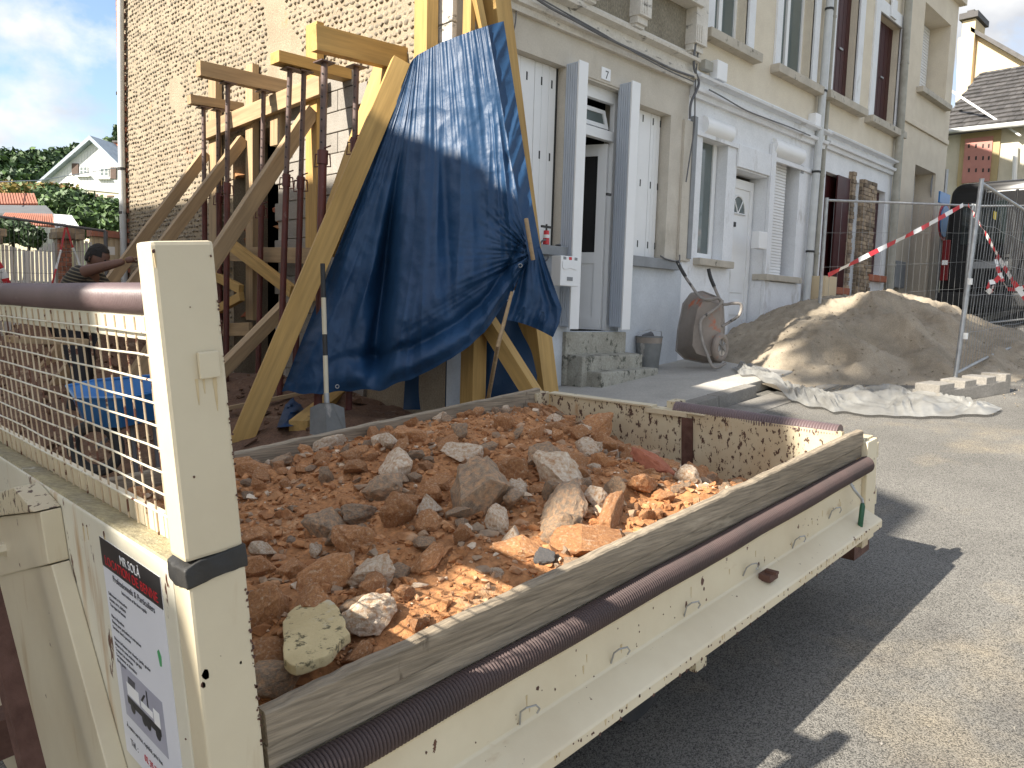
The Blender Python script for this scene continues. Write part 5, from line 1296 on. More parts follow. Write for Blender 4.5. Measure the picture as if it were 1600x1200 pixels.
tt('brace', c1, c2+(c2-c1)*1.2, .06, .07, 'wood', 'narrow yellow batten leaning against the right raking leg at the top')
# ---------------- steel props
def prop(px, py, Y_, collar, label, lean=.03, r=.030):
    top = PY(px, py, Y_); zb_ = road_z(top.x)+.03; H = top.z-zb_
    bot = Vector((top.x-lean, top.y+lean, zb_)); d = (top-bot).normalized()
    t = thing('steel_prop', label, 'prop', bot)
    zc = PY(px, collar, Y_).z; pc = bot+d*(zc-zb_)/d.z
    build('outer_tube', MB().tube([bot, pc], r, 12), M['prop'], t, smooth=True)
    build('inner_tube', MB().tube([pc, top], r*.8, 12), M['propin'], t, smooth=True)
    build('base_plate', MB().box(bot+Vector((-.07, -.07, -.008)), bot+Vector((.07, .07, .0))), M['prop'], t)
    build('top_plate', MB().box(top+Vector((-.065, -.065, -.01)), top+Vector((.065, .065, .0))), M['propin'], t)
    co = build('collar', MB().tube([pc-d*.05, pc+d*.06], r*1.25, 12), M['prop'], t, smooth=True)
    # handle loop and pin
    e = .055
    build('handle', MB().tube([pc+Vector((e*.6, -e, .03)), pc+Vector((e*.7, -e*1.1, -.07)), pc+Vector((-e*.7, e*1.1, -.07)), pc+Vector((-e*.6, e, .03)), pc+Vector((e*.6, -e, .03))], .0065, 6), M['prop'], co, smooth=True)
    build('pin', MB().tube([pc+Vector((.02, -.09, .09)), pc+Vector((0, -.03, .075)), pc+Vector((0, .05, .075)), pc+Vector((0, .075, .05))], .006, 6), M['prop'], co, smooth=True)
    # adjustment holes
    for k in range(9):
        q = pc+d*(.12+k*.09)
        if (q-top).length < .06 or q.z > top.z: break
        build('hole', MB().tube([q+Vector((-r*.72, -r*.45, 0)), q+Vector((-r*.76, -r*.49, 0))], .008, 6), M['slot'], t)
    return t
prop(507, 97, 5.66, 247, 'red steel prop under the outer end of the highest needle beam', r=.036)
prop(557, 104, 5.66, 228, 'red steel prop under the inner end of the highest needle beam')
prop(453, 108, 6.56, 283, 'red steel prop under the outer end of the flat needle beam', .07)
prop(475, 112, 6.56, 287, 'red steel prop under the inner end of the flat needle beam', .06)
prop(356, 130, 7.79, 295, 'dark steel prop under the outer end of the split-ended needle beam')
prop(412, 143, 7.79, 330, 'dark steel prop under the inner end of the split-ended needle beam', .05)
prop(318, 168, 8.81, 300, 'thin steel prop under the outer end of the short needle beam', .0)
prop(341, 172, 8.81, 310, 'thin steel prop under the inner end of the short needle beam', .0)

# ================================================================ TARPAULIN
tA = PD(645, 92, 6.27); tB = PD(455, 612, 6.40); tC = PD(842, 400, 6.05)
tN_ = (tB-tA).cross(tC-tA).normalized()
def tarpP(px, py, off):
    d = ray(px, py); t = tA.dot(tN_)/d.dot(tN_); return d*(t-off)
Ts = [(0, 641, 99), (.15, 645, 93), (.4, 652, 86), (.65, 690, 66), (.85, 735, 49), (1, 762, 40)]
Bs = [(0, 440, 612), (.12, 478, 615), (.25, 530, 613), (.38, 592, 608), (.5, 645, 592), (.62, 704, 562), (.74, 757, 520), (.88, 802, 456), (1, 826, 404)]
GXp, GYp = 832, 396
def smooth(a, b, x): k = min(1, max(0, (x-a)/(b-a))); return k*k*(3-2*k)
def folds(s, t, px, py):
    # radial folds from the tie point
    A_ = .006+.055*smooth(0, .8, t)
    f = noise.noise(Vector((s*11, t*1.3, 1.3)))*A_*1.05
    f += (1-abs(noise.noise(Vector((s*15+t*1.5, t*1.3, 5.)))*2))*A_*.55*(.4+abs(noise.noise(Vector((s*5, t*3, 15.))))*2)
    f += (1-abs(noise.noise(Vector((s*40, t*1.6, 9.)))*2))*.006*(1-smooth(.1, .6, t))
    # deep valley in the lower left, big belly right of it
    f -= .34*math.exp(-((s-.31-.05*t)/.038)**2)*smooth(.2, .7, t)*(1-smooth(.9, 1, t))
    f += .07*math.exp(-((s-.70)/.05)**2)*smooth(.3, .7, t)*(1-smooth(.75, .9, t)) - .06*math.exp(-((s-.62)/.03)**2)*smooth(.2, .6, t)*(1-smooth(.8, .95, t))
    f += .20*math.exp(-((s-.52)/.14)**2)*smooth(.2, .75, t)
    f += .05*math.exp(-((s-.16)/.06)**2)*smooth(.3, .8, t)
    # folds pulled to the gather on the right
    dx, dy = px-GXp, py-GYp; th = atan2(dy, -dx); rr_ = hypot(dx, dy)
    wg = smooth(.50, .95, t)*math.exp(-rr_/230)
    f += (1-abs(noise.noise(Vector((th*6.5, rr_*.002, 2.)))*2))*.038*wg
    f += (1-abs(noise.noise(Vector((th*17, rr_*.004, 7.)))*2))*.010*wg
    # crumple
    f += noise.fractal(Vector((px*.018, py*.018, 3.)), .9, 2.1, 4)*.013*(.3+t)+noise.noise(Vector((px*.008+3, py*.006, 1.)))*.07*t
    f += (1-abs(noise.noise(Vector((px*.035, py*.03, 6.)))*2))*.009*(.4+.8*t)
    f += (.085*math.exp(-((t-.955)/.03)**2)-.05*math.exp(-((t-.90)/.018)**2))*smooth(.12, .35, s)*(1-smooth(.93, 1, s))
    f += .10*math.exp(-((t-.80)/.09)**2)*math.exp(-((s-.62)/.25)**2)   # rolled hem
    return f
def main_pt(s, t):
    T_ = poly(Ts, s); B_ = poly(Bs, s)
    sag = sin(pi*t)*0
    px = lerp(T_[0], B_[0], t); py = lerp(T_[1], B_[1], t)
    px += noise.noise(Vector((s*9, t*5, 11)))*2*(1 if 0 < s < 1 else .6)
    return tarpP(px, py, folds(s, t, px, py)*.15+ .0)  # off is in ray units (metres/|ray| ~ depth)
def main_pt(s, t):
    T_ = poly(Ts, s); B_ = poly(Bs, s)
    px = lerp(T_[0], B_[0], t); py = lerp(T_[1], B_[1], t)+ (noise.noise(Vector((s*14, 0, 11)))*5*t)
    return tarpP(px, py, folds(s, t, px, py))
mb = MB().grid(main_pt, 300, 240)
Ls = [(0, 762, 40), (.55, 812, 335), (.66, 823, 398), (.8, 806, 448), (1, 789, 499)]
Rs = [(0, 787, 33), (.55, 832, 320), (.66, 844, 385), (.86, 878, 482), (.93, 874, 505), (1, 864, 527)]
def skirt_pt(s, t):
    L_ = poly(Ls, t); R_ = poly(Rs, t); px = lerp(L_[0], R_[0], s); py = lerp(L_[1], R_[1], s)
    if t > .9: py += sin(pi*s)*-4
    f = -.02-.10*s*(1 if t < .66 else .6) + (1-abs(noise.noise(Vector((s*1.0+t*14, t*3, 3)))*2))*.02*(1-smooth(.6, .75, t))
    k = smooth(.64, .8, t)
    f += k*((1-abs(noise.noise(Vector((s*5, t*3, 8)))*2))*.05+noise.noise(Vector((px*.03, py*.03, 1)))*.03+.02)
    f += noise.fractal(Vector((px*.03, py*.03, 3.)), .9, 2.1, 3)*.008
    return tarpP(px, py, f)
mb.grid(skirt_pt, 50, 220)
tarp = build('tarpaulin', mb, M['tarp'], smooth=True, angle=75, fix=False)
tag(tarp, 'crumpled blue tarpaulin tied over the raking shores at the house corner', 'tarpaulin')
# inner blue sheet seen under the hem, and loose flap on the ground
def inner(s, t):
    px = lerp(640, 846, s)-10*t; py = lerp(470, 640, t); f = noise.noise(Vector((s*7, t*2, 4)))*.05
    return tarpP(px, py, -.70+f)
o = build('hanging_sheet', MB().grid(inner, 50, 40), M['tarp'], smooth=True, fix=False)
tag(o, 'dark blue sheet hanging in the shade behind the crossing beams', 'tarpaulin')
def flap(s, t):
    px = lerp(432, 500, s)+18*(1-t); py = lerp(622, 668, t)-6*s; return PG(px, py, .15+.04*sin(s*7)+noise.noise(Vector((s*5, t*5, 0)))*.04)
o = build('tarpaulin_flap', MB().grid(flap, 16, 16), M['tarp'], smooth=True, fix=False)
tag(o, 'loose dark blue tarpaulin corner lying on the dirt beside the cut beam', 'tarpaulin')
# eyelets
for (px, py) in ((527, 604), (813, 415)):
    p = tarpP(px, py, .12); n_ = -ray(px, py).normalized(); e1 = n_.cross(EZ).normalized(); e2 = n_.cross(e1)
    build('eyelet', MB().tube([p+(e1*cos(a)+e2*sin(a))*.014 for a in [2*pi*k/12 for k in range(13)]], .004, 6), M['steel'], None, smooth=True).parent = tarp
# ---------------- tools
sh_ = thing('shovel', 'shovel with black and white taped handle standing before the raking shore', 'shovel', PG(512, 672, 0))
foot = PG(512, 678, .13); topp = PD(504, 412, foot.dot(CF)*1.0)
def sp_(t): return foot.lerp(topp, t)
segs = [(.12, .26, 'steel'), (.26, .42, 'tapewhite'), (.42, .55, 'tapewhite'), (.55, .72, 'black'), (.72, .83, 'tapewhite'), (.83, 1, 'black')]
segs = [(.10, .24, 'steel'), (.24, .46, 'cream'), (.46, .585, 'black'), (.585, .80, 'cream'), (.80, 1, 'black')]
for a_, b_, m_ in segs: build('shaft' if m_ != 'steel' else 'socket', MB().tube([sp_(a_), sp_(b_)], .019 if m_ != 'steel' else .022, 10), M[m_], sh_, smooth=True)
bc = sp_(.05); rgt = CR.copy(); upv = (topp-foot).normalized()
def bl_(x, y, z=0): return foot+rgt*x+upv*y-CF*z
blade = MB(); prof_ = [(-.14, .0), (-.13, .20), (-.05, .235), (0, .24), (.05, .235), (.13, .20), (.14, 0), (0, -.03)]
blade.add([bl_(x, y, .03-abs(x)*.3) for x, y in prof_]+[bl_(x, y, .034-abs(x)*.3) for x, y in prof_], [tuple(range(8)), tuple(range(8, 16))[::-1]]+[(i, (i+1) % 8, 8+(i+1) % 8, 8+i) for i in range(8)])
build('blade', blade, M['bucket'], sh_)
p = tarpP(800, 458, .22); q = PG(760, 640, .0)
q = Vector((lerp(p.x, q.x, .9), q.y, q.z))
o = build('wooden_handle', MB().tube([tarpP(800, 456, .16), tarpP(778, 540, .20), PG(757, 655, .0)], [.013, .017, .018], 10), M['woodpale'], smooth=True)
tag(o, 'thin wooden pole leaning under the tarpaulin hem behind the far side board', 'pole')
o = build('wooden_handle', MB().tube([tarpP(822, 342, .10), tarpP(827, 372, .12), tarpP(833, 406, .06)], .017, 10), M['woodpale'], smooth=True)
tag(o, 'pale wooden handle end poking out of the tarpaulin near the letter box', 'pole')
# ================================================================ FACADE FURNITURE
lb = thing('letter_box', 'cream plastic letter box on the left door shutter of number 7', 'letter box', PY(885, 447, yc-.05))
yl = F-.30
l0, l1 = fx(876, 420, yl), fx(905, 420, yl); lz0_, lz1_ = fz(888, 447, yl), fz(888, 400, yl)
build('box_body', bx(l0, l1, yl, F-.182, lz0_, lz1_), M['pvc'], lb, bevel=.008)
build('flap', MB().prism([(l0+.02, lz1_-.11), (l0+.05, lz1_-.125), ((l0+l1)/2, lz1_-.11), (l1-.05, lz1_-.125), (l1-.02, lz1_-.11), (l1-.02, lz1_-.05), (l0+.02, lz1_-.05)], lambda u_, v_: (u_, yl-.006, v_), lambda u_, v_: (u_, yl-.0005, v_)), M['pvc'], lb)
build('name_slot', bx((l0+l1)/2-.04, (l0+l1)/2+.04, yl-.004, yl-.0005, lz0_+.05, lz0_+.085), M['sillgrey'], lb)
for k, m_ in ((.2, 'sillgrey'), (.5, 'redink'), (.8, 'sillgrey')): build('sticker', bx(lerp(l0, l1, k)-.02, lerp(l0, l1, k)+.02, yl-.002, yl-.0004, lz1_-.035, lz1_-.008), M[m_], lb)
hy = thing('tap_standpipe', 'small red and white tap fitting with black handle on the grey window sill', 'tap', (fx(857, 383, F-.08), F-.08, .62))
hp_ = PY(853, 382, F-.06); 
build('valve_body', MB().tube([hp_, hp_+EZ*.05, hp_+EZ*.13], [.032, .03, .025], 10), M['tapered'], hy, smooth=True)
build('white_band', MB().tube([hp_+EZ*.06, hp_+EZ*.09], .034, 10), M['tapewhite'], hy, smooth=True)
build('tap_handle', MB().box(hp_+Vector((-.07, -.01, .155)), hp_+Vector((.07, .01, .175))).tube([hp_+EZ*.13, hp_+EZ*.19], .010, 6), M['black'], hy)
o = build('hose_loop', MB().tube([hp_+Vector((-.05+cos(a)*.07, -.03, -.06+sin(a)*.10)) for a in [k*.35 for k in range(4, 18)]], .009, 6), M['cable'], smooth=True)
tag(o, 'thin grey hose looped over the window sill beside the tap', 'hose')
for k in range(5):
    p = PY(872+k*6, 383, F-.05)
    o = build('rag', clod(MB(), p, .035, rr, .5), M['cable']) if k == 0 else None
    if o: tag(o, 'dark rubbish lump on the window sill behind the letter box', 'rag')
# cables along the cornice and down the wall
def cable(pts, r, label):
    o = build('cable', MB().tube(pts, r, 6), M['cable'], smooth=True); return tag(o, label, 'cable')
yk = F-.155
def catm(pxs, y, n=6):
    P = [PY(a, b, y) for a, b in pxs]; out_ = []
    for i in range(len(P)-1):
        p0 = P[max(i-1, 0)]; p1 = P[i]; p2 = P[i+1]; p3 = P[min(i+2, len(P)-1)]
        for k in range(n):
            t = k/n; out_.append(.5*((2*p1)+(-p0+p2)*t+(2*p0-5*p1+4*p2-p3)*t*t+(-p0+3*p1-3*p2+p3)*t**3))
    return out_+[P[-1]]
cable(catm([(830, -8), (860, 12), (900, 33), (940, 55), (975, 72), (1010, 88), (1050, 108), (1084, 120)], F-.16), .012, 'thick grey cable slung along the cornice of number 7')
cable(catm([(838, -6), (880, 18), (930, 46), (985, 78), (1040, 108), (1085, 128)], F-.165), .007, 'thinner black cable beside the thick cable on the cornice')
cable(catm([(1092, -5), (1090, 40), (1084, 100), (1092, 130), (1080, 160), (1078, 185)], F-.10), .016, 'grey cable bundle climbing the joint between numbers 7 and 9')
cable(catm([(1098, -5), (1094, 50), (1088, 110), (1086, 150), (1085, 200), (1078, 245), (1072, 284)], F-.08), .009, 'black cable hanging beside the cable bundle')
cable(catm([(1108, 140), (1130, 152), (1165, 172), (1200, 186), (1235, 199), (1266, 212)], F-.15), .008, 'black cable lying on the cornice of number 9')
cable(catm([(806, -5), (806, 30), (800, 58), (792, 70)], F-.03), .006, 'thin wire looping down the wall beside the tarpaulin')
cable(catm([(1032, 400), (1042, 405), (1060, 408), (1062, 398)], F-.10), .009, 'short cable resting on the right window sill')
tag(build('cable_trunking', bx(fx(1077, 230), fx(1083, 230), F-.05, F-.001, .65, fz(1080, 182)), M['sillgrey']), 'grey cable trunking between numbers 7 and 9', 'trunking')
# ================================================================ BUCKETS
bk = thing('bucket', 'cement-crusted bucket stack standing beside the doorstep', 'bucket', PG(1012, 577, .125))
bp = PG(1012, 578, .125)
build('lower_bucket', MB().tube([bp, bp+EZ*.10, bp+EZ*.20, bp+EZ*.30, bp+EZ*.302, bp+EZ*.26], [.115, .122, .132, .143, .130, .12], 24, cap=True), M['bucket'], bk, smooth=True)
build('upper_bucket', MB().tube([bp+EZ*.285, bp+EZ*.37, bp+EZ*.372, bp+EZ*.30], [.137, .148, .135, .12], 24), M['barrow'], bk, smooth=True)
build('rim', MB().tube([bp+Vector((cos(a)*.145, sin(a)*.145, .37)) for a in [2*pi*k/24 for k in range(25)]], .008, 6), M['bucket'], bk, smooth=True)
build('wire_handle', MB().tube([bp+Vector((.12, -.08, .36)), bp+Vector((.10, -.09, .43)), bp+Vector((0, 0, .45)), bp+Vector((-.06, .08, .42)), bp+Vector((-.1, .09, .36))], .005, 6), M['steel'], bk, smooth=True)
build('rag', clod(MB(), bp+Vector((-.04, -.02, .38)), .075, rr, .8), M['cable'], bk, smooth=True)
# ================================================================ GREY WHEELBARROW stood on its nose
wbx = thing('wheelbarrow', 'cement-crusted orange wheelbarrow tipped up on its nose against the wall', 'wheelbarrow', PG(1100, 575, .125))
# handled in pixel-derived metric frame: plane facing the camera at the barrow
wc0 = PG(1110, 576, .125); dW = wc0.dot(CF)
def WB(px, py, back=0.): return ray(px, py)*(dW+back)
tray_prof = [(1090, 459), (1078, 462), (1068, 490), (1062, 525), (1058, 552), (1066, 560), (1095, 566), (1128, 568)]
front = [(1098, 457), (1112, 462), (1128, 468), (1130, 500), (1131, 545), (1128, 566)]
mb = MB()
outline = [(1080, 459), (1098, 456), (1116, 463), (1129, 470), (1131, 510), (1130, 545), (1126, 566), (1100, 566), (1070, 560), (1057, 548), (1060, 515), (1068, 475)]
inner_o = [(1098, 472), (1106, 470), (1117, 474), (1125, 480), (1126, 512), (1125, 540), (1120, 556), (1102, 557), (1088, 552), (1082, 540), (1084, 512), (1090, 482)]
n_ = len(outline)
vo = [WB(x, y, .28 if i in (0, 1, 10, 11, 9, 8) else .12) for i, (x, y) in enumerate(outline)]
vi = [WB(x, y, -.10) for i, (x, y) in enumerate(inner_o)]
mb.add(vo+vi, [(i, (i+1) % n_, n_+(i+1) % n_, n_+i) for i in range(n_)]+[tuple(range(n_, 2*n_))])
build('tray', mb, M['barrow'], wbx, smooth=True, angle=50)
build('tray_rim', MB().tube(vo+[vo[0]], .014, 8), M['barrowtube'], wbx, smooth=True)
def wtube(name, pts, r, m='barrowtube'):
    P = [WB(*p) for p in pts]; out_ = []
    for i in range(len(P)-1):
        p0 = P[max(i-1, 0)]; p1 = P[i]; p2 = P[i+1]; p3 = P[min(i+2, len(P)-1)]
        for k in range(6):
            t = k/6; out_.append(.5*((2*p1)+(-p0+p2)*t+(2*p0-5*p1+4*p2-p3)*t*t+(-p0+3*p1-3*p2+p3)*t**3))
    return build(name, MB().tube(out_+[P[-1]], r, 8), M[m], wbx, smooth=True)
wtube('frame_tube', [(1060, 412, .1), (1066, 425, .08), (1080, 446, .0), (1095, 465, -.08), (1112, 468, -.12), (1122, 466, -.14), (1127, 472, -.15), (1118, 482, -.15), (1098, 497, -.15), (1094, 510, -.15), (1098, 535, -.17), (1106, 556, -.18), (1113, 572, -.18), (1122, 574, -.18), (1134, 567, -.16)], .016)
wtube('frame_tube', [(1108, 423, .0), (1113, 440, -.0), (1122, 462, -.05), (1130, 475, -.06), (1145, 474, -.05), (1158, 476, -.04), (1155, 492, -.04), (1140, 503, -.04), (1128, 510, -.04)], .016)
wtube('grip', [(1058, 408, .11), (1064, 420, .09), (1071, 432, .05)], .020, 'black')
wtube('grip', [(1107, 420, .0), (1110, 433, .0), (1116, 448, -.02)], .020, 'black')
wc = WB(1125, 543, -.06); wn = (CR*.75-CF*.66).normalized(); e1 = EZ; e2 = wn.cross(e1).normalized()
ringp = [wc+(e1*cos(a)*1+e2*sin(a))*.125 for a in [2*pi*k/28 for k in range(29)]]
wheel = build('wheel', MB().tube(ringp, .038, 10), M['barrow'], wbx, smooth=True)
build('rim', MB().tube([wc-wn*.02, wc+wn*.02], .095, 20), M['steel'], wheel, smooth=True)
for k in range(6): build('spoke', MB().beam(wc+wn*.024, wc+wn*.024+(e1*cos(k*pi/3)+e2*sin(k*pi/3))*.092, .014, .008), M['barrowtube'], wheel)
build('hub', MB().tube([wc-wn*.05, wc+wn*.05], .022, 10), M['barrowtube'], wheel, smooth=True)
# broom-like straw bundle: brown pipe end by door 9
o = build('clay_pipe', MB().tube([PG(1142, 527, .14), PG(1178, 521, .16)], .045, 12), M['brickred'], smooth=True); tag(o, 'short brown clay pipe lying between the wheelbarrow and the sand', 'pipe')
# ================================================================ SAND HEAP
def sand_h(x, y):
    h = 0
    cx, cy = 10.3, 3.72
    dx = (x-cx)/(2.25 if x < cx else 2.9); dy = (y-cy)/(2.0 if y < cy else 2.2)
    r = math.sqrt(dx*dx+dy*dy); r *= 1+.12*noise.noise(Vector((x*.8, y*.8, 0)))
    h = .76*(max(0, 1-min(1, r*.92)**1.8)**1.25)
    h += .10*math.exp(-((x-8.5)**2/.25+(y-3.6)**2/.5))
    h -= .05*math.exp(-((x-10.3)**2/.5+(y-3.7)**2/.5))
    for (a, b, s, k) in ((9.7, 2.55, .22, .16), (9.05, 3.05, .20, .14), (8.6, 2.7, .16, .09), (10.2, 2.35, .2, .12), (9.4, 3.7, .3, .10), (8.3, 3.35, .14, .08), (10.6, 2.6, .3, .12), (8.1, 2.9, .15, .10), (9.9, 3.1, .2, .14), (11.3, 2.7, .2, .14), (10.9, 3.2, .18, .13), (9.2, 2.3, .14, .10), (8.9, 3.3, .12, .09)):
        rq = ((x-a)**2+(y-b)**2)/(2*s*s); h -= (1.15*k*math.exp(-rq**1.5)-.16*k*math.exp(-(math.sqrt(rq)-1.5)**2*4))*min(1, h*4)
    m = min(1, h*5)
    h += noise.fractal(Vector((x*1.6, y*1.6, 2)), 1, 2, 5)*.07*m + noise.fractal(Vector((x*8, y*8, 2)), 1, 2, 5)*.032*min(1, h*8)
    return h
def base_z(x, y):
    z = road_z(x)
    if y > 3.6: z += .10
    elif y > 3.2: z += .10*(y-3.2)/.4
    return z
g = MB().grid(lambda u_, v_: (lambda x, y: (x, y, base_z(x, y)-.02+sand_h(x, y)))(lerp(7.2, 13.4, u_), lerp(1.55, 5.04, v_)), 310, 180)
o = build('sand_heap', g, M['sand'], smooth=True); stuff(o, 'large heap of beige sand on the road beyond the wheelbarrow', 'sand heap')
g = MB()
for k in range(900):
    a = rr.uniform(7.2, 13.2); b = rr.uniform(1.5, 5.0); h = sand_h(a, b)
    if h < -.02 or h > .5 and rr.random() < .5: continue
    clodv = cb_[rr.randrange(10)]; r = rr.uniform(.005, .013); o_ = len(g.v); zz = base_z(a, b)+max(h, .02)-.01
    g.v += [(a+v[0]*r, b+v[1]*r, zz+v[2]*r) for v in clodv.v]
    for f in clodv.f: g.f.append(tuple(i+o_ for i in f)); g.m.append(0)
stuff(build('sand_lumps', g, M['sand']), 'small sand lumps scattered round the sand heap', 'sand')
# ================================================================ PLASTIC SHEET
edge_t = [(0, 1143, 592), (.12, 1175, 588), (.25, 1200, 598), (.4, 1260, 616), (.5, 1290, 622), (.6, 1340, 608), (.7, 1385, 606), (.8, 1430, 618), (.9, 1500, 634), (1, 1560, 643)]
edge_b = [(0, 1150, 600), (.12, 1180, 612), (.25, 1215, 628), (.4, 1275, 640), (.5, 1310, 648), (.6, 1350, 652), (.7, 1400, 655), (.8, 1455, 656), (.9, 1510, 655), (1, 1562, 646)]
def ps(s, t):
    T_ = poly(edge_t, s); B_ = poly(edge_b, s); py = lerp(T_[1], B_[1], t)+noise.noise(Vector((s*14, t*2, 3)))*9*abs(2*t-1); px = lerp(T_[0], B_[0], t)+noise.noise(Vector((s*10, t*2, 8)))*8
    h = .135 if s < .22 else lerp(.135, .02, smooth(.22, .32, s))
    e_ = min(1, 5*t, 5*(1-t), 12*s, 12*(1-s)); X_ = s*3.2; q_ = Vector((X_, t*.9, 0)); wv = Vector((noise.noise(q_*1.5), noise.noise(q_*1.5+EX*9), 0))*.5
    h += .008+((1-abs(noise.noise((q_+wv)*2.6))*2.2)*.055+(1-abs(noise.noise((q_+wv)*6.5+EY*3))*2.2)*.036+abs(noise.noise(q_*15))*.008)*e_
    p = PG(px, py, 0); return (p.x, p.y, road_z(p.x)+h)
o = build('plastic_sheet', MB().grid(ps, 260, 40), M['plasticsheet'], smooth=True, angle=60, fix=False)
tag(o, 'crumpled dusty white plastic sheet lying along the foot of the sand heap', 'plastic sheet')
# ================================================================ SITE FENCE
def fence_panel(label, A, B, H, par_sag=0, near=False, wires=34, tilt=Vector((0, 0, 0)), legs=(1, 1)):
    t = thing('site_fence', label, 'fence', A)
    A = Vector(A); B = Vector(B); r = .021
    At = A+EZ*H+tilt; Bt = B+EZ*H+tilt*1.0-EZ*par_sag
    lo = .12
    if legs[0]: build('post', MB().tube([A, At], r, 12), M['steel'], t, smooth=True)
    if legs[1]: build('post', MB().tube([B, Bt], r, 12), M['steel'], t, smooth=True)
    def E(s, v):  # s along, v up
        a = A.lerp(B, s); b = At.lerp(Bt, s)
        return a.lerp(b, v)
    bow = .05 if near else 0
    build('top_rail', MB().tube([E(k/8, .985) for k in range(9)], r*.75, 8), M['steel'], t, smooth=True)
    build('bottom_rail', MB().tube([E(k/8, .075)+EZ*bow*sin(pi*k/8) for k in range(9)], r*.7, 8), M['steel'], t, smooth=True)
    w_ = MB()
    for i in range(1, wires):
        s = i/wires; j = noise.noise(Vector((i*.9, 2, 0)))*.002
        w_.tube([E(s, .075), E(s+j, .5), E(s, .985)], 0.0024 if near else .0016, 4, cap=False)
    o = build('vertical_wires', w_, M['wire'], t); o['kind'] = 'stuff'
    for k, v in enumerate((.15, .36, .56, .78) if not near else (.26, .45, .62, .80)):
        pts = [E(q/10, v)+EZ*noise.noise(Vector((q*.7, k, 3)))*(.03 if near else .01) for q in range(11)]
        build('crosswire', MB().tube(pts, .0024 if near else .002, 5), M['wire'], t, smooth=True)
    return t
fA = PG(1490, 608, .0); fT = PD(1534, 281, (fA.dot(CF))*1.0)
Hn = 2.0
tl = fT-(fA+EZ*Hn)
fB = fA+Vector((3.45, -.02, .0928*3.45))
n1_ = fence_panel('leaning galvanised site fence panel nearest the camera, standing in the grey block', fA, fB, Hn, par_sag=.45, near=True, tilt=tl, legs=(1, 1))
for v_ in (.40, .63): pass
for (px, py) in ((1515, 440), (1508, 525)):
    p = PD(px, py, fA.dot(CF)*.999); build('white_tie', MB().tube([p-EZ*.03, p+EZ*.03], .026, 10), M['tapewhite'], n1_, smooth=True)
ct = build('post_cap', MB().tube([fT, fT+EZ*.01], .024, 10), M['steel'], n1_)
bA = Vector((9.75, 4.15, -1.42+.0928*9.75+.05)); bB = Vector((13.2, 3.4, -1.42+.0928*13.2+.0))
fence_panel('straight site fence panel standing behind the sand heap', bA, bB, 1.97, wires=22)
bA2 = bB+Vector((.06, -.02, 0)); bB2 = bA2+Vector((3.3, -1.2, .30))
fence_panel('farther site fence panel in front of the dark van', bA2, bB2, 1.97, wires=22)
p_ = PY(1312, 322, 4.02)
# fence foot block
fb = thing('fence_foot', 'grey concrete fence foot block holding the near panel post', 'fence foot', PG(1500, 615, 0))
c0 = PG(1466, 634, 0); c1 = PG(1578, 614, 0); dxf = (c1-c0).normalized(); dyf = EZ.cross(dxf)
def FB(a, b, c): return c0+dxf*a+dyf*b+EZ*c
Lf = (c1-c0).length; 
mb = MB(); mb.box((0, 0, 0), (Lf, .26, .12), T=FB)
for (a, b) in ((0, .20), (.34, .50), (.64, .78), (.92, 1)):
    mb.box((a*Lf, .001, .1101), (b*Lf, .239, .18), T=FB)
mb.box((.2*Lf, .16, .1102), (.34*Lf, .238, .16), T=FB)
build('block', mb, M['kerb'], fb, bevel=.006)
# warning tape
def tape(pts, wdt, label, up=EZ, pitch_=.10):
    P = [Vector(p) for p in pts]; fine_ = []
    for i in range(len(P)-1):
        n_ = max(1, int((P[i+1]-P[i]).length/.035))
        for k in range(n_): fine_.append(P[i].lerp(P[i+1], k/n_))
    fine_.append(P[-1]); mb = MB(); s = 0
    for i in range(len(fine_)-1):
        a, b = fine_[i], fine_[i+1]; d = (b-a).normalized(); tw = noise.noise(Vector((s*1.5, 1, 0)))*1.2
        def off(q, sa): 
            n_ = d.cross(Vector((-d.z, 0, 1)) if abs(d.z) > .9 else EZ).normalized(); u_ = n_.cross(d)
            return (u_*cos(sa)+n_*sin(sa))*wdt/2
        tw2 = noise.noise(Vector(((s+.035)*1.5, 1, 0)))*1.2
        o1 = off(a, tw); o2 = off(b, tw2); k = .02
        mb.add([a-o1, b-o2, b+o2, a+o1], [(0, 1, 2, 3)], int(s/pitch_) % 2); s += (b-a).length
    o = build('warning_tape', mb, [M['tapered'], M['tapewhite']], fix=False); return tag(o, label, 'tape')
q0 = PY(1292, 430, 4.02); q1 = PD(1505, 320, 11.9)
q1 = Vector(PY(1505, 320, 3.30)); 
tp_ = [PY(1294, 430, 4.0), PY(1370, 392, 3.8), PY(1440, 357, 3.6), PY(1505, 320, 3.4)]
tape(tp_, .06, 'red and white warning tape strung along the rear fence panel', pitch_=.22)
dN = fA.dot(CF)
tape([PY(1513, 320, 3.38), PD(1540, 365, dN+2.2), PD(1562, 405, dN+1.6), PD(1583, 440, dN+1.3), PD(1612, 480, dN+1.2)], .05, 'red and white warning tape falling from the rear panel behind the near post', pitch_=.12)
tape([PD(1560, 392, dN+1.5), PD(1556, 405, dN+1.5), PD(1560, 422, dN+1.5), PD(1567, 440, dN+1.5), PD(1575, 452, dN+1.4), PD(1592, 452, dN+1.3), PD(1612, 444, dN+1.2)], .045, 'looped red and white tape drooping on the near fence panel', pitch_=.08)
tape([PD(1562, 432, dN+.5), PD(1555, 440, dN+.5), PD(1546, 441, dN+.5), PD(1543, 452, dN+.5), PD(1549, 458, dN+.5), PD(1552, 446, dN+.5)], .05, 'small knot of red and white tape on the near fence panel', pitch_=.06)
yt = PD(1550, 337, dN+.6)
build('yellow_tag', MB().box(yt+Vector((-.05, -.03, -.04)), yt+Vector((.04, -.025, .04))), M['yellow'], n1_)
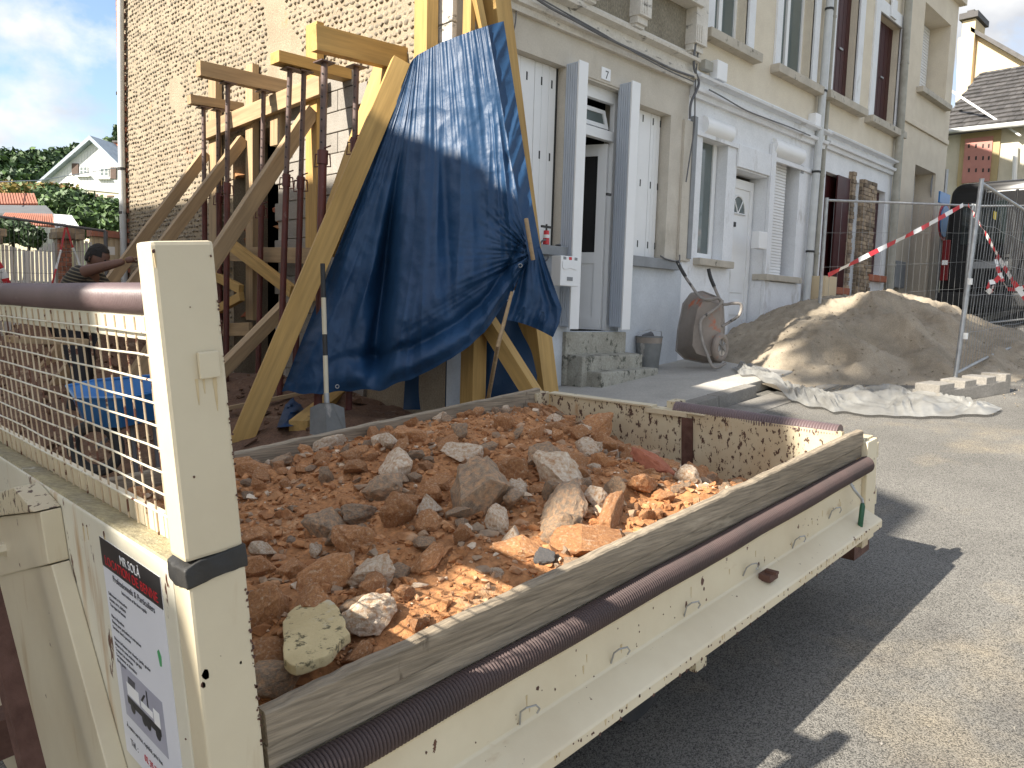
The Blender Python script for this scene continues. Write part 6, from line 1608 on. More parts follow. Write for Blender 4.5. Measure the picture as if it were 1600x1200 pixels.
# ================================================================ VAN
vz = road_z(14.8)
vn = thing('van', 'dark grey high-roof van parked behind the fence, seen from its rear', 'van', (16.5, 3.05, vz))
vx = 14.75; vy0, vy1 = 2.10, 4.24; vh = 2.40
def vsec(x, inset, zt, zb_=.45, top_in=.07):
    n_ = 10; pts = []
    y0, y1 = vy0+inset, vy1-inset; R_ = .20
    def arc(cy, cz, a0, a1, r):
        return [(x, cy+cos(lerp(a0, a1, k/n_))*r, vz+cz+sin(lerp(a0, a1, k/n_))*r) for k in range(n_+1)]
    pts += [(x, y1, vz+zb_), (x, y1+.0, vz+1.1)]
    pts += arc(y1-top_in-R_, zt-R_, 0, pi/2, R_)
    pts += arc(y0+top_in+R_, zt-R_, pi/2, pi, R_)
    pts += [(x, y0, vz+1.1), (x, y0, vz+zb_)]
    return pts
secs = [vsec(vx+.05, .05, vh-.05), vsec(vx+.08, .02, vh-.02), vsec(vx+.16, .01, vh), vsec(vx+.6, 0, vh+.04), vsec(vx+2.5, 0, vh+.06), vsec(vx+4.2, 0, vh+.02), vsec(vx+4.6, .02, vh-.25), vsec(vx+5.1, .08, 1.25), vsec(vx+5.6, .15, 1.0)]
mb = MB(); k_ = len(secs[0]); 
for i, s_ in enumerate(secs):
    mb.v += s_
for i in range(len(secs)-1):
    for k in range(k_):
        mb.f.append((i*k_+k, i*k_+(k+1) % k_, (i+1)*k_+(k+1) % k_, (i+1)*k_+k)); mb.m.append(0)
mb.f.append(tuple(range(k_))); mb.m.append(0); mb.f.append(tuple((len(secs)-1)*k_+k for k in range(k_))[::-1]); mb.m.append(0)
build('body', mb, M['vanpaint'], vn, smooth=True, angle=50)
def vb(name, y0, y1, z0, z1, x0, x1, m, par=vn, bev=.01): return build(name, MB().box((x0, y0, vz+z0), (x1, y1, vz+z1)), M[m], par, bevel=bev)
X0 = vx+.05
ym = (vy0+vy1)/2
dL = vb('rear_door', ym+.006, vy1-.16, .62, 2.22, X0-.035, X0-.001, 'vanpaint', bev=.025)
dR = vb('rear_door', vy0+.16, ym-.006, .62, 2.22, X0-.035, X0-.001, 'vanpaint', bev=.025)
vb('window', ym+.12, vy1-.30, 1.35, 2.06, X0-.045, X0-.0355, 'vanglass', dL, .02); vb('window', vy0+.30, ym-.12, 1.35, 2.06, X0-.045, X0-.0355, 'vanglass', dR, .02)
vb('handle', ym+.02, ym+.14, 1.12, 1.17, X0-.06, X0-.036, 'vanblack', dL, .006)
vb('plate_panel', ym-.02, ym+.60, .92, 1.10, X0-.04, X0-.0355, 'vanblack', dL, .004)
vb('number_plate', ym+.04, ym+.54, .95, 1.06, X0-.048, X0-.041, 'sillgrey', dL, .003)
for (a, b) in ((vy1-.15, vy1-.02), (vy0+.02, vy0+.15)):
    tl_ = vb('tail_lamp', a, b, .75, 1.45, X0-.02, X0+.06, 'tail', bev=.015)
    vb('reflector', a+.02, b-.02, 1.02, 1.10, X0-.028, X0-.0205, 'pvc', tl_, .002)
vb('bumper', vy0+.02, vy1-.02, .30, .55, X0-.10, X0+.12, 'vanblack', bev=.04)
vb('door_seam', ym-.005, ym+.005, .62, 2.22, X0-.02, X0-.0008, 'slot', bev=0)
for ay in (vy0+.18, vy1-.18):
    for ax in (vx+1.0, vx+4.6):
        w_ = build('wheel', MB().tube([Vector((ax, ay-.11, vz+.34)), Vector((ax, ay+.11, vz+.34))], .34, 24), M['tyre'], vn, smooth=True)
        build('rim', MB().tube([Vector((ax, ay-.115, vz+.34)), Vector((ax, ay+.115, vz+.34))], .20, 16), M['steel'], w_, smooth=True)
vb('windscreen', vy0+.2, vy1-.2, 1.3, 2.0, vx+4.75, vx+4.9, 'vanglass')
# cardboard box beside the stone pier
cbx = PY(1300, 470, 4.9)
tag(build('cardboard_box', MB().box((fx(1284, 450, 4.8), 4.75, road_z(11)+.1), (fx(1302, 450, 4.8), 4.98, fz(1295, 432, 4.8))), M['lit_beige'], bevel=.005), 'brown cardboard box standing behind the sand before the stone pier', 'box')
# ================================================================ HOUSE BEHIND THE CAMERA that shades the site
sh = thing('neighbour_house', 'pale rendered neighbouring house across the yard, behind and left of the viewer', 'house', (-6.5, 8, -1.9))
prof_ = [(2.0, -2.2), (2.03, 3.48), (2.07, 3.58), (2.41, 3.62), (2.72, 3.86), (2.74, 4.5), (2.78, 5.45), (2.92, 5.98), (3.42, 6.2), (4.93, 7.58), (6.2, 7.88), (9.3, 8.08), (18, 8.25), (18, -2.2)]
build('wall', MB().prism(prof_, lambda u_, v_: (-5.0, u_, v_), lambda u_, v_: (-8.0, u_, v_)), M['cream4'], sh)
build('roof_edge', MB().beam((-5.02, 6.2, 7.91), (-5.02, 18, 8.28), .1, .06), M['slate'], sh)
# ================================================================ BACKGROUND AT THE LEFT
YB = 12.75
def Bk(px, py, y=YB): return PY(px, py, y)
def gzz(x): return road_z(x)
gate = thing('picket_gate', 'white plastic picket fence with scalloped top between brick piers', 'fence', Bk(50, 450))
scal = [(-40, 384), (0, 381), (20, 386), (45, 393), (52, 392), (75, 380), (92, 376)]
def top_at(px, S_):
    for i in range(len(S_)-1):
        if S_[i][0] <= px <= S_[i+1][0]: return lerp(S_[i][1], S_[i+1][1], (px-S_[i][0])/(S_[i+1][0]-S_[i][0]))
    return S_[-1][1]
px = -38.
while px < 92:
    p = Bk(px, top_at(px, scal)); q = Bk(px+4.6, top_at(px, scal))
    build('picket', MB().box((p.x, YB-.015, gzz(p.x)+.08), (q.x, YB+.005, p.z)), M['whitefence'], gate, bevel=.003); px += 6.6
for pz in (.35, 1.3): build('rail', MB().box((Bk(-40, 400).x, YB+.006, gzz(2.5)+pz), (Bk(92, 400).x, YB+.04, gzz(2.5)+pz+.08)), M['whitefence'], gate)
build('gate_post', MB().box((Bk(38, 400).x, YB-.05, gzz(2.6)), (Bk(46, 400).x, YB-.016, Bk(42, 392).z)), M['whitefence'], gate)
g2 = thing('picket_gate', 'short white picket section between the brick pier and the rendered wall', 'fence', Bk(130, 450))
px = 114.
while px < 146:
    tpv = 372+(px-114)*.25; p = Bk(px, tpv); q = Bk(px+4.4, tpv)
    build('picket', MB().box((p.x, YB-.015, gzz(p.x)+.08), (q.x, YB+.005, p.z)), M['whitefence'], g2, bevel=.003); px += 6.2
build('rail', MB().box((Bk(112, 400).x, YB+.006, gzz(2.9)+1.2), (Bk(147, 400).x, YB+.04, gzz(2.9)+1.28)), M['whitefence'], g2)
pr = thing('brick_pier', 'red brick gate pier with tan capping stones', 'pier', Bk(102, 450))
xa, xb = Bk(92, 400, YB-.2).x, Bk(113, 400, YB-.2).x; zt_ = Bk(102, 372, YB-.2).z
build('core', MB().box((xa+.01, YB-.19, gzz(3)-.1), (xb-.01, YB+.1, zt_)), M['mortarj'], pr)
z = gzz(3); k = 0; bw_ = (xb-xa)
while z < zt_-.03:
    n_ = 2 if k % 2 else 1
    cuts = [0, .5, 1] if k % 2 == 0 else [0, .27, .77, 1]
    for i in range(len(cuts)-1):
        build('brick', MB().box((xa+bw_*cuts[i]+.005, YB-.205, z+.005), (xa+bw_*cuts[i+1]-.005, YB-.12, z+.06)), M['brick'], pr)
    z += .065; k += 1
for (a, b, c, d) in ((88, 118, 372, 364), (90, 104, 363, 357), (103, 132, 364, 356), (116, 132, 374, 366)):
    p = Bk(a, c, YB-.25); q = Bk(b, d, YB-.25); build('cap_stone', MB().box((p.x, YB-.28, p.z), (q.x, YB+.12, q.z)), M['cladding'], pr, bevel=.01)
p2 = thing('brick_pier', 'second gate pier at the left edge with rough tan stones', 'pier', Bk(-20, 400))
p = Bk(-30, 450, YB-.2); q = Bk(-6, 380, YB-.2)
build('core', MB().box((p.x, YB-.2, gzz(2.4)), (q.x, YB+.1, q.z)), M['brick'], p2)
for (a, b, c, d) in ((-34, 4, 378, 368), (-30, 10, 367, 358)): 
    p = Bk(a, c, YB-.25); q = Bk(b, d, YB-.25); build('cap_stone', MB().box((p.x, YB-.28, p.z), (q.x, YB+.12, q.z)), M['cladding'], p2, bevel=.01)
rw = thing('garden_wall', 'beige panelled garden wall with brown coping next to the gable pipe', 'wall', Bk(168, 450))
p = Bk(146, 450); q = Bk(192, 373)
build('wall', MB().box((p.x, YB-.02, gzz(3)-.2), (q.x+.3, YB+.12, q.z)), M['lit_beige'], rw)
for k in range(6):
    xx = lerp(p.x, q.x, k/6); build('panel', MB().box((xx+.01, YB-.035, gzz(3)), (xx+(q.x-p.x)/6-.01, YB-.0205, q.z-.01)), M['lit_beige'], rw)
build('coping', MB().box((p.x-.03, YB-.08, q.z), (q.x+.3, YB+.16, q.z+.10)), M['tile'], rw)
# dark barrier panel before the gate
ba = thing('barrier_panel', 'dark steel mesh barrier panel standing before the white gate', 'barrier', PY(100, 450, 10.4))
yb_ = 10.4
def BB(px, py): return PY(px, py, yb_)
pw = BB(165, 361); 
build('post', MB().tube([pw, Vector((pw.x, pw.y, gzz(pw.x)))], .024, 8), M['cable'], ba)
build('top_rail', MB().tube([BB(-40, 333), BB(60, 347), BB(165, 361)], .016, 8), M['cable'], ba, smooth=True)
w_ = MB()
for k in range(28):
    px = -38+k*7.4; t_ = BB(px, lerp(334, 361, (px+40)/205)); w_.tube([t_, Vector((t_.x, t_.y, gzz(t_.x)+.1))], .0018, 4, cap=False)
o = build('vertical_wires', w_, M['wire'], ba); o['kind'] = 'stuff'
for pz in (390, 425): build('crosswire', MB().tube([BB(-40, pz), BB(165, pz+4)], .0025, 4), M['wire'], ba)
build('yellow_tag', MB().box(BB(168, 398)+Vector((0, -.03, 0)), BB(178, 386)+Vector((0, -.02, 0))), M['whitefence'], ba)
tape([BB(102, 356), BB(94, 395), BB(86, 425), BB(81, 446)], .022, 'warning tape hanging left of the brick pier in a straight line', pitch_=.25)
tape([BB(104, 354), BB(112, 382), BB(122, 406), BB(128, 425)], .022, 'warning tape hanging right of the brick pier in a straight line', pitch_=.25)
tape([BB(-12, 400), BB(4, 425), BB(10, 440), BB(18, 455)], .08, 'warning tape knot at the far left behind the hose', pitch_=.12)
# sheds
def roofp(name, pts, depth, m, label, ribs=0, thick=.08):
    P = [PD(x, y, depth+dd) for x, y, dd in pts]; t = thing(name, label, 'shed roof', sum(P, Vector())/4)
    build('sheet', MB().hexa([p-EZ*thick for p in P]+P), M[m], t)
    if ribs:
        for k in range(ribs):
            a = P[0].lerp(P[1], (k+.5)/ribs); b = P[3].lerp(P[2], (k+.5)/ribs)
            build('rib', MB().beam(a+EZ*.03, b+EZ*.03, (P[1]-P[0]).length/ribs*.55, .06), M[m], t)
    wl_ = MB().hexa([Vector((p.x, p.y, -1.5)) for p in P]+[p-EZ*(thick+.01) for p in P]); build('wall', wl_, M['creamfar'], t)
    return t
roofp('shed', [(-40, 322, 0), (60, 321, 0), (54, 305, 1.5), (-40, 304, 1.5)], 21, 'tile', 'upper red corrugated shed roof at the left edge', 22)
roofp('shed', [(-40, 331, 0), (88, 338, 0), (72, 321, 1.2), (-40, 320, 1.2)], 19.6, 'bitumen', 'grey felted shed roof between the two red ones')
roofp('shed', [(-10, 357, 0), (86, 356, 0), (82, 338, 1), (8, 336, 1)], 17.5, 'tile', 'lower red corrugated shed roof above the ivy', 24)
roofp('shed', [(86, 362, 0), (130, 366, 0), (112, 340, 1.2), (84, 338, 1.2)], 18.2, 'whitewood', 'small white corrugated shed roof beside the hedge', 9)
# ---------- foliage
LEAF = {}
def leafcloud(mb, c, r, n_, size, rnd, shape=None, m=0, shell=.55):
    for _ in range(n_):
        d = Vector((rnd.gauss(0, 1), rnd.gauss(0, 1), rnd.gauss(0, 1))).normalized()
        k = shell+(1-shell)*rnd.random()
        q = Vector((d.x*r[0], d.y*r[1], d.z*r[2]))*k
        bump = 1+.28*noise.noise(d*2.3+c*.7)+.16*noise.noise(d*5+c)
        p = c+q*bump
        n2 = (d+Vector((rnd.gauss(0, .6), rnd.gauss(0, .6), rnd.gauss(0, .6)))).normalized()
        a = n2.cross(Vector((rnd.gauss(0, 1), rnd.gauss(0, 1), rnd.gauss(0, 1)))).normalized(); b = n2.cross(a); s_ = size*rnd.uniform(.6, 1.4)
        o_ = len(mb.v); mb.v += [tuple(p+a*s_), tuple(p+b*s_*.55), tuple(p-a*s_), tuple(p-b*s_*.55)]; mb.f.append((o_, o_+1, o_+2, o_+3)); mb.m.append(m if not isinstance(m, tuple) else rnd.choice(m))
def bush(name, label, cat, blobs, size, mats_, seed, core=True, trunk=None, group=None):
    rnd = random.Random(seed); c0 = blobs[0][0]; base = Vector((c0.x, c0.y, terrain_z(c0.x, c0.y)))
    t = thing(name, label, cat, base, group); mb = MB()
    for c, r, n_ in blobs: leafcloud(mb, c, r, n_, size, rnd, m=tuple(range(len(mats_))))
    build('crown', mb, mats_, t, fix=False)
    tk = MB()
    for c, r, n_ in blobs[:4]: tk.tube([base+Vector(((c.x-base.x)*.2, 0, -.2)), base.lerp(c, .5), c], [.12*r[2]**.5, .09*r[2]**.5, .03], 6)
    build('trunk', tk, M['bark'], t, smooth=True)
    return t
def blob(px, py, depth, wpx, hpx, n_):
    c = PD(px, py, depth); return (c, Vector((wpx/1200*depth/2, wpx/1200*depth/2*.8, hpx/1200*depth/2)), n_)
bush('ivy_bush', 'dark ivy clump hanging over the wall beneath the lower red shed roof', 'ivy', [blob(20, 362, 15.5, 75, 40, 1500), blob(48, 370, 15.3, 40, 36, 800), blob(-20, 358, 15.6, 50, 50, 800)], .06, [M['ivy'], M['leafd']], 1)
tag(build('shed_wall', MB().box(PD(60, 392, 15.9), PD(87, 357, 16.2)), M['whitewood']), 'small white weathered wall beside the ivy clump', 'wall')
hedges = [
 ('green hedge bush directly under the white house windows', [blob(110, 325, 27, 110, 60, 2600), (blob(80, 318, 27.5, 70, 50, 1300))], [M['leaf'], M['leafd']]),
 ('round green bush right of the white shed roof', [blob(150, 345, 24, 80, 56, 2600), blob(170, 332, 24.4, 60, 46, 1300)], [M['leaf'], M['leaf'], M['leafd']]),
 ('dense green bush against the gable pipe', [blob(182, 348, 22, 50, 60, 1500)], [M['leaf'], M['leafd']]),
 ('yellow and red tipped hedge above the upper red roof', [blob(40, 302, 29, 100, 32, 2400), blob(85, 304, 29.5, 80, 36, 1800), blob(-5, 305, 29, 60, 30, 900)], [M['leafy'], M['leafy'], M['leaf']])]
for i, (lab, bl_, ms) in enumerate(hedges): bush('hedge_bush', lab, 'bush', bl_, .11, ms, 30+i)
# wood on the hill: individual crowns
wr = random.Random(17); k = 0
tl_spots = [(5, 262, 95, 70, 60), (32, 262, 92, 64, 56), (-15, 268, 80, 60, 66), (60, 256, 110, 60, 44), (85, 254, 115, 50, 40), (105, 252, 118, 46, 40), (18, 290, 66, 56, 50), (50, 284, 70, 52, 50), (75, 272, 84, 46, 50), (125, 244, 122, 40, 34), (150, 243, 124, 50, 36), (175, 240, 120, 40, 50), (-5, 300, 55, 46, 36), (195, 250, 110, 50, 60), (215, 262, 100, 60, 60)]
words = ['tall round', 'broad', 'leftmost low', 'distant rounded', 'distant even', 'distant small', 'nearer dark', 'nearer bushy', 'middle sized', 'far ridge', 'long ridge', 'right hand ridge', 'near left edge', 'half hidden', 'hidden']
poss = ['at the far left of the wood', 'second from the left along the wood skyline', 'cut by the left picture edge', 'left of the white house eave', 'above the white house eave', 'where the white house roof starts', 'in front of the left wood', 'just above the yellow hedge', 'behind the eave of the white house', 'behind the left roof slope of the white house', 'behind the white house chimney', 'right of the white house chimney', 'low behind the red roof', 'behind the gable pipe', 'behind the flint gable']
for i, (px, py, d, wpx, hpx) in enumerate(tl_spots):
    bush('tree', '%s dark green tree %s' % (words[i], poss[i]), 'tree', [blob(px, py, d, wpx, hpx, 1100), blob(px-wpx*.22, py+hpx*.15, d-1, wpx*.6, hpx*.7, 500), blob(px+wpx*.25, py+hpx*.1, d+1, wpx*.6, hpx*.75, 500)], d*.0042, [M['leafd'], M['leafd'], M['leaf']], 60+i, group='trees of the wood on the hill')
# slender conifer right of the chimney
cn = thing('conifer', 'slender dark conifer between the white house chimney and the gable pipe', 'tree', PD(181, 300, 60)); mb = MB()
for k in range(16):
    t = k/15; c = PD(181, lerp(202, 300, t), 60); rr_ = lerp(.15, 1.0, t); leafcloud(mb, c, (rr_, rr_, .35), 90, .16, wr)
build('crown', mb, [M['leafd']], cn, fix=False); build('trunk', MB().tube([PD(181, 200, 60), PD(181, 320, 60)], [.03, .16], 6), M['bark'], cn)
# ---------- white house
DH = 48.
hw_ = thing('white_house', 'white boarded gable house with brown shutters up the hill at the left', 'house', PD(140, 330, DH))
# facade plane facing roughly the camera: build in a local frame
o0 = PD(148, 218, DH); fr_ = Vector((CR.x, CR.y, 0)).normalized(); fr_ = (Matrix.Rotation(radians(-8), 4, 'Z') @ fr_); fn = Vector((fr_.y, -fr_.x, 0))
if fn.dot(CF) > 0: fn = -fn
def HW(px, py, off=0.):
    d = ray(px, py); t = o0.dot(fn)/d.dot(fn); return d*t + fn*off
def hwbox(x0, y0, x1, y1, o_a, o_b): # pixel rect -> box between offsets
    a, b, c, d = HW(x0, y1), HW(x1, y1), HW(x1, y0), HW(x0, y0)
    return MB().hexa([a+fn*o_a, b+fn*o_a, c+fn*o_a, d+fn*o_a, a+fn*o_b, b+fn*o_b, c+fn*o_b, d+fn*o_b])
def hwpoly(pxs, oa, ob):
    P = [HW(*p) for p in pxs]; n_ = len(P); mb = MB()
    return mb.add([p+fn*oa for p in P]+[p+fn*ob for p in P], [tuple(range(n_)), tuple(range(n_, 2*n_))[::-1]]+[(i, (i+1) % n_, n_+(i+1) % n_, n_+i) for i in range(n_)])
build('lower_wall', hwpoly([(84, 293), (240, 306), (240, 380), (84, 380)], -6, .0), M['creamfar'], hw_)
build('upper_wall', hwpoly([(74, 284), (148, 222), (232, 300), (232, 306), (84, 292)], -6, .08), M['whitewood'], hw_)
# cladding boards
nb = 34
for k in range(nb):
    x = lerp(76, 228, k/nb); x2 = lerp(76, 228, (k+.9)/nb)
    yt_ = max(lerp(284, 222, (x-74)/74) if x < 148 else lerp(222, 298, (x-148)/84), 0)+2
    yb2 = 291.5+(x-84)*.09
    if yb2-yt_ < 3: continue
    build('board', hwpoly([(x, yt_+.8), (x2, yt_+.8), (x2, yb2), (x, yb2)], .081, .10), M['whitewood'], hw_)
build('roof', hwpoly([(66, 287), (148, 214), (236, 300), (236, 306), (148, 221), (68, 290)], -6.5, .5), M['bluetrim'], hw_)
cmn = build('chimney', hwpoly([(145, 219), (145, 212), (158, 212), (158, 226)], -3, -2), M['brickred'], hw_)
build('chimney_top', hwpoly([(144, 212), (144, 209), (159, 209), (159, 212)], -3.1, -1.9), M['slate'], cmn); build('chimney_pot', hwpoly([(148, 209), (150, 205), (154, 205), (156, 209)], -2.7, -2.3), M['slate'], cmn)
for (a, b, c, d) in ((127, 261, 139, 273), (159, 263, 172, 276), (103, 303, 119, 314), (125, 304, 142, 316), (180, 309, 194, 320)):
    wf = build('window', hwbox(a, b, c, d, .10, .16), M['whitewood'], hw_)
    m_ = (a+c)/2
    for (u0, u1) in ((a+1, m_-1), (m_+1, c-1)):
        for (v0, v1) in ((b+1, (b+d)/2-.4), ((b+d)/2+.4, d-1)): build('pane', hwbox(u0, v0, u1, v1, .161, .165), M['glass'], wf)
for (a, b, c, d) in ((115, 256, 125, 274), (175, 262, 184, 280), (144, 304, 155, 318), (170, 306, 180, 318)):
    build('shutter', hwbox(a, b, c, d, .09, .17), M['brownsh'], hw_)
for (a, b, c, d) in ((122, 275, 144, 277), (155, 279, 176, 281)): build('window_sill', hwbox(a, b, c, d, .10, .3), M['whitewood'], hw_)
tag(build('overhead_wire', MB().tube([PD(-20, 285, 20), PD(60, 282, 26), PD(165, 265, 36), PD(240, 252, 44)], .018, 5), M['steel'], smooth=True), 'thin overhead wire crossing before the white house', 'wire')
# ================================================================ BLUE WHEELBARROW (behind the mesh)
bb = thing('wheelbarrow', 'blue-trayed wheelbarrow standing on the dug dirt behind the mesh headboard', 'wheelbarrow', PG(180, 760, 0))
dB = PG(180, 755, 0).dot(CF)*.97
rim_ = [PD(104, 603, dB+.35), PD(150, 594, dB+.5), PD(262, 585, dB+.25), PD(270, 606, dB-.25), PD(190, 622, dB-.35), PD(118, 622, dB-.1)]
bot_ = [PD(128, 655, dB+.2), PD(160, 650, dB+.3), PD(240, 640, dB+.15), PD(245, 655, dB-.1), PD(190, 668, dB-.15), PD(136, 668, dB-.0)]
n_ = 6; build('tray', MB().add(rim_+bot_, [(i, (i+1) % n_, n_+(i+1) % n_, n_+i) for i in range(n_)]+[tuple(range(n_, 2*n_))]), M['blue'], bb, bevel=0, smooth=False)
build('tray_rim', MB().tube(rim_+[rim_[0]], .011, 6), M['blue'], bb)
wcB = PD(150, 700, dB); e2 = Vector((CR.x, CR.y, 0)).normalized()
whb = build('wheel', MB().tube([wcB+(EZ*cos(a)+e2*sin(a))*.15 for a in [2*pi*k/24 for k in range(25)]], .04, 8), M['tyre'], bb, smooth=True)
gzb = road_z(PD(150, 700, dB).x)+.06
for (x_, y_) in ((205, 655), (240, 650)):
    p = PD(x_, y_, dB); build('leg', MB().tube([p, Vector((p.x+.03, p.y, gzb)), Vector((p.x+.12, p.y, gzb))], .014, 6), M['cable'], bb, smooth=True)
build('frame_tube', MB().tube([wcB, PD(190, 668, dB), PD(250, 650, dB), PD(330, 600, dB)], .015, 6), M['cable'], bb, smooth=True)
# ================================================================ MAN
mdp = 6.9
def MD(px, py, dd=0.): return PD(px, py, mdp+dd)
head = MD(153, 404); neck = MD(141, 421); sho = MD(133, 430)
pel = MD(118, 500, .05); gm = gz_(pel)
man = thing('person', 'man in a dark striped T-shirt bending forward and reaching for a timber', 'person', Vector((pel.x, pel.y, gm)))
fw = Vector((CR.x, CR.y, 0)).normalized(); sd_ = Vector((CF.x, CF.y, 0)).normalized()   # he faces right; his left side is away
def skinmesh(name, verts, edges, rad, m, par, sub=2):
    me = bpy.data.meshes.new(name); me.from_pydata([tuple(v) for v in verts], edges, []); o = bpy.data.objects.new(name, me); COL.objects.link(o)
    o.modifiers.new('s', 'SKIN'); sm = o.modifiers.new('u', 'SUBSURF'); sm.levels = sub; sm.render_levels = sub
    for i, v in enumerate(me.skin_vertices[0].data): v.radius = (rad[i], rad[i]) if not isinstance(rad[i], tuple) else rad[i]; v.use_root = (i == 0)
    dg = bpy.context.evaluated_depsgraph_get(); me2 = bpy.data.meshes.new_from_object(o.evaluated_get(dg)); bpy.data.objects.remove(o)
    me2.materials.clear(); me2.materials.append(m)
    for p in me2.polygons: p.use_smooth = True
    return newobj(name, me2, None, par)
hand = MD(199, 407, -.1)
elb = MD(172, 414, -.15); shn = sho-sd_*.17+EZ*.0; shf = sho+sd_*.17
kn = [Vector((pel.x, pel.y, gm+.50))+fw*.10-sd_*.10, Vector((pel.x, pel.y, gm+.50))+fw*.02+sd_*.12]
ft = [Vector((pel.x, pel.y, gm+.07))+fw*.02-sd_*.12, Vector((pel.x, pel.y, gm+.07))-fw*.12+sd_*.13]
V = [pel, pel.lerp(sho, .5)+EZ*.02-fw*.04, sho, neck, head+EZ*(-.06), shn, elb, hand.lerp(elb, .12), shf, shf+fw*.18-EZ*.22, shf+fw*.34-EZ*.36, pel-sd_*.1-EZ*.08, kn[0], ft[0], ft[0]+fw*.18-EZ*.03, pel+sd_*.1-EZ*.08, kn[1], ft[1], ft[1]+fw*.18-EZ*.03]
E_ = [(0, 1), (1, 2), (2, 3), (3, 4), (2, 5), (5, 6), (6, 7), (2, 8), (8, 9), (9, 10), (0, 11), (11, 12), (12, 13), (13, 14), (0, 15), (15, 16), (16, 17), (17, 18)]
Rr = [.15, .155, .14, .06, .075, .062, .042, .030, .062, .045, .03, .10, .07, .05, .045, .10, .07, .05, .045]
body = skinmesh('body', V, E_, Rr, M['skin'], man)
# head
bm = bmesh.new(); bmesh.ops.create_uvsphere(bm, u_segments=28, v_segments=20, radius=1)
lookd = (fw*.93-EZ*.32+(-sd_)*.1).normalized(); upd = (EZ-lookd*EZ.dot(lookd)).normalized(); rtd = lookd.cross(upd)
for v in bm.verts:
    x, y, z = v.co   # x forward
    jx = x*.100; jz = z*.125; jy = y*.078
    if z < 0: jy *= 1+z*.25; jx += max(0, x)*.012*(-z); 
    if x > .6 and abs(y) < .28 and -.25 < z < .2: jx += .020*(1-abs(y)/.28)*(1 if z < .05 else .5)
    if x > .7 and .1 < z < .25: jx -= .006
    if x > .7 and -.55 < z < -.4: jx += .006
    v.co = head+lookd*jx+rtd*jy+upd*jz
me = bpy.data.meshes.new('head'); bm.to_mesh(me); bm.free(); me.materials.append(M['skin'])
for p in me.polygons: p.use_smooth = True
hd = newobj('head', me, None, man)
bm = bmesh.new(); bmesh.ops.create_uvsphere(bm, u_segments=24, v_segments=16, radius=1)
dl = []
for v in bm.verts:
    x, y, z = v.co
    if z < .18 and x > .05 or z < -.45 and x > -.9 or x > .80 and z < .5: dl.append(v)
    v.co = head+lookd*(x*.108-.006)+rtd*y*.084+upd*(z*.134+.003)+Vector((noise.noise(v.co*9), noise.noise(v.co*9+EX*5), noise.noise(v.co*9+EY*5)))*.006
bmesh.ops.delete(bm, geom=dl, context='VERTS'); me = bpy.data.meshes.new('hair'); bm.to_mesh(me); bm.free(); me.materials.append(M['hair']); newobj('hair', me, None, man)
for s_ in (-1, 1):
    build('ear', clod(MB(), head+rtd*s_*.078-upd*.01-lookd*.01, .024, rr, 1.), M['skin'], man, smooth=True)
    build('eye', MB().tube([head+lookd*.088+rtd*s_*.03+upd*.012, head+lookd*.094+rtd*s_*.03+upd*.012], .009, 8), M['hair'], man)
# shirt: thicker shell over trunk and sleeves, striped by bands
shirt = skinmesh('shirt', [pel+EZ*.02, pel.lerp(sho, .5)+EZ*.02-fw*.04, sho, neck-(neck-sho)*.5, shn, shn.lerp(elb, .38), shf, shf.lerp(V[9], .6)], [(0, 1), (1, 2), (2, 3), (2, 4), (4, 5), (2, 6), (6, 7)], [.172, .176, .158, .075, .082, .072, .082, .072], M['shirt'], man)
ax = (sho-pel).normalized(); mm = shirt.data; mm.materials.append(M['stripe'])
for p in mm.polygons:
    pass
bmx = bmesh.new(); bmx.from_mesh(mm)
for k in range(-4, 24):
    for dd in (0, .010):
        pl_ = pel+ax*(k*.030+dd)
        bmesh.ops.bisect_plane(bmx, geom=bmx.verts[:]+bmx.edges[:]+bmx.faces[:], plane_co=pl_, plane_no=ax)
for f in bmx.faces:
    s_ = (f.calc_center_median()-pel).dot(ax)/.030; f.material_index = 1 if (s_ % 1) < .333 else 0; f.smooth = True
bmx.to_mesh(mm); bmx.free()
skinmesh('trousers', [pel+EZ*.0, pel-sd_*.1-EZ*.08, kn[0], ft[0]+EZ*.03, pel+sd_*.1-EZ*.08, kn[1], ft[1]+EZ*.03], [(0, 1), (1, 2), (2, 3), (0, 4), (4, 5), (5, 6)], [.160, .115, .085, .07, .115, .085, .07], M['trousers'], man)
for i in (0, 1): build('boot', MB().tube([ft[i]-fw*.07-EZ*.02, ft[i]+fw*.05-EZ*.02, ft[i]+fw*.22-EZ*.03], [.05, .055, .04], 10), M['black'], man, smooth=True)
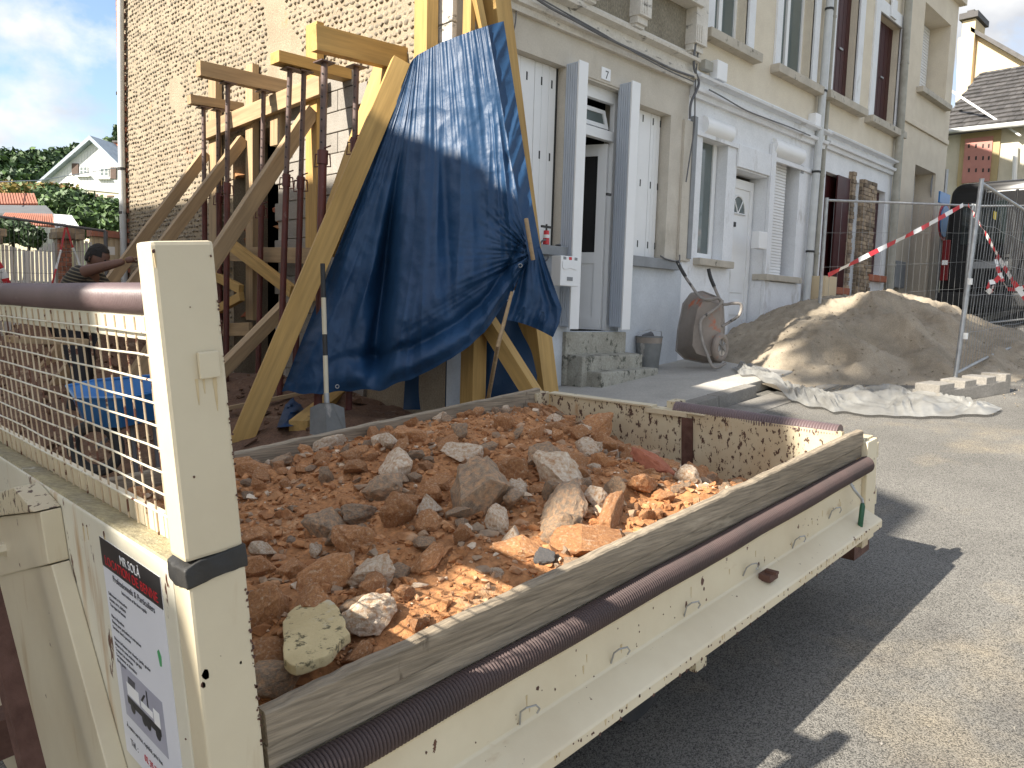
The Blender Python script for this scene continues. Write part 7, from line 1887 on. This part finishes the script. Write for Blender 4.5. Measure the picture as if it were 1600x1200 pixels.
# hand gripping the timber: palm and five fingers
hdir = (hand-elb).normalized(); hp_ = hdir.cross(EZ).normalized()
HV = [hand-hdir*.02, hand+hdir*.06]; HE = [(0, 1)]; HR = [.026, .034]
hb_ = skinmesh('hand', HV, HE, HR, M['skin'], man, 2)
for k in range(4):
    o_ = hand+hdir*.08+hp_*(k-1.5)*.019; ln = (.030, .036, .033, .026)[k]
    skinmesh('finger', [o_-hdir*.02, o_+hdir*ln*.8-EZ*.004, o_+hdir*ln*1.0-EZ*ln*.9, o_+hdir*ln*.3-EZ*ln*1.5], [(0, 1), (1, 2), (2, 3)], [.010, .0095, .009, .008], M['skin'], hb_, 1)
o_ = hand+hdir*.03-hp_*.03; skinmesh('thumb', [o_, o_+hdir*.02-hp_*.02-EZ*.015, o_+hdir*.05-hp_*.015-EZ*.035], [(0, 1), (1, 2)], [.012, .011, .009], M['skin'], hb_, 1)
# boards and timbers seen through the mesh
tt('loose_board', PD(15, 530, 5.6), PD(130, 534, 6.0), .20, .05, 'woodpale', 'pale plank laid level behind the upper part of the mesh')
tt('loose_board', PD(-20, 705, 4.2), PD(255, 835, 2.9), .22, .04, 'woodpale', 'dusty plank lying on the ground just behind the foot of the mesh')

# unseen tree added behind the neighbouring house to shade the sand heap
tn = thing('tree', 'tall unseen tree added behind the neighbouring house to shade the sand heap', 'tree', (-9.6, 6.15, -2.2)); mb = MB(); rn = random.Random(99)
leafcloud(mb, Vector((-9.6, 6.1, 14.1)), (1.0, 1.25, 2.1), 1200, .22, rn, shell=.2)
build('crown', mb, [M['leafd']], tn, fix=False); build('trunk', MB().tube([Vector((-9.6, 6.15, -2.2)), Vector((-9.6, 6.1, 8)), Vector((-9.6, 6.1, 14.3))], [.22, .12, .05], 8), M['bark'], tn, smooth=True)
# grit on the road
g = MB(); rg = random.Random(8)
for k in range(2400):
    x = rg.uniform(1.2, 7.6); y = rg.uniform(-1.2, 3.3)
    if rg.random() < .55: y = rg.uniform(2.3, 3.4); x = rg.uniform(3.3, 7.8)
    clodv = cb_[rg.randrange(10)]; r = rg.uniform(.0015, .006); o_ = len(g.v); zz = road_z(x)+r*.3
    g.v += [(x+v[0]*r, y+v[1]*r, zz+v[2]*r) for v in clodv.v]
    for f in clodv.f: g.f.append(tuple(i+o_ for i in f)); g.m.append(0)
stuff(build('road_grit', g, M['kerb']), 'fine grit scattered on the asphalt around the trailer', 'grit')
